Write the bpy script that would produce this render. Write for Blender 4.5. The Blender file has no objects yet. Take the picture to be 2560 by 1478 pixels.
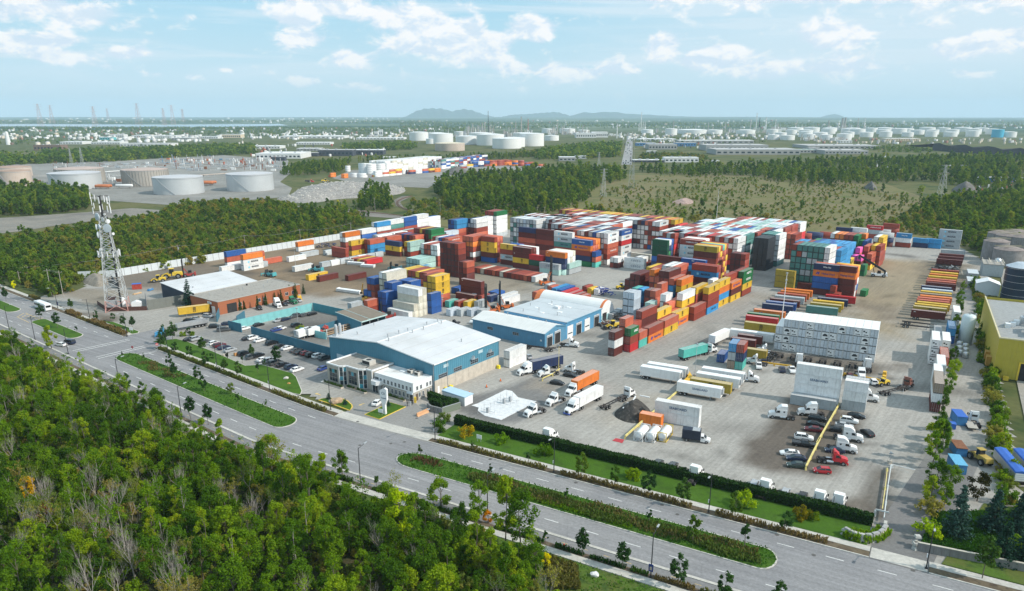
import bpy,bmesh,math,random,os
import numpy as np
from mathutils import Vector as V3,Matrix,Euler
from mathutils.geometry import tessellate_polygon
TUx=tuple;RSt=np.random.RandomState;SNx=math.sin;CSx=math.cos;NAx=np.array;ENx=enumerate;PIx=math.pi
rnd=random.Random(7)
nr=RSt(11)
sc=bpy.context.scene
col=sc.collection
R=math.radians
CAM_H=80.0
F_PX,C_X,C_Y,HORIZON=1830.0,1280.0,870.0,285.0
f0u=math.atan((C_Y-HORIZON)/F_PX)
cam=bpy.data.cameras.new('camera')
cam.sensor_width=36.0
cam.lens=36.0*F_PX/2560.0
cam.shift_y=(C_Y-739.0)/2560.0
cam.clip_start=1.0
cam.clip_end=90000.0
cam_ob=bpy.data.objects.new('camera',cam)
col.objects.link(cam_ob)
cam_ob.location=(0,0,CAM_H)
cam_ob.rotation_euler=(R(90)-f0u,0,0)
sc.camera=cam_ob
SUN_AZ,SUN_EL=-20.0,38.0
sun=bpy.data.lights.new('sun','SUN')
sun.energy=4.3
sun.angle=R(0.55)
sun.color=(1.0,0.93,0.82)
sun_ob=bpy.data.objects.new('sun',sun)
col.objects.link(sun_ob)
sd=V3((CSx(R(SUN_AZ))*CSx(R(SUN_EL)),SNx(R(SUN_AZ))*CSx(R(SUN_EL)),SNx(R(SUN_EL))))
sun_ob.rotation_euler=sd.to_track_quat('Z','Y').to_euler()
sun_ob.location=(400,-200,400)
class NT:
 def __init__(s,tree):s.t=tree;s.n=tree.nodes;s.l=tree.links
 def node(s,kind,**kw):
  n=s.n.new(kind)
  for k,v in kw.items():setattr(n,k,v)
  return n
 def put(s,inp,v):
  if isinstance(v,bpy.types.NodeSocket):s.l.new(v,inp)
  elif v is not None:inp.default_value=v
 def m(s,op,a,b=None,c=None,clamp=False):
  n=s.n.new('ShaderNodeMath');n.operation=op;n.use_clamp=clamp
  for i,v in ENx((a,b,c)):
   if v is not None:s.put(n.inputs[i],v)
  return n.outputs[0]
 def vm(s,op,a,b=None):
  n=s.n.new('ShaderNodeVectorMath');n.operation=op
  s.put(n.inputs[0],a)
  if b is not None:s.put(n.inputs[1],b)
  return n.outputs[0]
 def xyz(s,x,y,z):
  n=s.n.new('ShaderNodeCombineXYZ')
  for i,v in ENx((x,y,z)):s.put(n.inputs[i],v)
  return n.outputs[0]
 def sep(s,v):
  n=s.n.new('ShaderNodeSeparateXYZ');s.put(n.inputs[0],v);return n.outputs
 def noise(s,vec,scale,detail=4.0,rough=0.55,dist=0.0,lac=2.0):
  n=s.n.new('ShaderNodeTexNoise');n.noise_dimensions='3D'
  s.put(n.inputs['Vector'],vec)
  n.inputs['Scale'].default_value=scale;n.inputs['Detail'].default_value=detail
  n.inputs['Roughness'].default_value=rough;n.inputs['Distortion'].default_value=dist
  n.inputs['Lacunarity'].default_value=lac
  return n.outputs['Fac']
 def ramp(s,v,a,b,to0=0.0,to1=1.0,smooth=True):
  n=s.n.new('ShaderNodeMapRange');n.interpolation_type='SMOOTHSTEP' if smooth else 'LINEAR'
  s.put(n.inputs['Value'],v)
  for k,x in zip(('From Min','From Max','To Min','To Max'),(a,b,to0,to1)):s.put(n.inputs[k],x)
  return n.outputs[0]
 def mix(s,f,a,b,mode='MIX'):
  n=s.n.new('ShaderNodeMix');n.data_type='RGBA';n.blend_type=mode
  s.put(n.inputs[0],f)
  s.put(n.inputs[6],a if isinstance(a,bpy.types.NodeSocket)else TUx(a[:3])+(1,))
  s.put(n.inputs[7],b if isinstance(b,bpy.types.NodeSocket)else TUx(b[:3])+(1,))
  return n.outputs[2]
world=bpy.data.worlds.new('World')
sc.world=world
world.use_nodes=True
W=NT(world.node_tree)
W.n.clear()
sky=W.node('ShaderNodeTexSky',sky_type='NISHITA')
sky.sun_disc=False
sky.sun_elevation=R(SUN_EL)
sky.sun_rotation=R(90.0-SUN_AZ)
sky.altitude=80.0
sky.air_density=1.0
sky.dust_density=1.3
sky.ozone_density=1.6
geo=W.node('ShaderNodeTexCoord').outputs['Generated']
dx,dy,dz=W.sep(geo)
az=W.m('ARCTAN2',dx,dy)
el=W.m('ARCSINE',W.m('MINIMUM',W.m('MAXIMUM',dz,-1.0),1.0))
def cloud_layer(sx,sy,oz,scale,detail,rough,warp):
 p=W.xyz(W.m('MULTIPLY',az,sx),W.m('MULTIPLY',el,sy),oz)
 return W.noise(p,scale,detail,rough,warp)
def blob(a,e,ra,re,amp):
 u=W.m('DIVIDE',W.m('SUBTRACT',az,R(a)),R(ra));v=W.m('DIVIDE',W.m('SUBTRACT',el,R(e)),R(re))
 r2=W.m('ADD',W.m('MULTIPLY',u,u),W.m('MULTIPLY',v,v))
 return W.m('MULTIPLY',W.m('EXPONENT',W.m('MULTIPLY',r2,-1.0)),amp)
BANKS=[(-34.5,7.9,3.2,1.3,.46),(-30.8,6.5,1.6,.55,.40),(-28.6,5.8,2.1,.75,.40),(-33.7,5.7,2.4,.5,.36),(-33.0,4.4,1.8,.5,.36),(-31.3,3.8,1.4,.45,.34),(-29.8,4.4,1.5,.35,.34),(-29.8,3.4,1.8,.32,.32),(-34.4,3.9,1.6,.4,.36),
(-26.2,3.8,1.3,.4,.36),(-27.1,2.9,1.0,.3,.30),(-24.5,2.5,.8,.25,.30),(-22.3,2.4,.9,.25,.28),(-20.2,2.9,.7,.18,.28),(-22.0,6.1,1.0,.3,.22),(-18.5,8.6,3.0,.5,.34),(-12.0,8.7,5.0,.5,.36),
(-15.2,6.5,1.5,1.1,.42),(-14.7,4.9,1.6,.45,.40),(-12.2,7.1,2.0,.55,.42),(-7.6,6.6,3.2,.95,.46),(-4.6,5.4,3.0,.95,.44),(-2.5,4.3,2.5,1.0,.46),(-6.5,4.5,2.5,.6,.30),(-11.8,3.8,1.5,.6,.34),(-15.1,2.2,1.1,.45,.36),(-12.2,1.9,1.4,.3,.28),(-10.0,1.8,1.2,.3,.26),
(1.8,5.8,1.6,.85,.52),(3.1,2.9,1.5,.65,.40),(5.2,2.8,1.2,.5,.32),(8.0,3.0,1.3,.5,.36),(.2,3.2,1.3,.5,.34),(10.8,4.5,1.3,.9,.48),(13.2,3.5,1.6,.6,.40),(15.8,4.0,2.0,.8,.40),(17.2,2.8,2.4,.55,.36),(22.4,5.0,2.6,.8,.38),(22.4,2.9,2.8,.6,.38),
(29.2,3.9,1.5,.65,.44),(32.0,4.3,1.9,.7,.44),(30.2,2.4,1.2,.35,.3),(16.0,8.0,6.0,.9,.44),(25.0,7.9,6.0,1.1,.42),(33.0,7.4,5.0,1.2,.40),(-36.0,2.9,2.0,.4,.2)]
bank=None
for b in BANKS:
 q=blob(*b);bank=q if bank is None else W.m('ADD',bank,q)
everywhere=W.m('MULTIPLY',W.ramp(el,R(9.0),R(18.0)),W.ramp(W.noise(geo,2.2,2.0),.4,.65,-.1,.26))
bank=W.m('ADD',bank,everywhere)
n_lo=cloud_layer(1.0,1.75,3.7,26.0,9.0,.58,.25)
n_hi=cloud_layer(1.0,1.75,3.7,26.0,9.0,.58,.25)
dens=W.m('ADD',bank,W.m('MULTIPLY',W.m('SUBTRACT',n_lo,.5),.95))
cum=W.ramp(dens,.05,.27)
el_up=W.m('ADD',el,R(.42))
p_up=W.xyz(W.m('MULTIPLY',W.m('ADD',az,R(.3)),1.0),W.m('MULTIPLY',el_up,1.75),3.7)
n_up=W.noise(p_up,26.0,6.0,.55,.25)
lit=W.ramp(W.m('ADD',W.m('SUBTRACT',n_lo,n_up),W.m('MULTIPLY',W.m('SUBTRACT',dens,.3),.12)),-.11,.12)
st=W.noise(W.xyz(W.m('ADD',W.m('MULTIPLY',az,1.3),W.m('MULTIPLY',el,2.2)),W.m('MULTIPLY',el,15.0),9.1),2.6,5.0,.55,.8)
right_veil=W.m('MULTIPLY',W.ramp(az,R(0),R(20)),.75)
cirrus=W.m('MULTIPLY',W.m('MULTIPLY',W.m('ADD',W.ramp(st,.44,.72),right_veil,clamp=True),.66),W.ramp(el,R(1.0),R(4.0)))
low_veil=W.ramp(el,R(-1.0),R(9.5),.95,.0)
SKYBLUE=W.mix(.85,sky.outputs[0],(4.0,7.6,9.6))
base=W.mix(low_veil,SKYBLUE,(7.1,8.7,9.5))
base=W.mix(cirrus,base,(8.1,9.1,9.9))
ccol=W.mix(lit,(7.3,8.5,9.7),(10.6,10.5,10.5))
final=W.mix(W.m('MULTIPLY',cum,W.ramp(el,R(.4),R(3.4),.22,.95)),base,ccol)
bg=W.node('ShaderNodeBackground')
W.l.new(final,bg.inputs['Color'])
bg.inputs['Strength'].default_value=0.1
wo=W.node('ShaderNodeOutputWorld')
W.l.new(bg.outputs[0],wo.inputs['Surface'])
sc.view_settings.view_transform='Standard'
sc.view_settings.look='None'
sc.view_settings.gamma=1.0
sc.view_settings.use_curve_mapping=False
sc.view_settings.exposure=0.0
sc.render.engine='CYCLES'
sc.cycles.max_bounces=5
sc.cycles.diffuse_bounces=2
sc.cycles.glossy_bounces=2
sc.cycles.transmission_bounces=2
sc.cycles.transparent_max_bounces=6
sc.cycles.volume_bounces=2
HAZE=6.0e-5
sc.cycles.use_denoising=True
try:sc.cycles.denoiser='OPENIMAGEDENOISE'
except Exception:pass
sc.cycles.use_adaptive_sampling=True
sc.cycles.adaptive_threshold=0.015
sc.cycles.sample_clamp_indirect=4.0
def G(x,y,z=0.0):
 u=(x-C_X)/F_PX;v=(y-C_Y)/F_PX
 d=SNx(f0u)+v*CSx(f0u);f=CSx(f0u)-v*SNx(f0u)
 k=(CAM_H-z)/d
 return V3((u*k,f*k,z))
TILE={'a':(0,240),'b':(640,240),'c':(1280,240),'d':(1920,240),'e':(0,560),'f':(640,500),'g':(1280,500),'h':(1920,500),
'i':(0,740),'j':(640,740),'k':(1280,740),'l':(1920,740),'m':(0,1100),'n':(640,1100),'o':(1280,1100),'p':(1920,1100)}
def K(c,x,y,z=0.0):
 s=640/2518 if c<'m' else 640/2465
 o=TILE[c]
 return G(o[0]+x*s,o[1]+y*s,z)
def frame(deg):
 a=R(deg);cu,su=CSx(a),SNx(a)
 return lambda u,v,z=0.0:V3((u*cu+v*su,u*su-v*cu,z))
Y=frame(53.0)
B=frame(62.0)
def inv(deg,p):
 a=R(deg);return p.x*CSx(a)+p.y*SNx(a),p.x*SNx(a)-p.y*CSx(a)
def Q(s,n,z=0.0):
 t=-140.0-s
 b=0.149*(0.5*(t+math.sqrt(t*t+36.0))-0.0)
 a=R(-30.0)
 n2=n+b
 return V3((s*CSx(a)+n2*0.5,s*SNx(a)+n2*0.8660254,z))
def visible(p,margin=0.04):
 zc=p.y*CSx(f0u)+(CAM_H-p.z)*SNx(f0u)
 if zc<1:return False
 x=p.x/zc*F_PX+C_X;yy=(-p.y*SNx(f0u)+(CAM_H-p.z)*CSx(f0u))/zc*F_PX+C_Y
 return-2560*margin<x<2560*(1+margin)and-100<yy<1478*(1+margin)
def pix(p):
 zc=p.y*CSx(f0u)+(CAM_H-p.z)*SNx(f0u)
 return p.x/zc*F_PX+C_X,(-p.y*SNx(f0u)+(CAM_H-p.z)*CSx(f0u))/zc*F_PX+C_Y
def tag(o,label=None,cat=None,group=None,kind=None):
 if label:o['label']=label
 if cat:o['category']=cat
 if group:o['group']=group
 if kind:o['kind']=kind
 return o
def f02(name,loc=(0,0,0),rz=0.0,label=None,cat=None,group=None):
 o=bpy.data.objects.new(name,None);o.empty_display_size=.5
 col.objects.link(o);o.location=loc;o.rotation_euler=(0,0,rz)
 return tag(o,label,cat,group)
def link(name,mesh,parent=None,loc=(0,0,0),rz=0.0,color=None):
 o=bpy.data.objects.new(name,mesh);col.objects.link(o)
 if parent is not None:o.parent=parent
 o.location=loc;o.rotation_euler=(0,0,rz)
 if color is not None:o.color=TUx(color[:3])+(1,)
 return o
KIDS={}
def copy_tree(o,parent=None,color=None):
 c=o.copy();col.objects.link(c);c.parent=parent
 for ch in KIDS.get(o.name,None)or list(o.children):copy_tree(ch,c)
 return c
class MB:
 def __init__(s):s.v=[];s.f=[];s.mi=[];s.c=None
 def quad(s,pts,mi=0):
  b=len(s.v);s.v+=[TUx(p)for p in pts];s.f.append(TUx(range(b,b+len(pts))));s.mi.append(mi);return s
 def box(s,x0,x1,y0,y1,z0,z1,mi=0,taper=None,skip=''):
  t=taper or(0,0)
  b=len(s.v)
  s.v+=[(x0,y0,z0),(x1,y0,z0),(x1,y1,z0),(x0,y1,z0),
(x0+t[0],y0+t[1],z1),(x1-t[0],y0+t[1],z1),(x1-t[0],y1-t[1],z1),(x0+t[0],y1-t[1],z1)]
  fs={'d':(0,3,2,1),'t':(4,5,6,7),'f':(0,1,5,4),'r':(1,2,6,5),'k':(2,3,7,6),'l':(3,0,4,7)}
  for k,f in fs.items():
   if k not in skip:s.f.append(TUx(b+i for i in f));s.mi.append(mi)
  return s
 def prism(s,prof,a0,a1,axis='y',mi=0,cap=True):
  n=len(prof);b=len(s.v)
  for a in(a0,a1):
   for(p,q)in prof:
    s.v.append({'y':(p,a,q),'x':(a,p,q),'z':(p,q,a)}[axis])
  for i in range(n):
   j=(i+1)%n
   f=(b+i,b+j,b+n+j,b+n+i)
   s.f.append(f if axis!='y' else f[::-1]if False else f);s.mi.append(mi)
  if cap:
   tri=tessellate_polygon([[V3((p,q,0))for p,q in prof]])
   for t in tri:
    s.f.append(TUx(b+i for i in t));s.mi.append(mi)
    s.f.append(TUx(b+n+i for i in reversed(t)));s.mi.append(mi)
  return s
 def tube(s,p0,p1,r0,r1=None,n=6,mi=0,cap=True):
  r1=r0 if r1 is None else r1
  p0=V3(p0);p1=V3(p1);d=p1-p0
  if d.length<1e-6:return s
  q=d.to_track_quat('Z','Y');b=len(s.v)
  for p,r in((p0,r0),(p1,r1)):
   for i in range(n):
    a=2*PIx*(i+.5)/n
    s.v.append(TUx(p+q@V3((CSx(a)*r,SNx(a)*r,0))))
  for i in range(n):
   j=(i+1)%n;s.f.append((b+i,b+j,b+n+j,b+n+i));s.mi.append(mi)
  if cap:
   s.f.append(TUx(b+n-1-i for i in range(n)));s.mi.append(mi)
   s.f.append(TUx(b+n+i for i in range(n)));s.mi.append(mi)
  return s
 def bar(s,p0,p1,w,h=None,mi=0):
  h=w if h is None else h
  p0=V3(p0);p1=V3(p1);d=(p1-p0)
  if d.length<1e-6:return s
  d.normalize();up=V3((0,0,1))if abs(d.z)<.95 else V3((1,0,0))
  x=d.cross(up).normalized()*w/2;z=x.cross(d).normalized()*h/2
  b=len(s.v)
  for p in(p0,p1):s.v+=[TUx(p-x-z),TUx(p+x-z),TUx(p+x+z),TUx(p-x+z)]
  for f in((0,1,5,4),(1,2,6,5),(2,3,7,6),(3,0,4,7),(3,2,1,0),(4,5,6,7)):
   s.f.append(TUx(b+i for i in f));s.mi.append(mi)
  return s
 def lathe(s,prof,n=16,c=(0,0,0),mi=0,axis='z',cap=True):
  b=len(s.v);k=len(prof)
  for i in range(n):
   a=2*PIx*i/n
   for r,h in prof:
    x,y=r*CSx(a),r*SNx(a)
    p=(x,y,h)if axis=='z' else(h,x,y)if axis=='x' else(x,h,y)
    s.v.append((p[0]+c[0],p[1]+c[1],p[2]+c[2]))
  for i in range(n):
   j=(i+1)%n
   for m in range(k-1):
    s.f.append((b+i*k+m,b+j*k+m,b+j*k+m+1,b+i*k+m+1));s.mi.append(mi)
  if cap:
   if prof[-1][0]>1e-4:s.f.append(TUx(b+i*k+k-1 for i in range(n)));s.mi.append(mi)
   if prof[0][0]>1e-4:s.f.append(TUx(b+i*k for i in reversed(range(n))));s.mi.append(mi)
  return s
 def poly(s,pts,z=None,mi=0):
  P=[V3((p[0],p[1],0))for p in pts]
  b=len(s.v);s.v+=[(p[0],p[1],(p[2]if len(p)>2 else 0.0)if z is None else z)for p in pts]
  for t in tessellate_polygon([P]):
   a,bb,cc=(P[i]for i in t)
   if(bb-a).cross(cc-a).z<0:t=(t[0],t[2],t[1])
   s.f.append(TUx(b+i for i in t));s.mi.append(mi)
  return s
 def slab(s,pts,z0,z1,mi=0):
  s.poly(pts,z1,mi)
  P=[V3((p[0],p[1]))for p in pts]
  area=sum(P[i].x*P[(i+1)%len(P)].y-P[(i+1)%len(P)].x*P[i].y for i in range(len(P)))
  if area<0:P=P[::-1]
  b=len(s.v);n=len(P)
  for p in P:s.v+=[(p.x,p.y,z0),(p.x,p.y,z1)]
  for i in range(n):
   j=(i+1)%n;s.f.append((b+2*i,b+2*j,b+2*j+1,b+2*i+1));s.mi.append(mi)
  return s
 def shift(s,i0,off):
  s.v[i0:]=[(p[0]+off[0],p[1]+off[1],p[2]+off[2])for p in s.v[i0:]];return s
 def mesh(s,name,mats=(),smooth=False):
  me=bpy.data.meshes.new(name);me.from_pydata(s.v,[],s.f)
  for m in(mats if isinstance(mats,(list,tuple))else[mats]):me.materials.append(m)
  if len(me.materials)>1:me.polygons.foreach_set('material_index',s.mi)
  if smooth:me.polygons.foreach_set('use_smooth',[True]*len(me.polygons))
  me.update();return me
 def bd(s,name,mats,parent=None,loc=(0,0,0),rz=0.0,color=None,smooth=False):
  return link(name,s.mesh(name,mats,smooth),parent,loc,rz,color)
def f0q(name,v,f,mats=(),colors=None,smooth=False):
 me=bpy.data.meshes.new(name)
 v=np.asarray(v,np.float32);f=np.asarray(f,np.int32)
 k=f.shape[1]
 me.vertices.add(len(v));me.vertices.foreach_set('co',v.ravel())
 me.loops.add(f.size);me.loops.foreach_set('vertex_index',f.ravel())
 me.polygons.add(len(f));me.polygons.foreach_set('loop_start',np.arange(0,f.size,k,dtype=np.int32))
 me.update(calc_edges=True)
 if colors is not None:
  at=me.color_attributes.new('paint','FLOAT_COLOR','POINT')
  c4=np.ones((len(v),4),np.float32);c4[:,:3]=colors;at.data.foreach_set('color',c4.ravel())
 for m in(mats if isinstance(mats,(list,tuple))else[mats]):me.materials.append(m)
 if smooth:me.polygons.foreach_set('use_smooth',[True]*len(f))
 me.update();return me
MATS={}
def mat(name,color=(.5,.5,.5),rough=.7,metal=0.0,var=.12,scale=1.2,coord='Object',bump=0.0,bscale=None,obj=False,paint=False,
streak=0.0,dirt=None,dirt_amt=.4,spec=.4,trans=0.0,randomv=0.0,detail=4.0):
 if name in MATS:return MATS[name]
 m=bpy.data.materials.new(name);m.use_nodes=True
 t=NT(m.node_tree);bs=t.n['Principled BSDF']
 co=t.node('ShaderNodeTexCoord').outputs[coord]if coord!='World' else t.node('ShaderNodeNewGeometry').outputs['Position']
 if paint:c=t.node('ShaderNodeVertexColor',layer_name='paint').outputs[0]
 elif obj:c=t.node('ShaderNodeObjectInfo').outputs['Color']
 else:
  n=t.node('ShaderNodeRGB');n.outputs[0].default_value=TUx(color[:3])+(1,);c=n.outputs[0]
 f=t.noise(co,scale,detail,.6)
 c=t.mix(1.0,c,t.ramp(f,.25,.75,1-var,1+var*.8,False),'MULTIPLY')if var else c
 if randomv:
  rv=t.node('ShaderNodeObjectInfo').outputs['Random']
  c=t.mix(1.0,c,t.ramp(rv,0,1,1-randomv,1+randomv,False),'MULTIPLY')
 if streak:
  x,y_,z=t.sep(co)
  s2=t.noise(t.xyz(t.m('MULTIPLY',x,3.0),t.m('MULTIPLY',y_,3.0),t.m('MULTIPLY',z,.25)),1.0,4.0,.6)
  c=t.mix(t.ramp(s2,.5,.78,0,streak),c,dirt or(.12,.07,.04))
 elif dirt:
  d2=t.noise(co,scale*.37,5.0,.65)
  c=t.mix(t.ramp(d2,.52,.72,0,dirt_amt),c,dirt)
 t.l.new(c,bs.inputs['Base Color'])
 bs.inputs['Roughness'].default_value=rough;bs.inputs['Metallic'].default_value=metal
 bs.inputs['Specular IOR Level'].default_value=spec
 if bump:
  b=t.node('ShaderNodeBump');b.inputs['Strength'].default_value=bump;b.inputs['Distance'].default_value=.05
  t.l.new(t.noise(co,bscale or scale*4,5.0,.6),b.inputs['Height']);t.l.new(b.outputs[0],bs.inputs['Normal'])
 MATS[name]=m
 return m
def f00(name,cols,scales,rough=.95,bump=0.0,paint=False,extra=None):
 if name in MATS:return MATS[name]
 m=bpy.data.materials.new(name);m.use_nodes=True
 t=NT(m.node_tree);bs=t.n['Principled BSDF']
 co=t.node('ShaderNodeNewGeometry').outputs['Position']
 c=t.node('ShaderNodeVertexColor',layer_name='paint').outputs[0]if paint else None
 if c is None:
  a=t.noise(co,scales[0],5,.6);b=t.noise(t.vm('ADD',co,(71,13,5)),scales[1],5,.62)
  c=t.mix(t.ramp(a,.36,.64),cols[0],cols[1]);c=t.mix(t.ramp(b,.5,.68),c,cols[2])
 g=t.noise(co,scales[2],6,.68)
 c=t.mix(1.0,c,t.ramp(g,.2,.8,.72,1.25,False),'MULTIPLY')
 if extra:c=extra(t,co,c)
 t.l.new(c,bs.inputs['Base Color'])
 bs.inputs['Roughness'].default_value=rough;bs.inputs['Specular IOR Level'].default_value=.15
 if bump:
  n=t.node('ShaderNodeBump');n.inputs['Strength'].default_value=bump;n.inputs['Distance'].default_value=.25
  t.l.new(g,n.inputs['Height']);t.l.new(n.outputs[0],bs.inputs['Normal'])
 MATS[name]=m
 return m
def f0f(name,mesh,parent=None,kind='structure'):
 o=link(name,mesh,parent);o['kind']=kind;return o
def terrain():
 ds=np.concatenate([np.linspace(0,60,4)[1:],np.geomspace(70,21500,150)])
 azs=np.concatenate([np.linspace(-180,-50,27)[:-1],np.linspace(-50,50,161),np.linspace(50,180,27)[1:-1]])
 D,A=np.meshgrid(ds,np.radians(azs),indexing='ij')
 X=D*np.sin(A);Yy=D*np.cos(A)
 n,k=D.shape
 Z=np.full_like(D,-.25)
 far=np.clip((D-9000)/9000,0,1)
 Z+=far*6*(np.sin(X/2300.)+np.sin(X/910.+1)*.6)
 v=np.stack([X,Yy,Z],-1).reshape(-1,3)
 i,j=np.meshgrid(np.arange(n-1),np.arange(k),indexing='ij')
 j2=(j+1)%k
 f=np.stack([i*k+j,(i+1)*k+j,(i+1)*k+j2,i*k+j2],-1).reshape(-1,4)[:,::-1]
 c=len(v);v=np.vstack([v,[[0,0,-.25]]])
 me=f0q('open_country',v,f,[])
 bm=bmesh.new();bm.from_mesh(me);bm.verts.ensure_lookup_table()
 for q in range(k):bm.faces.new((bm.verts[c],bm.verts[(q+1)%k],bm.verts[q]))
 bmesh.ops.recalc_face_normals(bm,faces=bm.faces);bm.to_mesh(me);bm.free()
 def far_mix(t,co,c):
  x,y_,z=t.sep(co)
  d=t.vm('LENGTH',co)
  n_=t.n.new('ShaderNodeVectorMath');n_.operation='LENGTH';t.l.new(co,n_.inputs[0]);d=n_.outputs['Value']
  st=t.noise(t.xyz(t.m('MULTIPLY',x,.0006),t.m('MULTIPLY',y_,.0016),0.0),1.0,6,.6)
  fieldc=t.mix(t.ramp(st,.44,.6),(.030,.075,.045),(.15,.19,.12))
  return t.mix(t.ramp(d,1800,5500),c,fieldc)
 me.materials.append(f00('wild ground',[(.075,.095,.03),(.13,.125,.05),(.04,.065,.02)],[.012,.035,.35],extra=far_mix,bump=.25))
 f0f('open_country',me)
terrain()
def pts(*a):return[V3(p)for p in a]
def f0a(P,r=3):
 for _ in range(r):
  o=[]
  for i in range(len(P)):
   a,b=P[i],P[(i+1)%len(P)];o+=[a.lerp(b,.25),a.lerp(b,.75)]
  P=o
 return P
def sheet(name,P,z,m,kind='structure'):
 return f0f(name,MB().poly([(p.x,p.y)for p in P],z).mesh(name,m),None,kind)
def slab(name,P,z1,m,kind='structure',z0=-.1):
 return f0f(name,MB().slab([(p.x,p.y)for p in P],z0,z1).mesh(name,m),None,kind)
def qline(s0,s1,n,step=6.0):
 k=max(1,int(abs(s1-s0)/step));return[Q(s0+(s1-s0)*i/k,n)for i in range(k+1)]
def qband(s0,s1,n0,n1):return qline(s0,s1,n0)+qline(s1,s0,n1)
def sd_poly(px,py,P):
 d=np.full(px.shape,1e9);inside=np.zeros(px.shape,bool)
 n=len(P)
 for i in range(n):
  ax,ay=P[i][0],P[i][1];bx,by=P[(i+1)%n][0],P[(i+1)%n][1]
  ex,ey=bx-ax,by-ay;wx,wy=px-ax,py-ay
  t=np.clip((wx*ex+wy*ey)/(ex*ex+ey*ey+1e-9),0,1)
  d=np.minimum(d,np.hypot(wx-ex*t,wy-ey*t))
  cond=((ay>py)!=(by>py))&(px<(bx-ax)*(py-ay)/(by-ay+1e-12)+ax)
  inside^=cond
 return np.where(inside,-d,d)
def vnoise(x,y,s,seed=0):
 rs=RSt(seed);g=rs.rand(64,64)
 x=x/s;y=y/s;xi=np.floor(x).astype(int);yi=np.floor(y).astype(int)
 fx=x-xi;fy=y-yi;fx=fx*fx*(3-2*fx);fy=fy*fy*(3-2*fy)
 a=g[xi%64,yi%64];b=g[(xi+1)%64,yi%64];c=g[xi%64,(yi+1)%64];d=g[(xi+1)%64,(yi+1)%64]
 return(a*(1-fx)+b*fx)*(1-fy)+(c*(1-fx)+d*fx)*fy
def fbm(x,y,s,seed=0,o=4):
 r=0;a=.5
 for i in range(o):r=r+a*vnoise(x,y,s/2**i,seed+i);a*=.5
 return r/(1-.5**o)
YARD=[Q(-352,141),Q(-300,141),Q(-200,140.5),Q(-100,140.5),Q(-20,140.5),Q(14,140.5),B(150,32),B(200,33),B(300,35),B(400,40),B(480,47),Y(566,-62),
Y(560,-90),Y(500,-128),Y(474,-145),Y(462,-200),Y(452,-262),Y(440,-300),Y(405,-352),Y(395,-386),Y(160,-388),Y(150,-372)]
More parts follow.
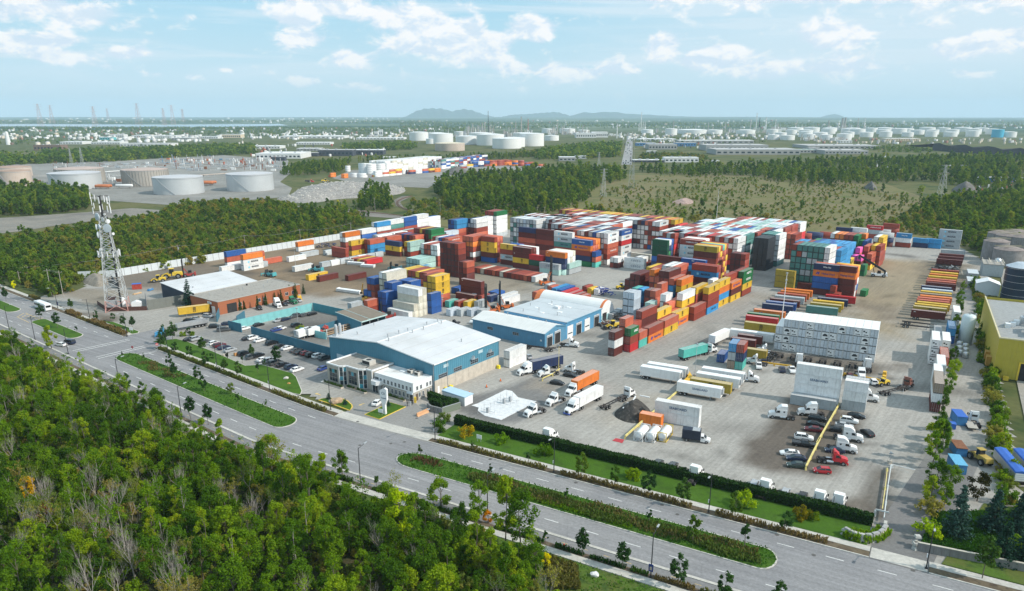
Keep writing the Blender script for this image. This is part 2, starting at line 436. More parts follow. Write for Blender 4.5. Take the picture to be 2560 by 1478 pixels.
def yard():
 P=[(p.x,p.y)for p in YARD]
 xs=[p[0]for p in P];ys=[p[1]for p in P]
 st=2.2
 gx=np.arange(min(xs)-st,max(xs)+st,st);gy=np.arange(min(ys)-st,max(ys)+st,st)
 X,Yy=np.meshgrid(gx,gy,indexing='ij')
 sd=sd_poly(X,Yy,P)
 ok=sd<1.0
 base=np.ones(X.shape+(3,))*NAx([.34,.325,.30])
 big=fbm(X,Yy,46,3);med=fbm(X,Yy,11,9);fine=fbm(X,Yy,5,21)
 base*=(.84+.3*big)[...,None]
 base*=(.9+.2*med)[...,None]
 def blend(poly,colr,soft=4.0,amt=1.0,wob=8.0):
  d=sd_poly(X,Yy,[(p.x,p.y)for p in poly])+(med-.5)*wob*2+(fine-.5)*wob*.7
  w=np.clip(.5-d/(2*soft),0,1)[...,None]*amt
  base[:]=base*(1-w)+NAx(colr)*(.82+.36*med)[...,None]*w
 blend([Y(204,-388),Y(420,-388),Y(380,-300),Y(330,-256),Y(262,-250),Y(240,-246),Y(214,-262),Y(196,-300),Y(200,-330)],(.225,.17,.115),6)
 blend([Y(232,-330),Y(262,-330),Y(286,-290),Y(270,-262),Y(240,-270)],(.11,.09,.07),5,.75)
 blend([Y(160,-388),Y(220,-388),Y(226,-334),Y(200,-322),Y(168,-330)],(.17,.14,.11),5,.9)
 blend([Y(236,-262),Y(300,-262),Y(306,-205),Y(264,-196),Y(236,-204)],(.25,.21,.155),6,.8)
 blend([B(300,-14),B(345,-18),B(420,-20),B(472,-22),B(476,36),B(400,26),B(350,10),B(300,6)],(.285,.235,.165),7)
 blend([B(318,-8),B(352,-12),B(350,6),B(322,8)],(.17,.14,.11),5,.75)
 blend([B(400,14),B(474,14),B(474,36),B(400,30)],(.15,.13,.105),5,.7)
 blend([B(334,-52),B(350,-52),B(352,-10),B(322,-14)],(.21,.175,.13),5,.6)
 blend([B(247,-40),B(264,-40),B(264,4),B(250,6),B(243,-8)],(.12,.10,.08),3,.85)
 park=[K('l',205,985),K('l',700,1120),K('l',960,1165),K('p',760,130),K('p',690,335),K('p',470,372),K('o',2465,320),K('o',2200,210),K('o',2290,20),K('l',100,1180)]
 blend(park,(.125,.105,.088),2.0,.95,3)
 blend([K('p',480,640),K('p',760,520),K('p',1100,300),K('p',1170,330),K('p',1090,740),K('p',870,700)],(.135,.115,.095),2,.9,3)
 blend([K('j',2060,1010),K('k',240,790),K('k',520,900),K('k',420,1010),K('k',100,1240),K('j',2350,1290),K('j',2000,1130)],(.165,.162,.16),2,.9,3)
 blend([K('k',250,820),K('k',500,900),K('k',380,960),K('k',160,900)],(.33,.28,.22),3,.8,4)
 blend([K('k',1150,950),K('k',1560,960),K('k',1380,1150),K('k',1000,1280),K('k',900,1180)],(.37,.33,.275),4,.7,5)
 blend([Y(140,-262),Y(150,-262),Y(153,-192),Y(146,-176),Y(132,-176),Q(-166,150),Q(-225,157)],(.235,.23,.225),2,.9,2)
 blend([Y(154,-246),Y(192,-248),Y(190,-222),Y(156,-200)],(.16,.15,.14),3,.85,3)
 blend([Q(-352,150),Q(-300,150),Y(128,-300),Y(140,-330),Y(165,-345),Y(150,-372)],(.24,.205,.16),3,.85,4)
 blend([Q(-300,148),Q(-285,148),Y(118,-296),Y(130,-312),Y(124,-330)],(.12,.095,.07),3,.8,4)
 blend([Q(-262,142),Q(-236,142),Y(150,-262),Y(160,-300),Y(140,-300),Y(118,-290)],(.30,.285,.26),3,.8,3)
 lane=sd_poly(X,Yy,[(p.x,p.y)for p in[Y(150,-112),Y(345,-111),Y(420,-108),Y(420,-92),Y(300,-92),Y(160,-90)]])
 base*=(1-.06*np.clip(.5-lane/6,0,1))[...,None]
 rs=RSt(5)
 for q in range(240):
  a=rs.rand(3);c=YARD[rs.randint(len(YARD))].lerp(YARD[rs.randint(len(YARD))],rs.rand()).lerp(YARD[rs.randint(len(YARD))],rs.rand()*.6)
  r=1.2+3.5*a[0]**2;e=1+2.5*a[1];th=rs.rand()*3.14
  ux=(X-c.x)*CSx(th)+(Yy-c.y)*SNx(th);uy=-(X-c.x)*SNx(th)+(Yy-c.y)*CSx(th)
  w=np.exp(-((ux/(r*e))**2+(uy/r)**2))*(.2+.5*a[2])
  base*=(1-w*.75)[...,None]
 idx=-np.ones(X.shape,int)
 keep=ok[:-1,:-1]&ok[1:,:-1]&ok[1:,1:]&ok[:-1,1:]
 use=np.zeros(X.shape,bool)
 use[:-1,:-1]|=keep;use[1:,:-1]|=keep;use[1:,1:]|=keep;use[:-1,1:]|=keep
 idx[use]=np.arange(use.sum())
 v=np.stack([X[use],Yy[use],np.full(use.sum(),0.0)],-1)
 f=np.stack([idx[:-1,:-1][keep],idx[1:,:-1][keep],idx[1:,1:][keep],idx[:-1,1:][keep]],-1)
 def grime(t,co,c):
  x,y_,z=t.sep(co)
  a=R(53);uu=t.m('ADD',t.m('MULTIPLY',x,CSx(a)),t.m('MULTIPLY',y_,SNx(a)));vv=t.m('SUBTRACT',t.m('MULTIPLY',x,SNx(a)),t.m('MULTIPLY',y_,CSx(a)))
  s=t.noise(t.xyz(t.m('MULTIPLY',uu,.05),t.m('MULTIPLY',vv,1.1),0.0),1.0,5,.65,.6)
  c=t.mix(1.0,c,t.ramp(s,.3,.7,.84,1.1,False),'MULTIPLY')
  n2=t.noise(co,.55,6,.7)
  c=t.mix(t.ramp(n2,.6,.74,0,.38),c,(.10,.09,.08))
  v_=t.node('ShaderNodeTexVoronoi',feature='DISTANCE_TO_EDGE');t.l.new(t.vm('ADD',co,t.vm('MULTIPLY',t.node('ShaderNodeTexNoise').outputs['Color'],(2,2,0))),v_.inputs['Vector']);v_.inputs['Scale'].default_value=.11
  return t.mix(t.ramp(v_.outputs['Distance'],.0,.012,.12,0.0),c,(.09,.085,.08))
 f0f('yard_ground',f0q('yard_ground',v,f,f00('yard surface',None,[1,1,.9],paint=True,extra=grime,bump=.05),base[use]))
yard()
def road_wear(t,co,c):
 x,y_,z=t.sep(co)
 a=R(-32);s=t.m('ADD',t.m('MULTIPLY',x,CSx(a)),t.m('MULTIPLY',y_,SNx(a)));n=t.m('SUBTRACT',t.m('MULTIPLY',y_,CSx(a)),t.m('MULTIPLY',x,SNx(a)))
 w=t.noise(t.xyz(t.m('MULTIPLY',s,.012),t.m('MULTIPLY',n,.95),0.0),1.0,4,.6,.3)
 c=t.mix(1.0,c,t.ramp(w,.3,.7,.83,1.15,False),'MULTIPLY')
 v_=t.node('ShaderNodeTexVoronoi',feature='DISTANCE_TO_EDGE');t.l.new(co,v_.inputs['Vector']);v_.inputs['Scale'].default_value=.085
 c=t.mix(t.ramp(v_.outputs['Distance'],.0,.010,.12,0.0),c,(.07,.07,.07))
 return c
M_ROAD=f00('road asphalt',[(.255,.252,.258),(.225,.223,.23),(.275,.27,.27)],[.06,.02,1.6],extra=road_wear)
M_PATH=f00('cycle lane asphalt',[(.22,.215,.215),(.20,.198,.20),(.24,.235,.23)],[.1,.03,1.6])
def slab_joints(t,co,c):
 w=t.node('ShaderNodeTexBrick');w.offset=0.0
 a=R(30);x,y_,z=t.sep(co)
 s=t.m('SUBTRACT',t.m('MULTIPLY',x,CSx(a)),t.m('MULTIPLY',y_,SNx(a)));n=t.m('ADD',t.m('MULTIPLY',x,SNx(a)),t.m('MULTIPLY',y_,CSx(a)))
 return c
M_CONC=f00('pavement concrete',[(.50,.48,.44),(.44,.425,.39),(.54,.52,.48)],[.25,.05,1.2])
M_KERB=mat('kerb concrete',(.52,.50,.46),.9,var=.2,scale=.8)
M_KERBY=mat('yellow painted kerb',(.72,.50,.08),.8,var=.25,scale=.9)
M_LINE=mat('road paint',(.74,.74,.72),.8,var=.3,scale=1.5)
M_LINEY=mat('yellow road paint',(.66,.46,.16),.8,var=.35,scale=1.5)
def grass_extra(t,co,c):
 n2=t.noise(co,.9,6,.75)
 return t.mix(t.ramp(n2,.58,.8,0,.45),c,(.13,.12,.045))
M_LAWN=f00('mown lawn',[(.048,.115,.010),(.062,.13,.014),(.042,.09,.012)],[.11,.3,2.6],extra=grass_extra,bump=.35)
M_ROUGH=f00('rough grass',[(.075,.135,.02),(.10,.12,.03),(.05,.09,.02)],[.12,.35,2.2],extra=grass_extra,bump=.4)
M_SOIL=f00('planting soil',[(.11,.085,.06),(.15,.12,.08),(.08,.06,.045)],[.3,.8,2.5])
sheet('road',qband(-520,90,111.8,137.6),.03,M_ROAD)
sheet('side_road_mouth',[Q(-259,137),Q(-235.5,137),Q(-236,142),Y(136,-262),Y(136,-276),Q(-258,146),Q(-259,142)],.034,M_ROAD)
sheet('drive_mouth',[Q(-137,137),Q(-104.5,137),Q(-105.5,146),Y(141,-141.5),Y(134,-160),Q(-136,144)],.034,f00('drive asphalt',[(.27,.262,.25),(.24,.235,.225),(.30,.29,.275)],[.06,.02,1.4]))
sheet('exit_drive',[Q(-1.5,137.3),Q(8.5,137.3),B(196,25),B(196,14),Q(-1.2,150)],.034,f00('exit asphalt',[(.185,.18,.178),(.165,.162,.16),(.215,.21,.20)],[.08,.03,1.4]))
sheet('cycle_path',qband(-520,90,111.85,114.3),.06,M_PATH)
def strip(name,s0,s1,n0,n1,z,m):return slab(name,qband(s0,s1,n0,n1),z,m)
strip('kerb_strip',-520,90,114.4,115.1,.16,M_CONC)
strip('verge',-520,90,110.5,111.8,.14,M_SOIL)
strip('pavement',-520,90,108.6,110.45,.17,M_CONC)
for k,(s0,s1)in ENx(((-520,-259),(-235.5,-137),(-104.5,-1.5),(8.5,90))):
 strip('pavement',s0,s1,139.75,141.6,.17,M_CONC)
 strip('verge',s0,s1,137.75,139.7,.14,M_SOIL)
 strip('kerb',s0,s1,137.45,137.72,.18,M_KERB)
strip('pavement',-136.8,-104.7,137.8,141.6,.05,M_CONC)
strip('pavement',-1.3,8.3,137.8,141.6,.05,M_CONC)
strip('lawn_south',-520,90,96,108.5,.06,M_ROUGH)
def median(s0,s1,n0,n1,r0,r1):
 P=[]
 w=(n1-n0)/2;c=(n0+n1)/2
 for i in range(13):
  a=R(90+180*i/12);P.append(Q(s0+r0+r0*CSx(a),c+w*SNx(a)))
 P+=qline(s0+r0+4,s1-r1-4,n0,5)
 for i in range(13):
  a=R(-90+180*i/12);P.append(Q(s1-r1+r1*CSx(a),c+w*SNx(a)))
 P+=qline(s1-r1-4,s0+r0+4,n1,5)
 return P
def inset(P,d):
 n=len(P);o=[]
 ar=sum(P[i].x*P[(i+1)%n].y-P[(i+1)%n].x*P[i].y for i in range(n))
 sg=1 if ar>0 else-1
 for i in range(n):
  t=(P[(i+1)%n]-P[i-1]).normalized();o.append(P[i]+V3((-t.y,t.x,0))*d*sg)
 return o
MEDIANS=[median(-105.6,-16.2,123.3,131.1,6,3.0),median(-239.2,-142.4,123.2,131.0,5,3.5),median(-311,-272.6,123.4,129.6,2.5,3.0),median(-420,-333,123.4,129.6,3,3.5)]
for P in MEDIANS:
 slab('median_kerb',P,.17,M_KERB)
 slab('median_grass',inset(P,.28),.21,M_LAWN)
def dashes(n,s0,s1,L=3.2,step=8.9,w=.16):
 b=MB();s=s0
 while s<s1:
  a,c=Q(s,n-w/2),Q(s+L,n-w/2);d,e=Q(s+L,n+w/2),Q(s,n+w/2)
  b.quad([(p.x,p.y,.04)for p in(a,c,d,e)]);s+=step
 return b
b=MB()
for n_,s0,s1 in((134.0,-516,-262),(134.0,-232.4,-138),(134.0,-97.6,88),(119.3,-516,-262),(119.3,-231.4,-112),(119.3,-96.7,88)):
 q=dashes(n_,s0,s1);o=len(b.v);b.v+=q.v;b.f+=[TUx(i+o for i in f)for f in q.f];b.mi+=q.mi
b.c=None
tag(b.bd('lane_marking',M_LINE),kind='structure')
b=dashes(113.1,-516,88,1.2,4.4,.1);b.v=[(x,y,.07)for x,y,z in b.v]
tag(b.bd('cycle_lane_marking',M_LINEY),kind='structure')
def stripe(b,p,q,w=.2,z=.042):
 d=(q-p);d.z=0;d.normalize();s=V3((-d.y,d.x,0))*w/2
 b.quad([(r.x,r.y,z)for r in(p-s,q-s,q+s,p+s)])
b=MB()
for a,c in((('i',715,540),('i',1265,425)),(('i',740,552),('i',1275,437)),(('i',945,602),('i',1415,492)),(('i',965,617),('i',1430,505)),(('i',1370,580),('i',1545,545))):
 stripe(b,K(*a),K(*c),.28)
tag(b.bd('crosswalk_marking',M_LINE),kind='structure')
b=MB()
for i in range(6):
 x=175+i*38
 stripe(b,K('i',x,205-i*3+i*10),K('i',x+62,170+i*12-i*3),.25)
stripe(b,K('i',165,205),K('i',285,262),.2);stripe(b,K('i',250,168),K('i',385,230),.2)
tag(b.bd('hatched_marking',M_LINEY),kind='structure')
b=MB()
for i in range(12):
 stripe(b,K('i',1560+i*0,560),K('i',1561,561),.01)if False else None
for x0,y0,x1,y1 in((1500,160,1760,115),(1640,245,1745,215),(1755,268,1840,248)):
 stripe(b,K('i',x0,y0),K('i',x1,y1),.15,.05)
tag(b.bd('bay_marking',M_LINE),kind='structure')
b=MB()
def arrow(b,c,d,s):
 t=V3((-d.y,d.x,0))
 b.quad([(p.x,p.y,.045)for p in(c-d*s-t*s*.14,c+d*s*.2-t*s*.14,c+d*s*.2+t*s*.14,c-d*s+t*s*.14)])
 b.quad([(p.x,p.y,.045)for p in(c+d*s*.2-t*s*.45,c+d*s,c+d*s*.2+t*s*.45)])
arrow(b,K('j',610,968),(Y(0,-1)-Y(0,0)),1.3);arrow(b,K('j',1038,1068),(Y(-1,0)-Y(0,0)),1.1)
tag(b.bd('arrow_marking',M_LINEY),kind='structure')
slab('lawn',qband(-104.3,-2.2,141.65,149.6),.2,M_LAWN)
LAWN_W=[K('i',1500,450),K('i',1740,425),K('i',1840,450),K('i',2090,545),K('i',2420,690),K('j',60,680),K('j',360,762),K('j',400,800),K('j',455,935),K('j',445,965),K('j',425,975)]+qline(-160,-236,141.65)
slab('kerb_lawn',LAWN_W,.14,M_KERB);slab('lawn',inset(LAWN_W,.25),.2,M_LAWN)
ISL=[[K('j',612,1028),K('j',640,1014),K('j',700,1006),K('j',850,1010),K('j',905,1035),K('j',948,1075),K('j',952,1095),K('j',920,1132),K('j',780,1080)],
[K('j',1066,1170),K('j',1320,1050),K('j',1476,1094),K('j',1216,1218)]]
for P in ISL:
 slab('kerb_island',P,.16,M_KERBY);slab('lawn',inset(P,.3),.2,M_LAWN)
P=[K('i',990,250),K('i',1120,258),K('i',1240,300),K('i',1372,352),K('i',1360,368),K('i',1290,378)]+[K('i',1180,320),K('i',1090,285)]
slab('kerb_island',P,.15,M_KERB);slab('lawn',inset(P,.3),.2,M_LAWN)
slab('lawn',[B(152,24.5),B(196,26),B(232,30),B(214,62),B(150,66),Q(10,142),Q(60,142)][0:0]or[Q(10.5,142),Q(70,142),Q(70,170),Q(36,176),Q(18,172)],.15,M_ROUGH)
slab('concrete_apron',[K('j',2120,1080),K('j',2180,1060),K('j',2455,925),K('k',0,938),K('k',60,1000),K('k',240,1040),K('k',110,1110),K('j',2410,1222),K('j',2250,1180),K('j',2180,1130),K('j',2190,1100)],.1,
f00('fresh concrete',[(.66,.67,.68),(.61,.625,.64),(.69,.69,.69)],[.08,.03,.9]))
sheet('red_mat',[K('k',985,1425),K('k',1020,1400),K('k',1105,1415),K('k',1085,1450)],.05,mat('red mat',(.42,.05,.06),.9))
RY=[B(196,36),B(300,40),B(470,50),B(478,110),B(150,110),B(168,60)]
sheet('works_yard',RY,.012,f00('works yard earth',[(.36,.335,.30),(.30,.28,.25),(.22,.20,.18)],[.05,.04,.8]))
sheet('works_yard_asphalt',[B(286,42),B(392,46),B(392,66),B(286,66)],.022,f00('works yard asphalt',[(.16,.16,.165),(.20,.20,.20),(.13,.13,.135)],[.05,.04,.8]))
b=MB()
for c in(('o',615,412),('o',1445,628),('o',1592,718),('p',440,1110),('p',1395,1258),('p',85,915),('n',1000,52),('n',1298,36),('n',1430,20),('j',1000,1237),('j',1580,1205),('n',2255,188)):
 p=K(*c);o=len(b.v);b.lathe([(.42,.0),(.42,.05),(.36,.055)],12,(p.x,p.y,.0))
tag(b.bd('manhole_cover',mat('cast iron',(.10,.095,.09),.7,var=.3)),kind='structure')
CC={'r':(.30,.055,.035),'d':(.125,.028,.024),'o':(.72,.20,.035),'s':(.52,.13,.075),'y':(.72,.46,.045),'Y':(.40,.29,.04),'w':(.76,.765,.76),'g':(.42,.455,.475),
'b':(.025,.10,.33),'n':(.022,.04,.11),'t':(.085,.235,.215),'T':(.10,.46,.40),'e':(.018,.17,.055),'E':(.012,.075,.04),'c':(.045,.27,.55),'k':(.035,.042,.05),
'p':(.82,.11,.40),'a':(.40,.60,.56),'R':(.55,.03,.035),'x':(.53,.60,.68),'m':(.34,.26,.19),'l':(.58,.55,.46)}
CNAME={'r':'rust red','d':'dark maroon','o':'orange','s':'faded salmon','y':'yellow','Y':'mustard','w':'white','g':'pale grey','b':'blue','n':'navy','t':'teal','T':'turquoise',
'e':'green','E':'dark green','c':'sky blue','k':'charcoal','p':'pink','a':'pale aqua','R':'bright red','x':'pale blue','m':'brown','l':'cream'}
CW,CH=2.44,2.86
M_BOX=mat('container paint',obj=True,rough=.55,var=.16,scale=.55,streak=.35,spec=.35)
M_BOXP=mat('container paint, many',paint=True,rough=.55,var=.16,scale=.4,streak=.3,spec=.35)
def roof_mat():
 m=bpy.data.materials.new('sun bleached container roof');m.use_nodes=True
 t=NT(m.node_tree);bs=t.n['Principled BSDF']
 co=t.node('ShaderNodeTexCoord').outputs['Object']
 c=t.mix(.32,t.node('ShaderNodeObjectInfo').outputs['Color'],(.62,.58,.56))
 n=t.noise(co,.8,6,.7);c=t.mix(t.ramp(n,.5,.72,0,.5),c,(.30,.22,.18))
 t.l.new(c,bs.inputs['Base Color']);bs.inputs['Roughness'].default_value=.6
 return m
M_ROOF=roof_mat()
M_SEAMSHADE=mat('container gasket and painted gap shade',(.03,.03,.032),.8,var=.3)  # dark gasket colour, also used to paint shade along the bottom rails
M_STEEL=mat('galvanised rod',(.42,.43,.44),.45,.5,var=.2,scale=2)
def corr(b,x0,x1,y,z0,z1,out,pitch,depth):
 n=max(4,int((x1-x0)/pitch));p=(x1-x0)/n
 xs=[]
 for i in range(n):
  a=x0+i*p;xs+=[(a,0),(a+p*.38,0),(a+p*.5,depth),(a+p*.88,depth)]
 xs.append((x1,0))
 o=len(b.v)
 for x,d in xs:
  b.v+=[(x,y-out*d,z0),(x,y-out*d,z1)]
 for i in range(len(xs)-1):
  f=(o+2*i,o+2*i+2,o+2*i+3,o+2*i+1)
  b.f.append(f if out<0 else f[::-1]);b.mi.append(0)
def corr_x(b,y0,y1,x,z0,z1,out,pitch,depth):
 o=len(b.v);corr(b,y0,y1,x,z0,z1,out,pitch,depth)
 b.v[o:]=[(q,p,r)for p,q,r in b.v[o:]]
 for i in range(len(b.f)-1,-1,-1):
  if b.f[i][0]<o:break
  b.f[i]=b.f[i][::-1]
def container_meshes(L,H=CH):
 h,w=L/2,CW/2
 b=MB();corr(b,-h+.1,h-.1,-w+.03,.16,H-.1,-1,.42,.05);corr(b,-h+.1,h-.1,w-.03,.16,H-.1,1,.42,.05)
 corr_x(b,-w+.1,w-.1,h-.04,.16,H-.1,1,.4,.05)
 b.box(-h+.06,h-.06,-w+.06,w-.06,.05,.15)
 body=b.mesh('container_body',M_BOX)
 f=MB()
 for x in(-h,h-.14):
  for y in(-w,w-.14):f.box(x,x+.14,y,y+.14,0,H)
 for y in(-w,w-.09):
  f.box(-h+.14,h-.14,y,y+.09,0,.16);f.box(-h+.14,h-.14,y,y+.09,H-.11,H)
 for x in(-h,h-.1):
  f.box(x,x+.1,-w+.14,w-.14,0,.16);f.box(x,x+.1,-w+.14,w-.14,H-.12,H)
 f.box(-h-.004,-h+.03,-w+.12,w-.12,.02,H-.02,mi=1);f.box(-h+.1,h-.1,-w+.006,w-.006,.0,.075,mi=1)  # end plate is the door gasket; the low strip paints bottom-rail shade
 fr=f.mesh('container_frame',[M_BOX,M_SEAMSHADE])
 r=MB();n=int(L/.7)
 for i in range(n):
  a=-h+.12+(L-.24)*i/n;e=-h+.12+(L-.24)*(i+1)/n;q=a+(e-a)*.55
  r.quad([(a,-w+.09,H-.03),(q,-w+.09,H-.03),(q,w-.09,H-.03),(a,w-.09,H-.03)])
  r.quad([(q,-w+.09,H-.03),(e,-w+.09,H-.07),(e,w-.09,H-.07),(q,w-.09,H-.03)])
 rf=r.mesh('container_roof',M_ROOF)
 doors=[]
 for s in(-1,1):
  d=MB();y0,y1=(-w+.15,-.012)if s<0 else(.012,w-.15)
  d.box(-h-.035,-h+.04,y0,y1,.17,H-.15)
  for q in range(4):d.box(-h-.05,-h-.035,y0+.06,y1-.06,.32+q*(H-.5)/4,.32+(q+.72)*(H-.5)/4)
  rod=MB()
  for q in(.28,.74):
   yy=y0+(y1-y0)*q;rod.box(-h-.085,-h-.05,yy-.022,yy+.022,.12,H-.08);rod.box(-h-.10,-h-.085,yy-.02,yy+.24,1.05,1.12)
  doors.append((d.mesh('container_door',M_BOX),rod.mesh('lock_rod',M_STEEL)))
 return body,fr,rf,doors
CM={}
def cmesh(L):
 if L not in CM:CM[L]=container_meshes(L)
 return CM[L]
FAR={}
def cmesh_far(L):
 if L not in FAR:
  h,w,H=L/2,CW/2,CH;b=MB()
  corr(b,-h+.1,h-.1,-w+.03,.12,H-.08,-1,.85,.07);corr(b,-h+.1,h-.1,w-.03,.12,H-.08,1,.85,.07)
  b.box(-h+.05,h-.05,-w+.05,w-.05,.02,.11);b.box(-h+.06,h-.06,-w+.06,w-.06,H-.1,H-.03)
  b.box(-h-.03,-h+.08,-w+.17,-.03,.17,H-.17);b.box(-h-.03,-h+.08,.03,w-.17,.17,H-.17);b.box(h-.08,h+.02,-w+.14,w-.14,.15,H-.15);b.box(-h+.02,-h+.06,-w+.02,w-.02,.02,H-.05,mi=1);b.box(-h+.1,h-.1,-w+.004,w-.004,.0,.11,mi=1)  # dark end plate is gasket; the low dark box paints bottom-rail shade
  for x in(-h,h-.13):
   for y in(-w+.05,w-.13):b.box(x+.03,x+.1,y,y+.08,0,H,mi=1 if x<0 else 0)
  for y in(-w,w-.1):b.box(-h,h,y,y+.1,H-.1,H-.002)
  for x in(-h,h-.1):b.box(x,x+.1,-w+.13,w-.13,H-.1,H-.004)
  FAR[L]=b.mesh('container_far',[M_BOX,M_SEAMSHADE])
 return FAR[L]
INK={}
def ink(c):
 k='ink %.2f %.2f %.2f'%c
 return mat(k,c,.6,var=.18,scale=3)
LET={}
def letters(text,size,c,bold=.0,spacing=1.0,thick=.012):
 key=(text,size,c,spacing)
 if key not in LET:
  cu=bpy.data.curves.new('lettering','FONT');cu.body=text;cu.size=size;cu.align_x='CENTER';cu.align_y='CENTER'
  cu.extrude=thick;cu.offset=bold;cu.space_character=spacing;cu.resolution_u=2
  o=bpy.data.objects.new('lettering',cu);col.objects.link(o)
  dg=bpy.context.evaluated_depsgraph_get();me=bpy.data.meshes.new_from_object(o.evaluated_get(dg))
  bpy.data.objects.remove(o);bpy.data.curves.remove(cu)
  me.name='lettering';me.materials.clear();me.materials.append(ink(c));LET[key]=me
 return LET[key]
def f03(parent,text,size,c,x,y,z,rz=0.0,bold=.02,spacing=1.0,name='lettering'):
 o=bpy.data.objects.new(name,letters(text,size,c,bold,spacing));col.objects.link(o)
 o.parent=parent;o.location=(x,y,z);o.rotation_euler=(R(90),0,rz);return o
BLK,WHT,NVY=(.02,.02,.025),(.8,.8,.8),(.02,.06,.25)
def emblem_msc(L):
 if 'msc' not in LET:
  b=MB()
  for x in(-.62,-.2,.22):b.box(x,x+.22,-.02,.0,.0,1.15)
  b.box(-.62,.44,-.021,.001,.98,1.25);b.box(-.62,-.2,-.02,0,-.35,-.15);b.box(-.62,-.42,-.02,0,-.75,-.15);b.box(-.62,-.2,-.021,.001,-.75,-.6)
  b.box(.05,.44,-.02,0,-.35,-.15);b.box(.05,.2,-.02,0,-.75,-.15);b.box(.05,.44,-.021,.001,-.75,-.6)
  LET['msc']=b.mesh('emblem',ink((.05,.035,.02)))
 return LET['msc']
def mark(box,kind,L,H=CH):
 y=-CW/2-.006;m=H/2
 big=L>8
 if kind=='M':f03(box,'MAERSK',1.25 if big else.8,(.03,.04,.06),.9 if big else.3,y,m+.1,bold=.03);s=MB().box(-.5,.5,-.012,0,-.5,.5).mesh('emblem',ink((.25,.62,.78)));link('emblem',s,box,(-2.9 if big else-1.9,y,m+.1))
 elif kind=='H':
  f03(box,'Hapag-Lloyd',1.15 if big else.6,NVY,1.2 if big else.5,y,m,bold=.02)
  if 'hl' not in LET:
   b=MB()
   for k in(0,1):b.quad([(-.75+k*.75,-.012,-.6),(-.25+k*.75,-.012,-.6),(-.05+k*.75,-.012,.0),(.3+k*.5,-.012,.0),(.35+k*.5,-.012,.25),(.0+k*.75,-.012,.25),(.1+k*.75,-.012,.6),(-.35+k*.75,-.012,.6)])
   LET['hl']=b.mesh('emblem',ink((.03,.05,.32)))
  link('emblem',LET['hl'],box,(-3.4 if big else-2.1,y,m))
 elif kind=='m':link('emblem',emblem_msc(L),box,(.2,y,m-.2))
 elif kind=='C':f03(box,'COSCO',1.3,(.02,.04,.12),1.0 if big else 0,y,m+.1,spacing=1.5)
 elif kind=='S':f03(box,'HAMBURG SÜD',.95 if big else.5,WHT,.6,y,m+.1,bold=.02)
 elif kind=='B':f03(box,'SEABOARD',.95,(.10,.16,.26),.3,y,m+.05)
 elif kind=='U':f03(box,'UASC',1.35 if big else 1.15,WHT,.9,y,m+.1,bold=.04)
 elif kind=='K':f03(box,'中 国 海 运',1.2,WHT,.6,y,m+.1,bold=.03)
 elif kind=='X':f03(box,'CMA CGM',1.1,(.03,.05,.12),.6,y,m)
 elif kind=='P':f03(box,'P&O',.7,WHT,.0,y,H-.75)
 elif kind=='T':f03(box,'TRITON',.42,WHT,L/2-1.6,y,H-.7)
 elif kind=='W':f03(box,'Wan Hai',.95,WHT,.4,y,m+.1)
 elif kind=='D':f03(box,'tex',.55,WHT,-L/2+1.2,y,H-.6)
ORD='first second third fourth fifth sixth seventh eighth ninth tenth eleventh twelfth thirteenth fourteenth fifteenth sixteenth seventeenth eighteenth nineteenth twentieth'.split()
ORD+=['twenty-'+o for o in ORD[:9]]+['thirtieth']+['thirty-'+o for o in ORD[:9]]+['fortieth']
BOXES=[]
def stack(block,P,ax,L,tiers,nth,frame_=Y,ang=53.0,z0=0.0,H=CH,group=None,ends=''):
 u,v=P
 if ax=='u':c=frame_(u+L/2,v-CW/2);rz=R(ang)
 else:c=frame_(u+CW/2,v-L/2);rz=R(ang-90)
 i=0;t=0
 items=[]
 while i<len(tiers):
  k=tiers[i];mk=None
  if i+1<len(tiers)and tiers[i+1]=='(':
   e=tiers.index(')',i);mk=tiers[i+2:e];i=e
  items.append((k,mk));i+=1
 for t,(k,mk)in ENx(items):
  j=rnd.uniform(-.07,.07)
  BOXES.append(dict(p=V3((c.x+CSx(rz)*j,c.y+SNx(rz)*j,z0+t*(H+.04))),rz=rz+rnd.gauss(0,.003),L=L,k=k,mk=mk,t=t,n=len(items),block=block,nth=nth,ax=ax))
def row(block,u,v,cols,L=12.19,pitch=2.53,frame_=Y,ang=53.0,first=0,ax='u'):
 for i,c in ENx(cols):
  if not c:continue
  P=(u,v-i*pitch)if ax=='u' else(u+i*pitch,v)
  stack(block,P,ax,L,c,first+i,frame_,ang)
F20=6.06
for i,(u,v,L,t)in ENx([(213.1,-116.4,F20,'dw(D)d'),(220.4,-114.2,F20,'Rre(U)'),(226.9,-114.0,F20,'Ts'),(221.2,-116.9,F20,'rrss'),(227.6,-116.9,F20,'rrr'),(233.9,-113.9,12.19,'o(H)r'),(246.6,-113.7,12.19,'y(m)s'),
(259.4,-115.2,12.19,'o(H)y(m)'),(272.4,-113.2,12.19,'rr'),(285.0,-112.9,12.19,'c(X)rry(m)'),(298.4,-113.6,12.19,'y(m)coy(m)'),(311.2,-112.9,12.19,'y(m)do(H)'),(312.0,-115.5,12.19,'rdrr'),(324.6,-112.7,12.19,'ry(m)e(K)e(K)'),(325.0,-115.3,12.19,'rdrr')]):
 stack('haul lane row',(u,v),'u',L,t,i)
for i,(u,v,L,t)in ENx([(233.9,-117.0,12.19,'dddr'),(246.8,-117.0,12.19,'dry(m)'),(259.4,-117.8,12.19,'rs'),(268.4,-116.9,12.19,'rry(m)w'),(282.0,-117.0,12.19,'rrry'),(300.0,-117.3,6.06,'rrrw')]):
 stack('second row behind haul lane',(u,v),'u',L,t,i)
row('pale blue cluster',258.1,-133.1,['xxxx','xxxx'],F20)
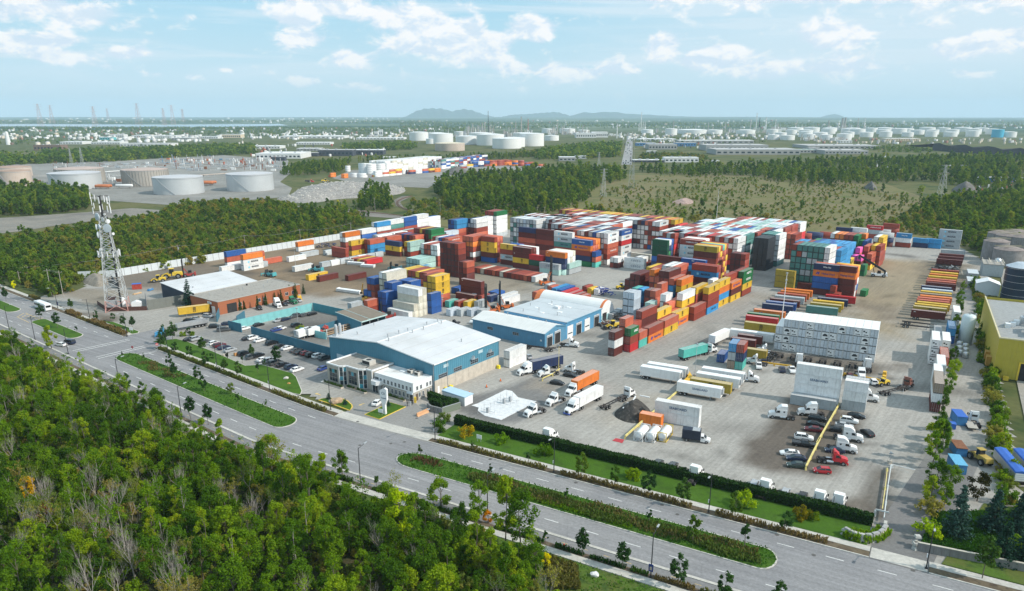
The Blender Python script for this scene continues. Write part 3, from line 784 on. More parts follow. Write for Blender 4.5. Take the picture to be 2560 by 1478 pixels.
row('blue pair beside pale blue cluster',266,-133.5,['bbcc','bbTT'],F20)
row('tall red cluster',266.0,-127.6,['rrss','rrrd'],F20);row('low red cluster',279.5,-131.5,['rrss','ddr'],F20)
row('white cooler pair',262.6,-121.4,['gwww'],F20);row('aqua and grey cluster',257.5,-125.4,['rra','ag'],F20);row('salmon cluster',261.5,-119.5,['ros'],12.19)
row('sky blue stack',291.9,-131.6,['rccs','rccrd','dbbrd'],12.19)
stack('orange and yellow stack',(292.2,-128.2),'u',12.19,'yry(m)o',0);stack('pink roofed stack',(303.4,-135.6),'u',12.19,'ddrrs',0)
row('white door block',303.3,-138.2,['ddddw','ddddw'],12.19)
row('stepped orange stack',291.5,-138.4,['dros','drrso'],F20);row('dark block behind trench',290.8,-147.6,['dddd','dddd','ddd'],12.19)
row('yellow ended block',308.5,-141.2,['dddd','drrr','rrdr','dddr','bbby'],12.19)
stack('navy stack',(325,-131.5),'v',12.19,'nn(P)dc(W)b(P)',0);stack('maroon stack',(325,-144.3),'v',12.19,'ddddd',0)
stack('maroon topped stack',(315,-121.7),'v',12.19,'rdd(D)c(M)r',0);row('brown stacks behind maroon topped stack',317.6,-121.7,['rrdrr'],12.19,ax='v')
row('long yellow and red stack',347.5,-135.2,['drrrdY(m)','rryrsy','rsrryr','yrssrT','yryrsy','rysyrr'],12.19,ax='v')
row('maroon corner stack',352.5,-122.4,['ddrrr','ddddd','ddddd'],F20)
row('white lettered stack',360.7,-148.7,['gggw(M)w(M)r(S)','wgbwwr','wwwbrw','wrwwsw','rwwssr'],12.19,ax='v')
row('dark green stack',350.5,-163.2,['nnbEEE'],8.6,ax='v');row('white topped stack beside dark green stack',353.0,-163.2,['neeenw','nbnnbb'],8.6,ax='v')
row('grey pair behind lane',357.5,-150.5,['gg','gg'],8.0,ax='v')
row('lettered white stack by gap',352,-176.5,['w(C)w(C)'],12.19,ax='v');row('small white stacks by gap',356,-179.4,['rw','rw'],F20);row('grey container by wall',366,-180,['dl'],12.19,ax='v')
row('white boxes by gap',347.5,-190.0,['dw','rw'],F20)
PAL1='wwwwgggggxwwdrrrddnbwgrswrs'
def pick(pal,n,rs):return ''.join(pal[rs.randint(len(pal))]for _ in range(n))
rs_=RSt(3)
def big(block,u,v,ncol,nt,pal=PAL1,right=None,var=.0,L=12.19,skip_end=0):
 cols=[]
 for i in range(ncol):
  n=nt-(1 if rs_.rand()<var else 0)-(1 if i>=ncol-skip_end else 0)
  cols.append(pick(pal,n,rs_))
 if right:cols[0]=right
 row(block,u,v,cols,L)
big('first wall of back block',352.5,-199.6,13,6,right='w(M)rs(S)sw(M)w(M)')
big('second wall of back block',366.2,-198.6,20,6,right='w(M)w(M)w(M)Rw(M)b(S)')
big('third wall of back block',380.6,-212.5,19,6,right='wwwwws(S)')
big('fourth wall of back block',394.6,-213.5,22,6,right='wrwwrw')
big('fifth wall of back block',411.0,-197.2,27,6,right='wwrwr(S)w(M)',var=.08)
big('sixth wall of back block',425.0,-193.8,34,6,'yyysrrrdyyor',right='rrdrry(m)')
stack('red end stack of back block',(425.5,-190.6),'u',12.19,'drdRR',0)
big('left corner of back block',372.5,-262.0,8,6,'gggwwgtxgw')
big('far left wall of back block',389.0,-250.5,13,6,'wwwwgrwxw')
big('front wall of middle block',379.3,-136.6,18,6,'wgggdrrrnbwgwrR',right='rw(M)r(S)w(M)ww')
row('red ended stacks of middle block',374,-170,['rdrRrr','rdrrdg','rdddrr'],12.19)
big('second wall of middle block',392.0,-136.4,18,6,'wwwwrrsgxw',right='tgtgtt')
big('third wall of middle block',404.8,-135.0,18,6,'wwrrswbwxa');big('fourth wall of middle block',417.6,-129.0,20,6,'rrswwwaabxn',right='wwwwtw')
big('fifth wall of middle block',430.4,-128.0,21,6,'aawwaaxwrs',right='rrrrsr');big('sixth wall of middle block',443.2,-128.0,19,6,'awwaaxwwar',right='wwwwrr');big('back wall of middle block',456.2,-127.0,16,6,'bwxrsaww',right='R(S)R(S)RR(S)ww(M)')
big('charcoal block',388.6,-123.6,3,6,'k');big('teal ended block',404.4,-122.8,4,6,'ttttg',right='twwwww');
row('red stack behind teal ended block',430.4,-121.8,['rrrrr','rrrrs'],12.19)
for i,(v,t)in ENx([(-203.8,'e(D)nro(H)b(W)'),(-217.0,'ddr(S)t(X)g(M)w(M)'),(-229.5,'drdrdd'),(-242.0,'drrsdn')]):
 row('front line of back block',341.5 if i==0 else 343.5,v,[t],12.19,ax='v',first=i)
row('orange stack behind front line',344.2,-203.8,['rgosr','yrrso','odnoo','rrron'],12.19,ax='v')
row('navy ended stack behind front line',346.2,-216.0,['ddron','drrso','drros'],10.5,ax='v')
stack('small blue topped stack',(341.7,-200.6),'u',F20,'Tsb',0)
stack('gold striped stack',(315.8,-225.3),'v',12.19,'dy(m)d(D)d(m)',0);row('white column beside gold striped stack',318.4,-225.3,['dddd','wwww'],12.19,ax='v')
stack('small striped stack',(319,-238.6),'v',10.0,'dg(M)ry(m)',0);stack('dark pair',(323,-236.8),'v',8.0,'ndnb',0)
stack('bright red topped stack',(314.8,-217.0),'v',9.0,'dE(U)R',0)
stack('lettered grey pair',(312.4,-205.2),'v',12.19,'ag(C)',0);row('orange topped stack',315.4,-203.4,['anno(D)','wxww','dwlw','drwl'],12.19,ax='v')
row('aqua pair',317.3,-201.9,['ga'],12.19)
row('long low red row',292.0,-205.5,['w','r','s','r','r','r','d','r','l','r','s','r','r','l','s','r'],11.0)
stack('orange pair by fence',(275,-370),'u',12.19,'wo',0)
stack('orange and blue pair by fence',(221,-360.5),'u',12.19,'wsb',0);stack('bright orange stack by fence',(233.6,-362.0),'u',12.19,'os',0)
stack('lettered white stack by shed',(221.5,-346.0),'u',12.19,'w(M)w(M)o',0)
stack('yellow striped stack',(285.7,-333.8),'u',12.19,'y(m)ry(m)',0);stack('red pair',(277.3,-329.6),'v',12.19,'rr',0)
row('low striped row',271,-305.0,['R','r','y','r','s'],12.19);row('sky blue pair',294.9,-327.9,['ccs','rrr'],12.19);row('red stack beyond sky blue pair',308.2,-327.0,['rrs','rrr'],12.19)
stack('navy and yellow stack',(300.6,-308.8),'v',12.19,'dy(m)n',0);row('yellow ended stack',303.5,-303.2,['raa','dry'],12.19)
row('back row along fence',292,-346.3,['rrwo','rrww'],12.19);row('back row along fence',306,-347.0,['ttb(P)w','ttbw'],12.19,first=2);row('back row along fence',319.2,-347.5,['rrrwc','rrrww'],12.19,first=4)
row('back row along fence',332,-348.5,['rrrtw','rrrww'],12.19,first=6);row('back row along fence',346,-350,['rrrbb','rrrww'],12.19,first=8);row('back row along fence',360,-352.5,['rrwww','rwwww'],12.19,first=10);row('back row along fence',373.5,-354,['wwww','wwwb'],12.19,first=12)
row('white row before fence row',309.5,-336.5,['rrw','rrg'],12.19);row('white row before fence row',322.5,-336.0,['rsw','rrw'],12.19,first=2);row('white row before fence row',336,-337,['rrr','rra'],12.19,first=4)
row('stripe ended stack',323,-317.8,['srs','rdr','dbn','rrr','drb','rgr','rrr'],8.0)
row('green ended stack',332,-312.8,['rree','rddE','drrd','rryy','drdr','ryyr'],12.19);row('pale stack beyond green ended stack',345.5,-312.5,['rsx','rrg','drr'],12.19)
row('blue topped stack',358,-314.6,['rrscc','rrdbb','rrdbn'],12.19);row('tall white stack',369.5,-307.6,['rsrww','rddgw','rrdgn'],12.19);row('tall white stack',382.4,-309,['wwwww','rwwgw'],12.19,first=3)
row('tall grey stack with a green top',389.5,-306.6,['gwwwwe','gggggr','ggggdr','gggggr'],12.19)
row('lettered red stack',314,-282.6,['rrss(S)','rrrr','rbrb','rrrw','rrrr'],12.19);row('tall orange stack',313.2,-263.4,['dwr(S)os','drros','drrrs'],12.19);row('reds beyond tall orange stack',327.5,-263.2,['rrss','rrrs','rrsr'],12.19)
stack('tall yellow stack',(318.6,-252.3),'v',10.0,'bdy(m)y(m)r',0);row('reds behind tall yellow stack',321.2,-252.3,['rdrrs','rrrrs'],10.0,ax='v')
row('white lettered cluster',292.5,-271.4,['rrw(C)w','rrww','rrsr','rrrs','rraw'],12.19)
row('aqua cluster',279.5,-272.6,['aa','aa','aa','aa'],16.15);row('low sky blue pair',268.8,-266.5,['a','c'],14.6)
row('tall brown stack',277.5,-243.2,['ddddrr','dddddd','dddddr','dddddd','ddddrd'],F20);row('low red step',266.0,-228.0,['ddrs','dddd'],F20)
row('yellow and red row',246.0,-235.4,['yrs','rsr','dsy','dYr','rrr','dsy','ryy'],12.19)
row('yellow cluster',232.5,-217.5,['sy(m)y(m)y(m)','ryyy','ryyr'],9.5)
row('cream stack',215.5,-230.2,['wllll','blllw'],12.19);row('small red and blue pair',214,-236.5,['rrrb','obrb','yb'],F20)
row('blue block',212.2,-221.0,['bbb','bbbb','bbbb'],F20);row('blue step',207.2,-222.4,['bbb','bbb'],5.0)
row('tall blue column',219.0,-219.2,['bbbb','bbbb','bbbb'],F20)
stack('lowest white box',(205.0,-207.3),'v',12.19,'w',0);stack('white step',(207.6,-206.8),'v',12.19,'ll',0);row('white pile',210.2,-206.4,['lllw','llll'],12.19,ax='v');row('blue end column',216.6,-205.2,['bbb'],F20)
stack('maroon pile',(247.0,-203.4),'v',12.19,'ddd(D)',0);stack('maroon foot',(243.6,-204.6),'v',11.0,'d',0);row('blue boxes behind maroon pile',254,-200,['b','b'],F20);row('blue boxes left of maroon pile',250,-219,['b','b'],F20)
stack('lone yellow box',(227,-299.0),'u',12.19,'y(m)',0);stack('lone maroon box',(228.0,-292.0),'u',12.19,'d',0);stack('open maroon box',(238,-282),'u',12.19,'d',0)
stack('boxes by open shed',(193.5,-228.5),'u',F20,'rg',0);stack('boxes by open shed',(200.5,-226.5),'u',F20,'rs',1)
for i in range(6):
 stack('low boxes along fence',(212+i*13.0,-352+(i%2)*5),'u',12.19,'wgswgg'[i],i)
row('white boxes in dirt yard',236,-322,['w'],12.19)
for i in range(7):stack('pale row in dirt yard',(252+i*6.4,-319.5+i*.2),'u',F20,'gwggwgg'[i],i)
LOW=[((266,-165),'u',12.19,'s'),((268,-168.4),'u',12.19,'r'),((270.5,-172),'u',12.19,'R'),((273,-175.6),'u',12.19,'R'),((276,-179.6),'u',12.19,'b'),((277,-183.2),'u',12.19,'c'),((279,-187),'u',F20,'s'),((281.5,-190.4),'u',F20,'g'),
((287,-170),'u',F20,'y'),((289,-174),'u',F20,'r'),((287,-166.5),'u',F20,'w'),((246,-190),'u',12.19,'w'),((250,-194),'u',12.19,'w'),((247,-198),'u',F20,'n'),((245,-201.5),'u',F20,'r'),((246,-206),'u',F20,'x'),((248,-210),'u',F20,'x'),
((236,-196),'u',F20,'g'),((233,-199.5),'u',F20,'y'),((231,-203),'u',F20,'r'),((229,-206.5),'u',F20,'T'),((227,-210),'u',F20,'r'),((226,-186),'u',F20,'g'),((223.5,-189.5),'u',F20,'x'),((221,-193),'u',F20,'g'),((218.5,-196.5),'u',F20,'x')]
for i,(P,ax,L,t)in ENx(LOW):stack('scattered low boxes behind workshop',P,ax,L,t,i)
row('light blue pair in lorry park',255.5,-176.5,['mc','ms'],F20)
stack('white box beside warehouse',(181.8,-138.0),'u',9.5,'ww',0)
row('teal front block',361.5,-85.9,['wwwwwww','ttgtttt','gtttgtt','ttgtgtt','ttgttgt','tttttrt','rtttttr'],12.19)
for k,(u,v,n,t,pal)in ENx([(374.5,-83.8,8,6,'cccbccrsbc'),(387.5,-84.6,9,6,'cccsrcbc'),(400.5,-87.6,8,5,'cccbrsc'),(413.5,-88.4,7,5,'cccbcecc')]):
 row(''+ORD[k]+' blue row',u,v,['c'*t]+[pick(pal,t-(1 if i==0 and k==1 else 0),rs_)for i in range(n)],12.19)
stack('long red box before teal block',(357.6,-85.2),'v',12.6,'d',0)
stack('mustard cooler stack',(354.0,-98.5),'v',9.1,'YYY',0)
row('navy and orange stack',350.2,-78.4,['dbbo(H)n(W)','drrrs'],11.0,ax='v');row('maroon and orange stack',351.5,-71.3,['d(D)ddo(H)d(D)','wgroo','rbwoy'],9.8,ax='v')
row('small red step',346.5,-77.8,['rr'],3.0);stack('small red step',(344.2,-75.6),'u',F20-1,'r',1);stack('lone green box',(358.5,-67.4),'u',F20,'e',0)
row('yellow column',404,-85.0,['ryy','ro'],F20);row('pink box stack',415,-82.6,['ddp','rrp'],F20);stack('pink box stack',(423,-85.4),'u',F20,'rrsp',2)
row('maroon column',424.5,-79.6,['yrs'],12.19);row('maroon column',431,-83,['drrs'],12.19,first=1);row('brown column',436,-77.8,['rrrr','rrry'],12.19);row('yellow pair',449.0,-79.6,['rryyy','rrrrw'],12.19)
stack('green pair by lifting truck',(406,-78.4),'u',F20,'ee',0)
row('blue column',449,-87.6,['rnnb','rree'],12.19);row('orange column',456,-90,['rrdoo','rrros'],F20)
row('back stack with a green corner',447.5,-92.2,['Eddee','EdEdr','rdddr','rodoo','roooo','rrdrw'],12.19)
for i,(u,v,t)in ENx([(497,-131,'rr'),(505,-126,'nn'),(510,-119,'rr'),(517,-111,'rnn'),(522,-103,'rww'),(540,-97,'rgR(S)'),(545,-93,'gg'),(556,-90,'rrr'),(510.5,-85,'dng'),(514,-75.5,'rwc(W)'),(519,-66.5,'nc'),(521,-59.5,'cc')]):
 stack('far line of stacks',(u,v),'v',10.0 if i<8 else 8.6,t,i)
stack('tall lettered stack at far end',(526.5,-50),'v',12.19,'g(M)g(M)g(M)g(M)',0)
def rowB(block,u,v,cols,L=12.19,ax='u',first=0,pitch=2.53):row(block,u,v,cols,L,pitch,B,62.0,first,ax)
rowB('small four colour stack',234.8,-39.6,['Tnr','mgc'],F20);stack('blue box by small four colour stack',(239.5,-46.6),'u',F20,'b',0,B,62.0)
stack('lettered white pair by yellow kerb',(182.0,-40.4),'v',12.19,'w(D)w(B)',0,B,62.0);stack('orange box behind tanks',(178.0,-49.5),'v',6.06,'o',0,B,62.0)
stack('four high white stack',(214.6,-9.0),'v',12.19,'gw(D)w(B)w',0,B,62.0);stack('grey box at foot of white stack',(211.9,-9.4),'v',12.19,'g',0,B,62.0)
stack('three high white stack',(214.6,-1.9),'v',F20,'gww',0,B,62.0);stack('white box behind three high white stack',(217.2,-1.9),'v',F20,'gwg',0,B,62.0)
def rank():
 W_,H_=1280,740
 idb=-np.ones((H_,W_),int);zb=np.full((H_,W_),1e9)
 def fill(P3,k):
  pp=[pix(p)for p in P3];x=NAx([a/2 for a,b_ in pp]);y=NAx([b_/2 for a,b_ in pp])
  z=sum(p.y for p in P3)/len(P3)
  x0,x1,y0,y1=int(max(0,x.min())),int(min(W_-1,x.max()+1)),int(max(0,y.min())),int(min(H_-1,y.max()+1))
  if x1<=x0 or y1<=y0:return
  gx,gy=np.meshgrid(np.arange(x0,x1+1)+.5,np.arange(y0,y1+1)+.5)
  ins=np.ones(gx.shape,bool);s=None
  for i in range(len(x)):
   j=(i+1)%len(x);c=(x[j]-x[i])*(gy-y[i])-(y[j]-y[i])*(gx-x[i])
   if s is None:s=np.sign((x[1]-x[0])*(y[2]-y[0])-(y[1]-y[0])*(x[2]-x[0]))
   ins&=c*s>=0
  sub=zb[y0:y1+1,x0:x1+1];m=ins&(sub>z)
  sub[m]=z;idb[y0:y1+1,x0:x1+1][m]=k
 for k,b in ENx(BOXES):
  c,s=CSx(b['rz']),SNx(b['rz']);h,w=b['L']/2,CW/2;p=b['p']
  q=lambda x,y,z:V3((p.x+c*x-s*y,p.y+s*x+c*y,p.z+z))
  fill([q(-h,-w,CH),q(h,-w,CH),q(h,w,CH),q(-h,w,CH)],k)
  fill([q(-h,-w,0),q(h,-w,0),q(h,-w,CH),q(-h,-w,CH)],k)
  fill([q(-h,-w,0),q(-h,w,0),q(-h,w,CH),q(-h,-w,CH)],k)
  fill([q(h,-w,0),q(h,w,0),q(h,w,CH),q(h,-w,CH)],k)
 n=np.bincount(idb[idb>=0],minlength=len(BOXES))
 return n
SEEN=rank()
order=np.argsort(-SEEN)
SINGLE=set(int(i)for i in order[:298]if SEEN[i]>0)
TIERW=['bottom','second tier','third tier','fourth tier','fifth tier','sixth tier','seventh tier']
def f0m(b,name='shipping_container',label=None,cat='shipping container',group=None):
 c=CC[b['k']];v=1+rnd.uniform(-.14,.10)
 c=TUx(min(.8,x*v)for x in c)
 L=b['L'];near=b['p'].length<330 or b['mk']
 if near:
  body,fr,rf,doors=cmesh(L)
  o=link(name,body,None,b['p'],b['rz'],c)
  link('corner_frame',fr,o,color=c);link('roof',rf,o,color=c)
  if b['ax']=='u':
   for dm,rm in doors:
    d=link('door',dm,o,color=c)
    if b['p'].length<290:link('lock_rod',rm,d)
  else:
   link('door',doors[0][0],o,color=c);link('door',doors[1][0],o,color=c)
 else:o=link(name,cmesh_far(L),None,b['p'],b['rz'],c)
 if b['mk']and b['p'].length<620:mark(o,b['mk'],L)
 return tag(o,label,cat,group)
used={}
blocks_n={}
for b in BOXES:blocks_n[b['block']]=max(blocks_n.get(b['block'],0),b['nth']+1)
far_v,far_f,far_c=[],[],[]
for i,b in ENx(BOXES):
 if i in SINGLE:
  n,t=b['n'],b['t']
  tier='standing alone' if n==1 else 'topmost' if t==n-1 else TIERW[t]
  if b['nth']==0 and blocks_n[b['block']]==1:pos='in '+b['block']if n>1 else ''
  else:pos=('in %s stack of '%ORD[b['nth']]if n>1 else '%s of '%ORD[b['nth']])+b['block']
  lab=CNAME[b['k']]+' container, '+tier+(' '+pos if pos else '')
  if not pos:lab=CNAME[b['k']]+' container standing alone, '+b['block']
  if lab in used:lab+=' beyond first'
  used[lab]=1
  f0m(b,label=lab,group='shipping containers stacked in yard')
 else:
  h,w=b['L']/2,CW/2;c,s=CSx(b['rz']),SNx(b['rz']);p=b['p'];o=len(far_v)
  g=.05
  bx=[(-h,-w,0),(h,-w,0),(h,w,0),(-h,w,0),(-h,-w,CH-.02),(h,-w,CH-.02),(h,w,CH-.02),(-h,w,CH-.02)]
  far_v+=[(p.x+c*x-s*y,p.y+s*x+c*y,p.z+z)for x,y,z in bx]
  far_f+=[(o+a,o+e,o+q,o+r)for a,e,q,r in((4,5,6,7),(0,1,5,4),(1,2,6,5),(2,3,7,6))]
  v=1+rnd.uniform(-.16,.10);cc=TUx(min(.8,x*v)for x in CC[b['k']]);far_c+=[cc]*8
  o=len(far_v);e=-h
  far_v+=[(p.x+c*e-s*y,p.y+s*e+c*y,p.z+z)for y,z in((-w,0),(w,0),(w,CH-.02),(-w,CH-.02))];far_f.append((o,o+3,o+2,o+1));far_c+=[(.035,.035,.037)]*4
  o=len(far_v);e=-h-.03
  far_v+=[(p.x+c*e-s*y,p.y+s*e+c*y,p.z+z)for y,z in((-w+.16,.2),(w-.16,.2),(w-.16,CH-.2),(-w+.16,CH-.2))]
  far_f.append((o,o+3,o+2,o+1));far_c+=[TUx(x*.93 for x in cc)]*4
f0f('container_stacks',f0q('container_stacks',far_v,far_f,M_BOXP,NAx(far_c)),None,'stuff')
M_WHITE=mat('white container paint',(.78,.785,.78),.5,var=.09,scale=.6,streak=.25,dirt=(.30,.24,.18))
m0g=mat('dark machinery',(.03,.032,.035),.6,var=.3,scale=2)
m01=mat('grey paint',(.36,.38,.40),.55,var=.15)
def reefer_meshes(L=12.19,H=CH):
 h,w=L/2,CW/2;b=MB()
 b.box(-h+.08,h,-w+.03,w-.03,.1,H-.02);
 for x in(-h,h-.12):
  for y in(-w,w-.12):b.box(x,x+.14,y,y+.12,0,H)
 for y in(-w,w-.08):b.box(-h,h,y,y+.08,0,.15);b.box(-h,h,y,y+.08,H-.1,H+.004)
 b.box(-h+.02,-h+.06,-w+.05,w-.05,.05,H-.05,mi=1);b.box(-h+.2,h,-w+.01,w-.01,0,.08,mi=1)  # dark end plate is gasket; the low strip paints shade under the side
 body=b.mesh('reefer_body',[M_WHITE,M_SEAMSHADE])
 m=MB();m.box(-h-.01,-h+.08,-w+.17,w-.17,.14,H-.15);pan=m.mesh('machinery_panel',M_WHITE)
 f=MB();f.prism([(-.8,1.35),(.8,1.35),(.72,1.85),(.3,2.2),(-.3,2.2),(-.72,1.85)],-h-.05,-h-.012,'x');f.box(-h-.04,-h-.012,-.95,-.2,.35,.85)
 fan=f.mesh('fan_grille',m0g)
 f=MB();f.box(-h-.04,-h-.012,-.7,.7,.5,.72);f.box(-h-.05,-h-.012,-.22,.22,1.35,1.75);f.box(-h-.04,-h-.012,.4,.9,1.6,2.1)
 fan2=f.mesh('fan_grille',m0g)
 d=[]
 for s in(-1,1):
  q=MB();y0,y1=(-w+.17,-.04)if s<0 else(.04,w-.17);q.box(-h-.01,-h+.08,y0,y1,.16,H-.15)
  for e in(.12,.5,.86):q.box(-h-.035,-h,y0+(y1-y0)*e-.03,y0+(y1-y0)*e+.03,.1,H-.1)
  d.append(q.mesh('reefer_door',mat('worn shade-tinted white door',(.60,.645,.69),.5,var=.22,scale=1.6,streak=.45,randomv=.12,dirt=(.3,.3,.3))))  # blue-grey base has the shade of the door ends painted in; streaks are wear
 return body,pan,(fan,fan2),d
RM=reefer_meshes()
rsr=RSt(8)
def reefer(p,rz,label,kind,group):
 o=link('refrigerated_container',RM[0],None,p,rz);tag(o,label,'refrigerated container',group)
 if kind=='f':
  a=link('machinery_panel',RM[1],o);link('fan_grille',RM[2][rsr.randint(2)],a)
 else:
  for d in RM[3]:link('door',d,o)
 return o
FRONT=['dddfdddfdffd','ffdfdffdddfdd','ffdddddddddfd','dffdddddddfdd','dddddddfddfdf']
KINDS4=['dffddddfddfdf'[::1],'ffdddddddddfd','dffdfdffdddfd','ddddfdddfdffd']
n=13
for t in range(4):
 for i in range(n):
  if t==3 and i==n-1:continue
  c=B(263.5+12.19/2,-1.9-i*2.5-CW/2,t*(CH+.02))
  k=KINDS4[t][n-1-i]
  reefer(c,R(62),'white cooler box showing its %s, %s column from right, %s'%('fan end' if k=='f' else 'doors',ORD[i],('lowest tier','second tier up','third tier up','topmost')[t]),k,'refrigerated boxes in long white stack')
for i,(u,v,n_,ks)in ENx([(328,25.2,2,'df'),(282.5,20.4,2,'ff'),(270.7,16.6,3,'fff'),(252.0,18.2,2,'dd'),(241.0,17.2,2,'dd')]):
 for t in range(n_):
  reefer(B(u+6.1,v-CW/2,t*(CH+.02)),R(62),'white cooler box by boundary hedge, %s stack from far end, %s'%(ORD[i],('at bottom','second up','third up')[t]),ks[t],'refrigerated boxes along boundary hedge')
for i,(u,v,t)in ENx([(300.5,22.6,'bc'),(303,18.6,'g'),(261.8,19.3,'ws'),(224.2,16.6,'dwm')]):
 c=B(u+6.1,v-CW/2)
 for j,k in ENx(t):
  f0m(dict(p=V3((c.x,c.y,j*CH)),rz=R(62),L=12.19,k=k,mk=None,ax='u',nth=0,n=1,t=0,block=''),'hedge_side_container','%s container end-on beside boundary hedge, %s'%(CNAME[k],('on ground','on top of its pair','at top of three')[j]),'shipping container','containers along boundary hedge')
M_TEAL=mat('teal cladding',(.075,.235,.33),.5,var=.1,scale=.5,streak=.25,dirt=(.10,.12,.13))
M_AQUA=mat('aqua wall paint',(.20,.50,.52),.7,var=.14,scale=.5,streak=.3,dirt=(.12,.2,.2))
M_TEALD=mat('dark teal wall paint',(.045,.16,.23),.7,var=.14,scale=.5,streak=.2,dirt=(.16,.18,.18))
M_ROOFW=mat('white roof sheet',(.60,.605,.62),.5,randomv=.05,var=.1,scale=.12,dirt=(.40,.40,.39),dirt_amt=.4)
M_ROOFB=mat('pale blue roof sheet',(.50,.535,.56),.45,var=.09,scale=.2,dirt=(.40,.43,.46),dirt_amt=.5)
M_GRAVEL=mat('gravel roof',(.33,.31,.28),.95,var=.25,scale=1.4,dirt=(.15,.14,.13),dirt_amt=.55)
M_CONCW=mat('poured concrete wall',(.50,.45,.385),.9,var=.2,scale=.6,streak=.35,dirt=(.28,.24,.2))
M_BEIGE=mat('beige render',(.40,.375,.335),.85,var=.08,scale=.8)
M_WREND=mat('white render',(.74,.75,.76),.8,var=.07,scale=.7,streak=.12,dirt=(.4,.4,.4))
m0r=mat('window glass',(.022,.04,.055),.12,var=.3,scale=.5,spec=.8)
M_GLASSC=mat('pale window glass',(.05,.30,.40),.15,var=.3,scale=.5,spec=.8)
m04=mat('white trim',(.76,.77,.78),.6,var=.05)
M_BLACK=mat('black rubber',(.018,.018,.02),.75,var=.3)
m0v=mat('dark interior',(.03,.03,.032),.9,var=.4,scale=.6)  # near-black sheets that paint in the shade seen through openings
M_BRICK=mat('orange brick',(.36,.125,.06),.9,var=.22,scale=2.2,streak=.2,dirt=(.2,.1,.06))
M_NAVYW=mat('dark navy cladding',(.035,.05,.075),.6,var=.2,scale=.5)
M_OLIVE=mat('grey olive fence',(.17,.18,.165),.7,var=.14,scale=.5)
m0e=mat('yellow paint',(.72,.50,.05),.6,var=.2,scale=1.2,dirt=(.3,.22,.08),dirt_amt=.4)
m09=mat('silver metal',(.56,.58,.60),.35,.6,var=.12)
M_WOOD=mat('weathered timber',(.20,.17,.14),.9,var=.25,scale=2)
m0n=mat('rusty steel',(.22,.095,.05),.85,var=.3,scale=2)
YA=R(53)
def f0l(name,u,v,label,cat,group=None,ang=53.0,fr=Y):return f02(name,fr(u,v),R(ang),label,cat,group)
def louvre(parent,x,y,z,w,h,face):
 b=MB();fr_=MB();q=MB()
 def bx(m,a0,a1,d0,d1,c0,c1):
  if face=='y':m.box(x+a0,x+a1,y-d1,y-d0,z+c0,z+c1)
  else:m.box(x-d1,x-d0,y+a0,y+a1,z+c0,z+c1)
 bx(fr_,-w/2-.08,w/2+.08,.0,.07,-.08,0);bx(fr_,-w/2-.08,w/2+.08,.0,.07,h,h+.08)
 for s in(-w/2-.08,w/2):bx(fr_,s,s+.08,.0,.07,0,h)
 bx(q,-w/2,w/2,.005,.02,0,h)
 for i in range(1,int(w/.8)):bx(fr_,-w/2+i*w/int(w/.8)-.03,-w/2+i*w/int(w/.8)+.03,.02,.06,0,h)
 bx(fr_,-w/2,w/2,.02,.05,h/2-.03,h/2+.03)
 wn=q.bd('window',m0r,parent);fr_.bd('window_frame',m01,wn);return wn
def window(parent,x,y,z,w,h,face='x',glass=None,frame_m=None):
 b=MB();g=MB()
 def bx(m,a0,a1,d0,d1,c0,c1):
  if face=='y':m.box(x+a0,x+a1,y-d1,y-d0,z+c0,z+c1)
  else:m.box(x-d1,x-d0,y+a0,y+a1,z+c0,z+c1)
 bx(g,-w/2,w/2,.0,.02,0,h)
 for s in(-w/2-.06,w/2):bx(b,s,s+.06,0,.06,-.06,h+.06)
 bx(b,-w/2,w/2,0,.06,h,h+.06);bx(b,-w/2-.1,w/2+.1,0,.12,-.12,-.06)
 bx(b,-.025,.025,.02,.045,0,h)
 o=g.bd('window',glass or m0r,parent);b.bd('window_frame',frame_m or m04,o);return o
def clad(b,x0,x1,y,z0,z1,out,top=None,pitch=.9):
 n=max(2,int(abs(x1-x0)/pitch));o=len(b.v);m=0
 for i in range(n):
  for fx,d in((0,0),(.62,0),(.72,.05),(.9,.05)):
   a=x0+(x1-x0)*(i+fx)/n;zt=top(a)if top else z1
   b.v+=[(a,y-out*d,z0),(a,y-out*d,zt)];m+=1
 zt=top(x1)if top else z1
 b.v+=[(x1,y,z0),(x1,y,zt)];m+=1
 for i in range(m-1):
  f=(o+2*i,o+2*i+2,o+2*i+3,o+2*i+1);b.f.append(f if(out<0)==(x1>x0)else f[::-1]);b.mi.append(0)
def f0p(b,y0,y1,x,z0,z1,out,top=None,pitch=.9):
 o=len(b.v);k=len(b.f);clad(b,y0,y1,x,z0,z1,out,top,pitch)
 b.v[o:]=[(q,p,r)for p,q,r in b.v[o:]];b.f[k:]=[f[::-1]for f in b.f[k:]]
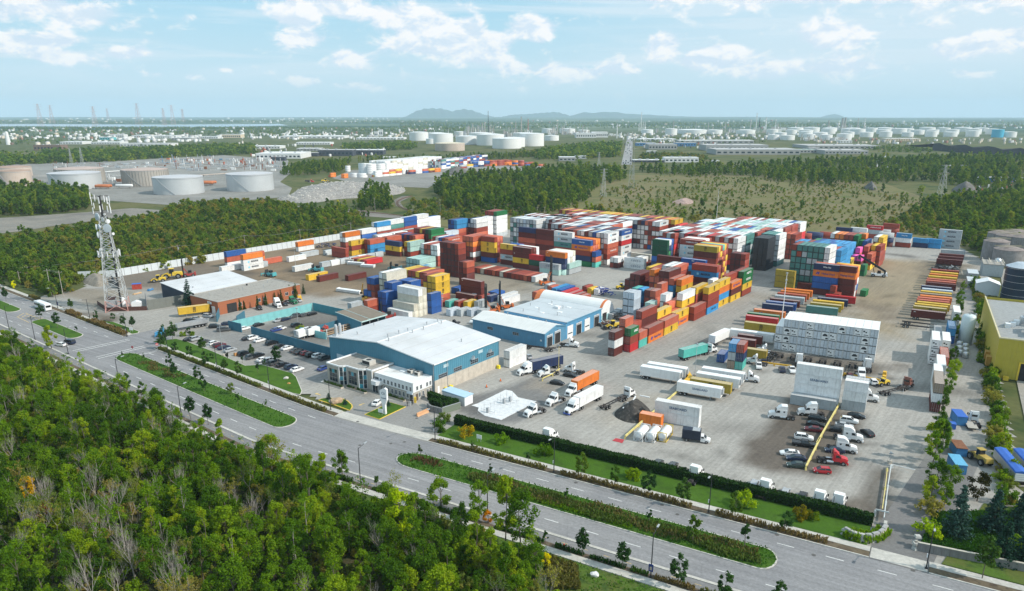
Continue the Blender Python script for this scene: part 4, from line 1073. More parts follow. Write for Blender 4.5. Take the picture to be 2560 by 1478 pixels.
def warehouse():
 w=f0l('warehouse',149.6,-141.6,'large blue steel warehouse with a low white gabled roof behind offices','warehouse')
 LX,LY,E,RG=31.2,47.4,9.5,11.9
 top=lambda y:E+(RG-E)*(1-abs(y-LY/2)/(LY/2))
 b=MB();f0p(b,0,LY,0.0,0,E,-1,top);f0p(b,0,LY,LX,0,E,1,top);clad(b,0,LX,LY,0,E,1);clad(b,0,LX,0.0,4.2,E,-1)
 b.bd('wall',M_TEAL,w)
 c=MB();n=10
 for i in range(n):
  a,e=i*LX/n,(i+1)*LX/n-.05;h=4.2
  c.box(a,e,-.06,.25,0,h)
 c.bd('concrete_wall',M_CONCW,w)
 r=MB()
 k=5
 for s in(0,1):
  for i in range(k):
   y0=-.35+(LY/2+.35)*i/k;y1=-.35+(LY/2+.35)*(i+1)/k-.14
   if s:y0,y1=LY-y1,LY-y0
   z0,z1=top(min(max(y0,-.35),LY+.35))+.14,top(y1)+.14
   m=MB();m.quad([(-.4,y0,z0),(LX+.4,y0,z0),(LX+.4,y1,z1),(-.4,y1,z1)]);m.quad([(-.4,y0,z0-.1),(-.4,y1,z1-.1),(LX+.4,y1,z1-.1),(LX+.4,y0,z0-.1)])
   m.quad([(-.4,y0,z0-.1),(LX+.4,y0,z0-.1),(LX+.4,y0,z0),(-.4,y0,z0)]);m.quad([(-.4,y1,z1-.1),(-.4,y0,z0-.1),(-.4,y0,z0),(-.4,y1,z1)])
   m.bd('roof_panel',M_ROOFW,w)
 f=MB();f.box(-.45,LX+.45,LY/2-.25,LY/2+.25,RG+.12,RG+.22)
 for y in(-.42,LY+.34):f.box(-.42,LX+.42,y,y+.08,E-.25,E+.1)
 for s in(0,1):
  for x in(-.5,LX+.42):
   y0,y1=(0,LY/2)if s==0 else(LY,LY/2)
   f.bar((x+.04,y0,E+.02),(x+.04,y1,RG+.02),.1,.34)
 f.bd('roof_trim',m04,w)
 for x,y in((3,22),(6,25.5),(11,25.6),(14,22.4),(14.5,25),(19,22.2),(24,25.4),(28,22.4),(29,25),(20,6.5),(5,39),(17,44)):
  z=top(y)+.1;p=MB();p.tube((x,y,z),(x,y,z+.8),.16,n=8);p.tube((x,y,z+.8),(x,y,z+1.15),.34,.1,n=8);p.bd('roof_vent',m01,w)
 for x in(1.2,2.9):
  p=MB();p.box(x-.9,x+.9,44.2,46.0,top(45)+.1,top(45)+.5);p.tube((x,45.1,top(45)+.5),(x,45.1,top(45)+3.3),.55,n=12);p.tube((x,45.1,top(45)+3.3),(x,45.1,top(45)+4.0),.55,.35,n=12);p.bd('exhaust_stack',m09,w)
 for x,z in((2.2,4.3),(9.0,4.5),(17.0,4.8),(25.0,5.0)):louvre(w,x+1.5,0,z,3.6,1.2,'y')
 for x in(16.5,25.0):
  p=MB();p.prism([(x,6.6),(x+1.3,6.6),(x+1.3,7.6)],-.9,-.06,'y');p.bd('wall_vent',m09,w)
 for x,t in((4.0,7.2),(20.5,7.4)):
  p=MB().box(x,x+2.2,-.07,-.055,t,t+1.0);p.bd('wall_sign',mat('faded sign',(.42,.55,.60),.6,var=.2),w)
 p=MB().box(-.09,-.06,40.6,44.0,0,4.2);d=p.bd('roller_door',mat('pale blue door',(.52,.61,.67),.6,var=.08),w)
 q=MB()
 for i in range(7):q.box(-.12,-.09,40.6,44.0,.3+i*.58,.34+i*.58)
 q.bd('door_slat_joint',m01,d)
 p=MB()
 for x in(5.6,31.0):p.tube((x,-.14,.1),(x,-.14,E-.1),.08,n=6)
 p.tube((-.12,.25,.1),(-.12,.25,E),.08,n=6)
 p.bd('downpipe',m01,w)
 for x in(4.1,6.3,29.8):MB().box(x-.45,x+.45,-1.35,-.3,0,1.15,taper=(.05,.05)).bd('bollard_block',mat('bright yellow',(.85,.68,.03),.6,var=.1),w)
 MB().box(1.1,2.0,-.1,-.06,0,2.1).bd('door',m04,w)
warehouse()
def rooftop_unit(parent,x,y,z,lx,ly,h):
 b=MB();b.box(x,x+lx,y,y+ly,z+.15,z+h);b.box(x+.1,x+lx-.1,y+.1,y+ly-.1,z,z+.15)
 o=b.bd('rooftop_unit',mat('unit casing',(.52,.50,.46),.6,var=.12),parent)
 f=MB();f.box(x-.03,x,y+.15,y+ly-.15,z+.35,z+h-.15);f.lathe([(min(lx,ly)*.3,z+h),(min(lx,ly)*.3,z+h+.1)],10,(x+lx/2,y+ly/2,0));f.bd('fan_cover',m0g,o)
def offices():
 o=f0l('grey_office',149.5,-158.7,'grey two storey office front with glazed bays and a gravel roof','office building')
 H=6.4
 plan=[(-.05,16.9),(-12.2,16.9),(-12.2,11.2),(-11.5,10.2),(-10.6,9.7),(-10.6,4.2),(-9.9,3.0),(-9.0,2.3),(-9.0,.02),(-.05,.02)]
 b=MB();n=len(plan)
 for i in range(n):
  p,q=plan[i],plan[(i+1)%n]
  b.quad([(p[0],p[1],0),(q[0],q[1],0),(q[0],q[1],H),(p[0],p[1],H)])
 b.bd('wall',M_BEIGE,o)
 MB().poly(plan,H-.35).bd('roof',M_GRAVEL,o)
 t=MB()
 for i in range(n-1):
  p,q=plan[i],plan[i+1];t.bar((p[0],p[1],H-.05),(q[0],q[1],H-.05),.38,.42)
 t.bar((-9.0,.2,H-.05),(-.1,.2,H-.05),.38,.42)
 t.bd('parapet',m04,o)
 def grid(cx,cy,dx,dy,nx,nz,w,h,z0,mats):
  for i in range(nx):
   for k in range(nz):
    a=(i-(nx-1)/2)*w
    p=V3((cx+dx*a,cy+dy*a,z0+k*h));nrm=V3((-dy,dx,0))
    if nrm.x>0:nrm=-nrm
    d=V3((dx,dy,0))*(w/2-.06);off=nrm*.05
    m=MB();m.quad([p-d+off,p-d+off+V3((0,0,h-.12)),p+d+off+V3((0,0,h-.12)),p+d+off]);m.quad([p-d,p-d+off,p+d+off,p+d]);
    m.bd('window_pane',mats(i,k),o)
 pan=lambda i,k:M_GLASSC if(i*7+k*3)%11==2 else m0r
 grid(-12.2,14.0,0,-1,3,3,1.25,1.35,1.0,pan)
 grid(-10.6,7.0,0,-1,3,3,1.25,1.35,1.0,pan)
 for(a,c)in(((-12.2,11.2),(-11.5,10.2)),((-11.5,10.2),(-10.6,9.7)),((-10.6,4.2),(-9.9,3.0)),((-9.9,3.0),(-9.0,2.3))):
  d=V3((c[0]-a[0],c[1]-a[1],0));L=d.length;d.normalize()
  grid((a[0]+c[0])/2,(a[1]+c[1])/2,d.x,d.y,1,4,L*.96,1.42,.35,lambda i,k:M_GLASSC if(k*5+int(L*10))%4==1 else m0r)
 m=MB()
 for a in plan[2:9]:m.box(a[0]-.12,a[0]+.06,a[1]-.09,a[1]+.09,.2,H-.2)
 m.bd('bay_mullion',m04,o)
 rooftop_unit(o,-6.0,4.2,H-.35,2.6,3.4,1.5)
 s=MB();s.bar((-6,8,H-.28),(-.8,10,H-.28),.25,.06);s.bar((-3.4,4,H-.28),(-.5,3,H-.28),.3,.06);s.bar((-8,3.8,H-.28),(-6,4.6,H-.28),.25,.06);s.bd('roof_cable',m0g,o)
 w=f0l('white_office',149.5,-142.4,'white and beige two storey office with a white flat roof','office building')
 LX,LY,H,M=8.2,16.1,5.7,2.75
 b=MB();b.box(-LX,-.03,.0,LY,0,M,skip='dt');b.bd('lower_wall',M_BEIGE,w)
 b=MB();b.box(-LX-.06,-.03,-.06,LY,M,H,skip='dt');b.bd('upper_wall',M_WREND,w)
 MB().poly([(-LX,0),(-.05,0),(-.05,LY),(-LX,LY)],H-.22).bd('roof',mat('white roof membrane',(.74,.74,.73),.7,var=.05,scale=.4,dirt=(.18,.17,.16),dirt_amt=.45),w)
 t=MB();t.box(-LX-.12,-LX+.14,-.12,LY,H-.1,H+.08);t.box(-LX-.12,-.05,-.12,.16,H-.1,H+.081);t.bd('parapet',m04,w)
 for i in range(9):window(w,-LX-.06,.95+i*1.55,3.15,.75,1.25)
 window(w,-LX-.06,15.0,3.2,1.5,1.3)
 for i in range(8):window(w,-LX,2.3+i*1.6,.75,.75,1.45)
 for x in(-6.6,-5.0,-2.4,-1.0):window(w,x,-.06,3.2,.7,1.2,'y')
 for x in(-5.6,-4.1,-2.2,-.9):window(w,x,.0,.8,.7,1.4,'y')
 d=MB().box(-LX-.06,-LX,.35,1.35,0,2.1).bd('door',m0r,w);s=MB().box(-LX-.35,-LX-.02,.1,2.4,2.2,2.75).bd('door_sign',mat('pale sign',(.62,.68,.74),.6,var=.1),w)
 MB().box(-7.2,-6.3,-.05,-.005,0,2.1).bd('door',mat('brown door',(.12,.09,.07),.6),w)
 for y in(3.3,6.2):rooftop_unit(w,-2.6,y,H-.22,1.9,1.7,1.2)
 MB().box(-2.6,-1.0,9.2,11.0,H-.22,H+.1).bd('roof_hatch',m04,w)
 e=f0l('entrance_porch',141.2,-157.0,'white angular canopy over glazed entrance doors','porch')
 P=[(1.5,2.0),(-.6,2.0),(-1.9,1.0),(-1.9,-1.0),(-.6,-2.0),(1.5,-2.0)]
 MB().slab(P,2.5,3.75).bd('canopy',M_WREND,e)
 MB().poly([(x*.9,y_*.9)for x,y_ in P],3.76).bd('canopy_roof',mat('canopy membrane',(.55,.57,.6),.7,var=.1),e)
 for k in(-1,0):MB().box(-1.22,-1.16,.06+k*1.15,1.1+k*1.15,.1,2.35).bd('glass_door',m0r,e)
 f=MB();f.box(-1.25,-1.1,-1.2,-1.1,0,2.5);f.box(-1.25,-1.1,1.1,1.2,0,2.5);f.box(-1.25,-1.1,-.05,.05,0,2.5);f.box(-1.2,1.2,-1.3,-1.2,0,2.5);f.box(-1.2,1.2,1.2,1.3,0,2.5);f.bd('door_frame',m09,e)
 for i,(a,c)in ENx((((136.0,-176.4),(135.9,-167.4)),((137.5,-166.8),(137.6,-158.6)),((139.8,-153.0),(140.0,-144.6)))):
  p=f0l('planter',a[0],a[1],('low concrete planter with shrubs under left bay windows','low concrete planter with shrubs under right bay windows','low planter of shrubs under white office windows')[i],'planter')
  Ln=c[1]-a[1]
  MB().box(-.55,.55,-Ln,0,0,.55,skip='t').bd('planter_wall',M_CONCW,p);MB().quad([(-.45,-Ln,.45),(.45,-Ln,.45),(.45,0,.45),(-.45,0,.45)]).bd('soil',M_SOIL,p)
  p['shrubs']=Ln
offices()
PLANTERS=[o for o in col.objects if o.name.startswith('planter')and 'shrubs' in o]
def workshop():
 w=f0l('workshop',206.6,-141.0,'blue workshop with open roller doors and a pale blue flat roof','workshop')
 LX,LY,E,RG,FX=39.5,33.5,5.3,7.0,13.6
 top=lambda x:E+(RG-E)*(1-abs(x-FX/2)/(FX/2))if x<FX else 6.4
 b=MB();f0p(b,0,LY,0,0,E,-1);clad(b,0,FX,0,0,E,-1,top);clad(b,0,FX,LY,0,E,1,top);b.bd('wall',mat('blue cladding',(.10,.27,.42),.5,var=.1,scale=.5,streak=.2),w)
 b=MB();clad(b,FX,LX,-.02,0,6.4,-1);clad(b,FX,LX,LY*.86,0,6.4,1);f0p(b,0,LY*.86,LX,0,6.4,1);f0p(b,0,LY*.86,FX,E,6.4,-1);b.bd('rear_wall',mat('bright blue cladding',(.10,.31,.52),.5,var=.1,scale=.5,streak=.2),w)
 for s in(0,1):
  x0,x1,z0,z1=(-.4,FX/2,E+.02,RG+.1)if s==0 else(FX/2,FX+.2,RG+.1,E+.06)
  n=24;m=MB()
  for i in range(n):
   y0,y1=-.3+(LY+.6)*i/n,-.3+(LY+.6)*(i+1)/n;ym=y0+(y1-y0)*.75
   m.quad([(x0,y0,z0),(x1,y0,z1),(x1,ym,z1),(x0,ym,z0)][::-1]if False else[(x0,y0,z0),(x1,y0,z1),(x1,ym,z1),(x0,ym,z0)])
   m.quad([(x0,ym,z0),(x1,ym,z1),(x1,y1,z1+.09),(x0,y1,z0+.09)]);m.quad([(x0,y1,z0+.09),(x1,y1,z1+.09),(x1,y1,z1),(x0,y1,z0)])
  m.bd('roof',mat('ribbed roof',(.62,.63,.62),.5,var=.08,scale=.3),w)
 k=4
 for i in range(k):
  x0,x1=FX+.1+(LX-FX)*i/k,FX+.06+(LX-FX)*(i+1)/k
  MB().box(x0,x1-.05,-.3,LY*.86+.3,6.42,6.58+.02*(i%2)).bd('roof_panel',M_ROOFB,w)
 t=MB();t.bar((-.42,-.33,E),(FX/2,-.33,RG+.06),.1,.3);t.bar((FX/2,-.33,RG+.06),(FX,-.33,E+.2),.1,.3);t.box(FX,LX+.1,-.4,-.3,6.2,6.6);t.box(-.5,-.38,-.3,LY+.3,E-.15,E+.1);t.bd('roof_trim',mat('blue trim',(.12,.30,.44),.5),w)
 for i,(x,wd,h,op)in ENx(((1.3,3.4,4.2,1),(6.3,3.6,4.6,1),(14.8,3.6,4.6,0),(21.0,3.5,4.4,1),(27.0,3.6,4.6,0),(34.0,3.6,4.6,1))):
  d=MB().box(x,x+wd,-.11,-.045,0,h).bd('roller_door',m0v if op else m04,w,)  # open bays have no door leaf: a near-black panel paints the shade inside
  f=MB();f.box(x-.15,x,-.14,-.03,0,h+.15);f.box(x+wd,x+wd+.15,-.14,-.03,0,h+.15);f.box(x,x+wd,-.14,-.03,h,h+.15);f.bd('door_frame',m04,d)
  if op:MB().box(x+.05,x+wd-.05,-.13,-.11,h-.7,h).bd('raised_shutter',m01,d)
  else:
   q=MB()
   for z in(1.5,):q.box(x+.3,x+wd-.3,-.125,-.11,z,z+.45)
   q.bd('door_window',m0r,d)
  MB().box(x+wd/2-.12,x+wd/2+.12,-.4,-.05,h+.5,h+.7).bd('wall_lamp',m01,w)
 for y,z in((13,2.6),(25,2.6)):louvre(w,0,y,z,2.6,1.0,'x')
 MB().box(-.07,-.02,1.3,2.0,2.3,2.9).bd('wall_sign',m04,w)
 for x,y in((9.5,6),(9.2,14),(9.6,24),(20,8),(22,18),(30,12),(34,20),(26,25),(17,22)):
  z=6.58 if x>FX else 6.2;p=MB();p.tube((x,y,z),(x,y,z+1.0),.14,n=8);p.tube((x,y,z+1.0),(x,y,z+1.2),.28,.1,n=8);p.bd('roof_vent',m01,w)
 for x,y in((24,9),(24,20),(32,10),(32,19),(19,14)):MB().box(x,x+1.2,y,y+1.9,6.58,6.75).bd('skylight',m04,w)
 MB().box(28,30,13,15,6.58,7.5).bd('rooftop_unit',m04,w)
workshop()
def tent():
 w=f0l('fabric_shelter',247.6,-142.4,'white arched fabric shelter with orange edge bands behind workshop','shelter')
 LX,LY,H=11.5,33.0,8.2
 prof=[]
 for i in range(15):
  a=i/14;x=LX*a
  prof.append((x,2.6+(H-2.6)*(SNx(PIx*a)**.62)))
 def skin(y0,y1,lift=0.0):
  m=MB()
  for i in range(14):
   (xa,za),(xb,zb)=prof[i],prof[i+1]
   m.quad([(xa,y0,za+lift),(xb,y0,zb+lift),(xb,y1,zb+lift),(xa,y1,za+lift)])
  return m
 m=skin(1.2,LY-2.4);m.quad([(0,1.2,0),(0,1.2,2.6),(0,LY-2.4,2.6),(0,LY-2.4,0)][::-1]);m.quad([(LX,1.2,0),(LX,1.2,2.6),(LX,LY,2.6),(LX,LY,0)]);m.bd('fabric_roof',mat('white fabric',(.78,.78,.76),.6,var=.05,scale=.4),w)
 skin(0,1.2,.02).bd('edge_band',mat('orange fabric',(.70,.20,.07),.65,var=.1),w);skin(LY-2.4,LY,.02).bd('edge_band',MATS['orange fabric'],w)
 g=MB();n=len(prof)
 g.quad([(0,.02,2.6)]+[(x,.02,z)for x,z in prof[1:-1]]+[(LX,.02,2.6)]);g.quad([(x,LY-.02,z)for x,z in reversed(prof)]);g.bd('gable',m04,w)
 c=MB();c.box(0,LX,-.02,.12,0,2.6);c.box(-.1,.0,0,LY,0,2.6);c.bd('base_wall',mat('pale aqua base',(.36,.56,.60),.7,var=.15),w)
 MB().box(2.0,5.2,-.06,-.02,0,3.4).bd('doorway',m0v,w)
tent()
def brick_works():
 w=f0l('brick_works',162.2,-275.3,'single storey orange brick works with a flat gravel roof','industrial building')
 LX,LY,H=41.5,21.0,5.6
 MB().box(0,LX,0,LY,0,H,skip='dt').bd('wall',M_BRICK,w)
 MB().poly([(.2,.2),(LX-.2,.2),(LX-.2,LY-.2),(.2,LY-.2)],H-.1).bd('roof',M_GRAVEL,w)
 t=MB()
 for a,c in(((0,0),(LX,0)),((LX,0),(LX,LY)),((LX,LY),(0,LY)),((0,LY),(0,0))):t.bar((a[0],a[1],H+.02),(c[0],c[1],H+.02),.35,.25)
 t.bd('parapet',mat('grey coping',(.42,.40,.37),.8),w)
 MB().box(4.0,8.6,-.07,-.005,0,3.9).bd('roller_door',m0v,w)  # open bay, its inner shade painted as a near-black panel
 for x in(10.2,19.5,22.6,34.0,37.6):window(w,x,0,1.9,1.6,1.4,'y')
 d=MB().box(-.08,-.01,2.4,5.0,0,3.2).bd('loading_door',m04,w)
 s=MB().box(-.12,-.01,4.6,7.6,3.9,4.9).bd('wall_sign',m04,w);f03(s,'Transit',.55,(.03,.06,.12),-.13,6.1,4.4,R(-90))
 for x,y in((5,14),(12,9),(20,12),(28,8),(35,15),(14,17)):p=MB();p.tube((x,y,H-.1),(x,y,H+1.1),.12,n=6);p.tube((x,y,H+1.1),(x,y,H+1.3),.25,.1,n=6);p.bd('roof_vent',m01,w)
 for x,y in((1.0,20),(26,18)):p=MB();p.tube((x,y,H-.1),(x,y,H+.6),.4,n=8);p.bd('roof_fan',m0g,w)
 s=f0l('dark_shed',164.2,-297.6,'dark walled shed with a broad white sloping roof behind brick works','shed')
 LX,LY=33.5,26.0
 top=lambda y:4.8+2.2*(y/LY)
 b=MB();f0p(b,0,LY,0,0,5,-1,top);f0p(b,0,LY,LX,0,5,1,top);clad(b,0,LX,0,0,top(0),-1);clad(b,0,LX,LY,0,top(LY),1);b.bd('wall',M_NAVYW,s)
 for i in range(4):
  y0,y1=-.3+26.6*i/4,-.3+26.6*(i+1)/4-.05
  m=MB();m.quad([(-.4,y0,top(y0)+.1),(LX+.4,y0,top(y0)+.1),(LX+.4,y1,top(y1)+.1),(-.4,y1,top(y1)+.1)]);m.quad([(-.4,y1,top(y1)+.1),(-.4,y1,top(y1)-.1),(-.4,y0,top(y0)-.1),(-.4,y0,top(y0)+.1)]);m.bd('roof_panel',M_ROOFW,s)
 MB().box(6,6.6,10,10.6,top(10),top(10)+.6).bd('roof_vent',m01,s)
brick_works()
def open_shed():
 w=f0l('open_shed',180.0,-207.6,'open fronted teal shed with brown roof panels and clutter inside','shed')
 LX,LY=12.8,14.0
 top=lambda y:4.6+1.5*y/LY
 b=MB();f0p(b,0,LY,0,0,5,-1,top);f0p(b,0,LY,LX,0,5,1,top);clad(b,0,LX,LY,0,top(LY),1);b.bd('wall',M_TEAL,w)
 MB().quad([(.1,6,.1),(LX-.1,6,.1),(LX-.1,6,top(6)),(.1,6,top(6))]).bd('inner_wall',m0v,w)  # near-black sheet paints the shade inside the shed
 for x0,x1 in((-.3,4.2),(4.5,LX+.3)):m=MB();m.quad([(x0,-.4,top(-.4)+.1),(x1,-.4,top(-.4)+.1),(x1,LY+.3,top(LY)+.1),(x0,LY+.3,top(LY)+.1)]);m.bd('roof_panel',mat('brown roofing',(.20,.17,.135),.9,var=.15,scale=.4),w)
 t=MB()
 for x in(-.38,4.35,LX+.38):t.bar((x,-.4,top(-.4)+.08),(x,LY+.3,top(LY)+.08),.16,.22)
 t.bar((-.3,-.48,top(-.4)),(LX+.3,-.48,top(-.4)),.16,.45);t.bd('roof_edge',mat('pale aqua edge',(.44,.60,.60),.6),w)
 for x in(.2,4.3,8.5,LX-.2):MB().box(x-.1,x+.1,-.1,.1,0,4.6).bd('post',m01,w)
 tag(MB().box(-.9,.9,-.5,.5,0,.9,taper=(.1,.1)).bd('workbench',m0n,None,Y(184.5,-209),YA),'rusty workbench standing inside open shed','workbench')
 for i,(u,v,c)in ENx(((182,-206.2,m0n),(186.8,-206.0,m0e),(190.2,-206.3,m0n))):
  b=MB();b.box(-.8,.8,-.6,.6,.15,1.1);b.tube((-.5,0,1.1),(-.5,0,1.7),.3,n=8);b.box(-.9,.9,-.7,.7,0,.15)
  tag(b.bd('machine_part',c,None,Y(u,v),YA),('rusty machine part at near end of open shed','yellow machine part before middle of open shed','rusty machine part at far end of open shed')[i],'machine part')
open_shed()
def f06(name,p,q,h,th,m,label,cat,seg=3.6,part='wall_panel',cap=None,post=None,gap=.04):
 d=(q-p);L=d.length;a=math.atan2(d.y,d.x);o=f02(name,p,a,label,cat)
 n=max(1,round(L/seg));me=MB().box(.5*gap,L/n-.5*gap,-th/2,th/2,0,h).mesh(part,m)
 for i in range(n):link(part,me,o,(i*L/n,0,0))
 if cap:b=MB().box(0,L,-th/2-.05,th/2+.05,h,h+.1);b.bd('coping',cap,o)
 if post:
  pm=MB().box(-.09,.09,-th/2-.1,-th/2-.0,0,h+.05).mesh('post',post)
  for i in range(n+1):link('post',pm,o,(i*L/n,0,0))
 return o
f06('white_fence',Y(174,-386),Y(322,-386),3.9,.14,mat('white fence panel',(.60,.65,.68),.6,var=.07,scale=.5),'long white panel fence along back of dirt yard','fence',3.6,'fence_panel',None,m01,.14)
f06('white_fence',Y(160,-398),Y(174,-386.1),3.4,.14,MATS['white fence panel'],'short white panel fence turning far corner behind gravel heap','fence',3.6,'fence_panel',None,None,.1)
f06('yard_wall',Y(153.4,-251.8),Y(190.6,-250.2),3.3,.25,M_AQUA,'aqua wall along back of staff car court','wall',3.1)
f06('yard_wall',Y(190.9,-250.2),Y(191.4,-221.2),3.4,.25,mat('teal wall paint',(.06,.24,.30),.7,var=.14,scale=.5,streak=.2),'teal wall between car court and container yard','wall',3.2)
f06('yard_wall',Y(152.6,-253.2),Y(153.0,-245.2),3.5,.25,M_TEALD,'short teal wall left of car court gate','wall',2.7)
f06('yard_wall',Y(153.0,-238.9),Y(153.8,-189.2),3.5,.25,M_TEALD,'long dark teal wall between visitor parking and court','wall',3.1)
f06('yard_wall',Y(165.5,-226.0),Y(166.5,-212.0),2.6,.25,M_AQUA,'aqua wall inside court beside timber rack','wall',2.8)
f06('yard_wall',Y(166.8,-221.0),Y(179.8,-221.3),3.0,.25,M_TEALD,'teal wall joining open shed','wall',3.2)
f06('gate_wall',Y(161.8,-274.2),Y(155.5,-266.0),3.4,.2,M_TEALD,'dark teal gate panel at corner of brick works','wall',2.6)
f06('gate_wall',Y(166,-262.5),Y(159.0,-257.5),3.2,.2,M_TEALD,'dark teal gate panel before aqua wall','wall',2.6)
f06('sheet_fence',Y(148.4,-306.8),Y(163.4,-303.8),4.4,.15,M_OLIVE,'grey olive sheet metal fence before dark shed','fence',2.5,'fence_sheet',None,None,.03)
f06('sheet_fence',Y(163.5,-303.5),Y(163.8,-296.0),4.4,.15,M_NAVYW,'dark sheet fence running up to spruce','fence',2.5,'fence_sheet',None,None,.03)
f06('sheet_fence',Y(148.2,-307.2),Y(158.0,-327.0),3.0,.15,M_NAVYW,'black sheet fence beside mast compound','fence',2.5,'fence_sheet',None,None,.03)
f06('sheet_fence',Y(160.5,-358.0),Y(168,-380),3.0,.15,M_NAVYW,'dark sheet fence before gravel heap','fence',2.5,'fence_sheet',None,None,.03)
MRED=mat('brown red fence',(.10,.045,.035),.8,var=.15)
f06('timber_fence',Y(137.0,-318.3),Y(148.2,-307.0),1.8,.1,MRED,'low brown fence in front of mast compound','fence',1.6,'fence_board',None,None,.04)
f06('timber_fence',Y(137.0,-318.5),Y(140.0,-334.0),1.8,.1,MRED,'low brown fence on road side of mast compound','fence',1.6,'fence_board',None,None,.04)
def mast():
 base=K('e',1165,842);z=20.0
 while pix(V3((base.x,base.y,z)))[1]>484:z+=.25
 Ht=z
 o=f02('lattice_mast',base,R(20),'tall tapering lattice telecom mast hung with dishes and panel antennas','telecom mast')
 half=lambda h:5.2*(1-h/Ht)*.72+.55
 cor=[(-1,-1),(1,-1),(1,1),(-1,1)]
 Hs=[0];
 while Hs[-1]<Ht*.80:Hs.append(Hs[-1]+max(1.9,half(Hs[-1])*1.15))
 M_MW=mat('galvanised mast steel',(.55,.56,.56),.5,.3,var=.15,scale=1);M_MR=mat('faded red mast paint',(.58,.30,.26),.6,var=.2)
 b=MB()
 for cx,cy in cor:
  for h0,h1 in zip(Hs[:-1],Hs[1:]):b.bar((cx*half(h0),cy*half(h0),h0),(cx*half(h1),cy*half(h1),h1),.26,mi=1 if h0<Ht*.06 else 0)
 b.bd('leg',[M_MW,M_MR],o)
 b=MB()
 for k,(h0,h1)in ENx(zip(Hs[:-1],Hs[1:])):
  for i in range(4):
   a,c=cor[i],cor[(i+1)%4]
   A0,C0,A1,C1=((q[0]*half(h),q[1]*half(h),h)for h,q in((h0,a),(h0,c),(h1,a),(h1,c)))
   b.bar(A0,C1,.15,mi=1 if k<1 else 0);b.bar(C0,A1,.15,mi=1 if k<1 else 0);b.bar(A1,C1,.14)
 b.bd('bracing',[M_MW,M_MR],o)
 top=Hs[-1]
 b=MB();b.tube((0,0,top-2),(0,0,Ht-1),.5,.42,n=8);b.box(-.9,.9,-.9,.9,top-.1,top+.1)
 for h in(.86,.93,.98):b.bar((-3.2,0,Ht*h),(3.2,0,Ht*h),.16);b.bar((0,-3.2,Ht*h),(0,3.2,Ht*h),.16)
 b.bd('top_pole',m0g,o)
 b=MB();b.box(half(0)-3.2,half(0)-2.6,-.4,.4,0,top);b.bd('cable_ladder',m0g,o)
 M_ANT=mat('antenna cover',(.72,.73,.74),.5,var=.05)
 pm=MB().box(-.2,.2,-.12,.12,0,2.6).mesh('panel_antenna',M_ANT)
 for x,y,h in((-3.2,0,.86),(-3.2,0,.93),(-2.6,.2,.905),(-3.3,.1,.985),(3.2,0,.86),(3.1,.2,.90),(2.5,0,.94),(3.3,0,.95),(0,-3.2,.88),(0,3.2,.88),(1.6,-.4,.955),(-1.8,-.3,.965),(0,-3.2,.95),(2.2,-.5,.87)):
  link('panel_antenna',pm,o,(x,y,Ht*h-1.3),rnd.uniform(0,3))
 h0=Ht*.485;r=half(h0)+.9
 b=MB()
 for i in range(4):
  a,c=cor[i],cor[(i+1)%4];b.bar((a[0]*r,a[1]*r,h0),(c[0]*r,c[1]*r,h0),.2);b.bar((a[0]*r,a[1]*r,h0+1.6),(c[0]*r,c[1]*r,h0+1.6),.14)
 b.bd('platform',M_MW,o)
 for i in range(12):
  a=i*2*PIx/12;link('panel_antenna',pm,o,(CSx(a)*r*1.22,SNx(a)*r*1.22,h0-.7),a)
 m2=MB()
 for i in range(8):a=i*.78;m2.box(CSx(a)*r-.3,CSx(a)*r+.3,SNx(a)*r-.3,SNx(a)*r+.3,h0+.1,h0+1.0)
 m2.bd('radio_unit',m01,o)
 def dish(x,y,h,R_,ang,drum=False):
  d=MB();d.lathe([(0,.0),(R_*.8,.08),(R_,.26),(R_,.5 if drum else.3),(R_*.97,.52 if drum else.32),(0,.56 if drum else.36)],18,axis='x');d.tube((-.5,0,0),(0,0,0),.25,n=6)
  e=d.bd('dish_antenna',M_ANT if not drum else mat('grey radome',(.50,.56,.60),.5,var=.06),o,(x,y,h));e.rotation_euler=(0,0,ang)
 f=R(-90)-R(20)
 dish(1.3,-1.6,Ht*.715,1.75,f,True);dish(-2.2,-.9,Ht*.81,1.55,f+2.6,True);dish(-2.4,-1.2,Ht*.725,1.3,f-1.2,True);dish(-1.4,-1.8,Ht*.73,1.1,f-.7,True);dish(-2.2,-1.0,Ht*.66,1.4,f-1.4,True)
 dish(-1.6,-1.4,Ht*.625,.6,f,True);dish(.2,-1.3,Ht*.79,.85,f-.4);dish(1.7,-1.0,Ht*.77,.9,f+.7);dish(-2.4,-2.0,Ht*.54,.6,f);dish(2.6,.4,Ht*.66,.6,f+1.2);dish(1.0,-1.2,Ht*.83,.4,f)
 c=f02('equipment_hut',base+V3((-3.2,1.5,0)),R(20),'grey equipment hut with a brown roof at foot of mast','hut')
 MB().box(-1.6,1.6,-2.6,2.6,0,4.6).bd('wall',m01,c);MB().box(-1.8,1.8,-2.8,2.8,4.6,4.85).bd('roof',MRED,c);MB().box(-1.66,-1.6,-.5,.5,0,2.1).bd('door',m04,c)
 c=f02('equipment_cabinet',base+V3((6.8,2.6,0)),R(20),'small white equipment shelter right of mast','cabinet')
 MB().prism([(-1.9,0),(1.9,0),(1.9,2.6),(0,3.3),(-1.9,2.6)],-1.5,1.5,'y').bd('shell',m04,c);b=MB();b.bar((-4.5,-.5,2.2),(-1.9,-.5,2.2),.2);b.bar((-4.5,.1,2.2),(-1.9,.1,2.2),.2);b.tube((-2.6,-.5,0),(-2.6,-.5,2.3),.07);b.tube((-4.2,-.5,0),(-4.2,-.5,2.3),.07);b.bd('cable_bridge',m09,c)
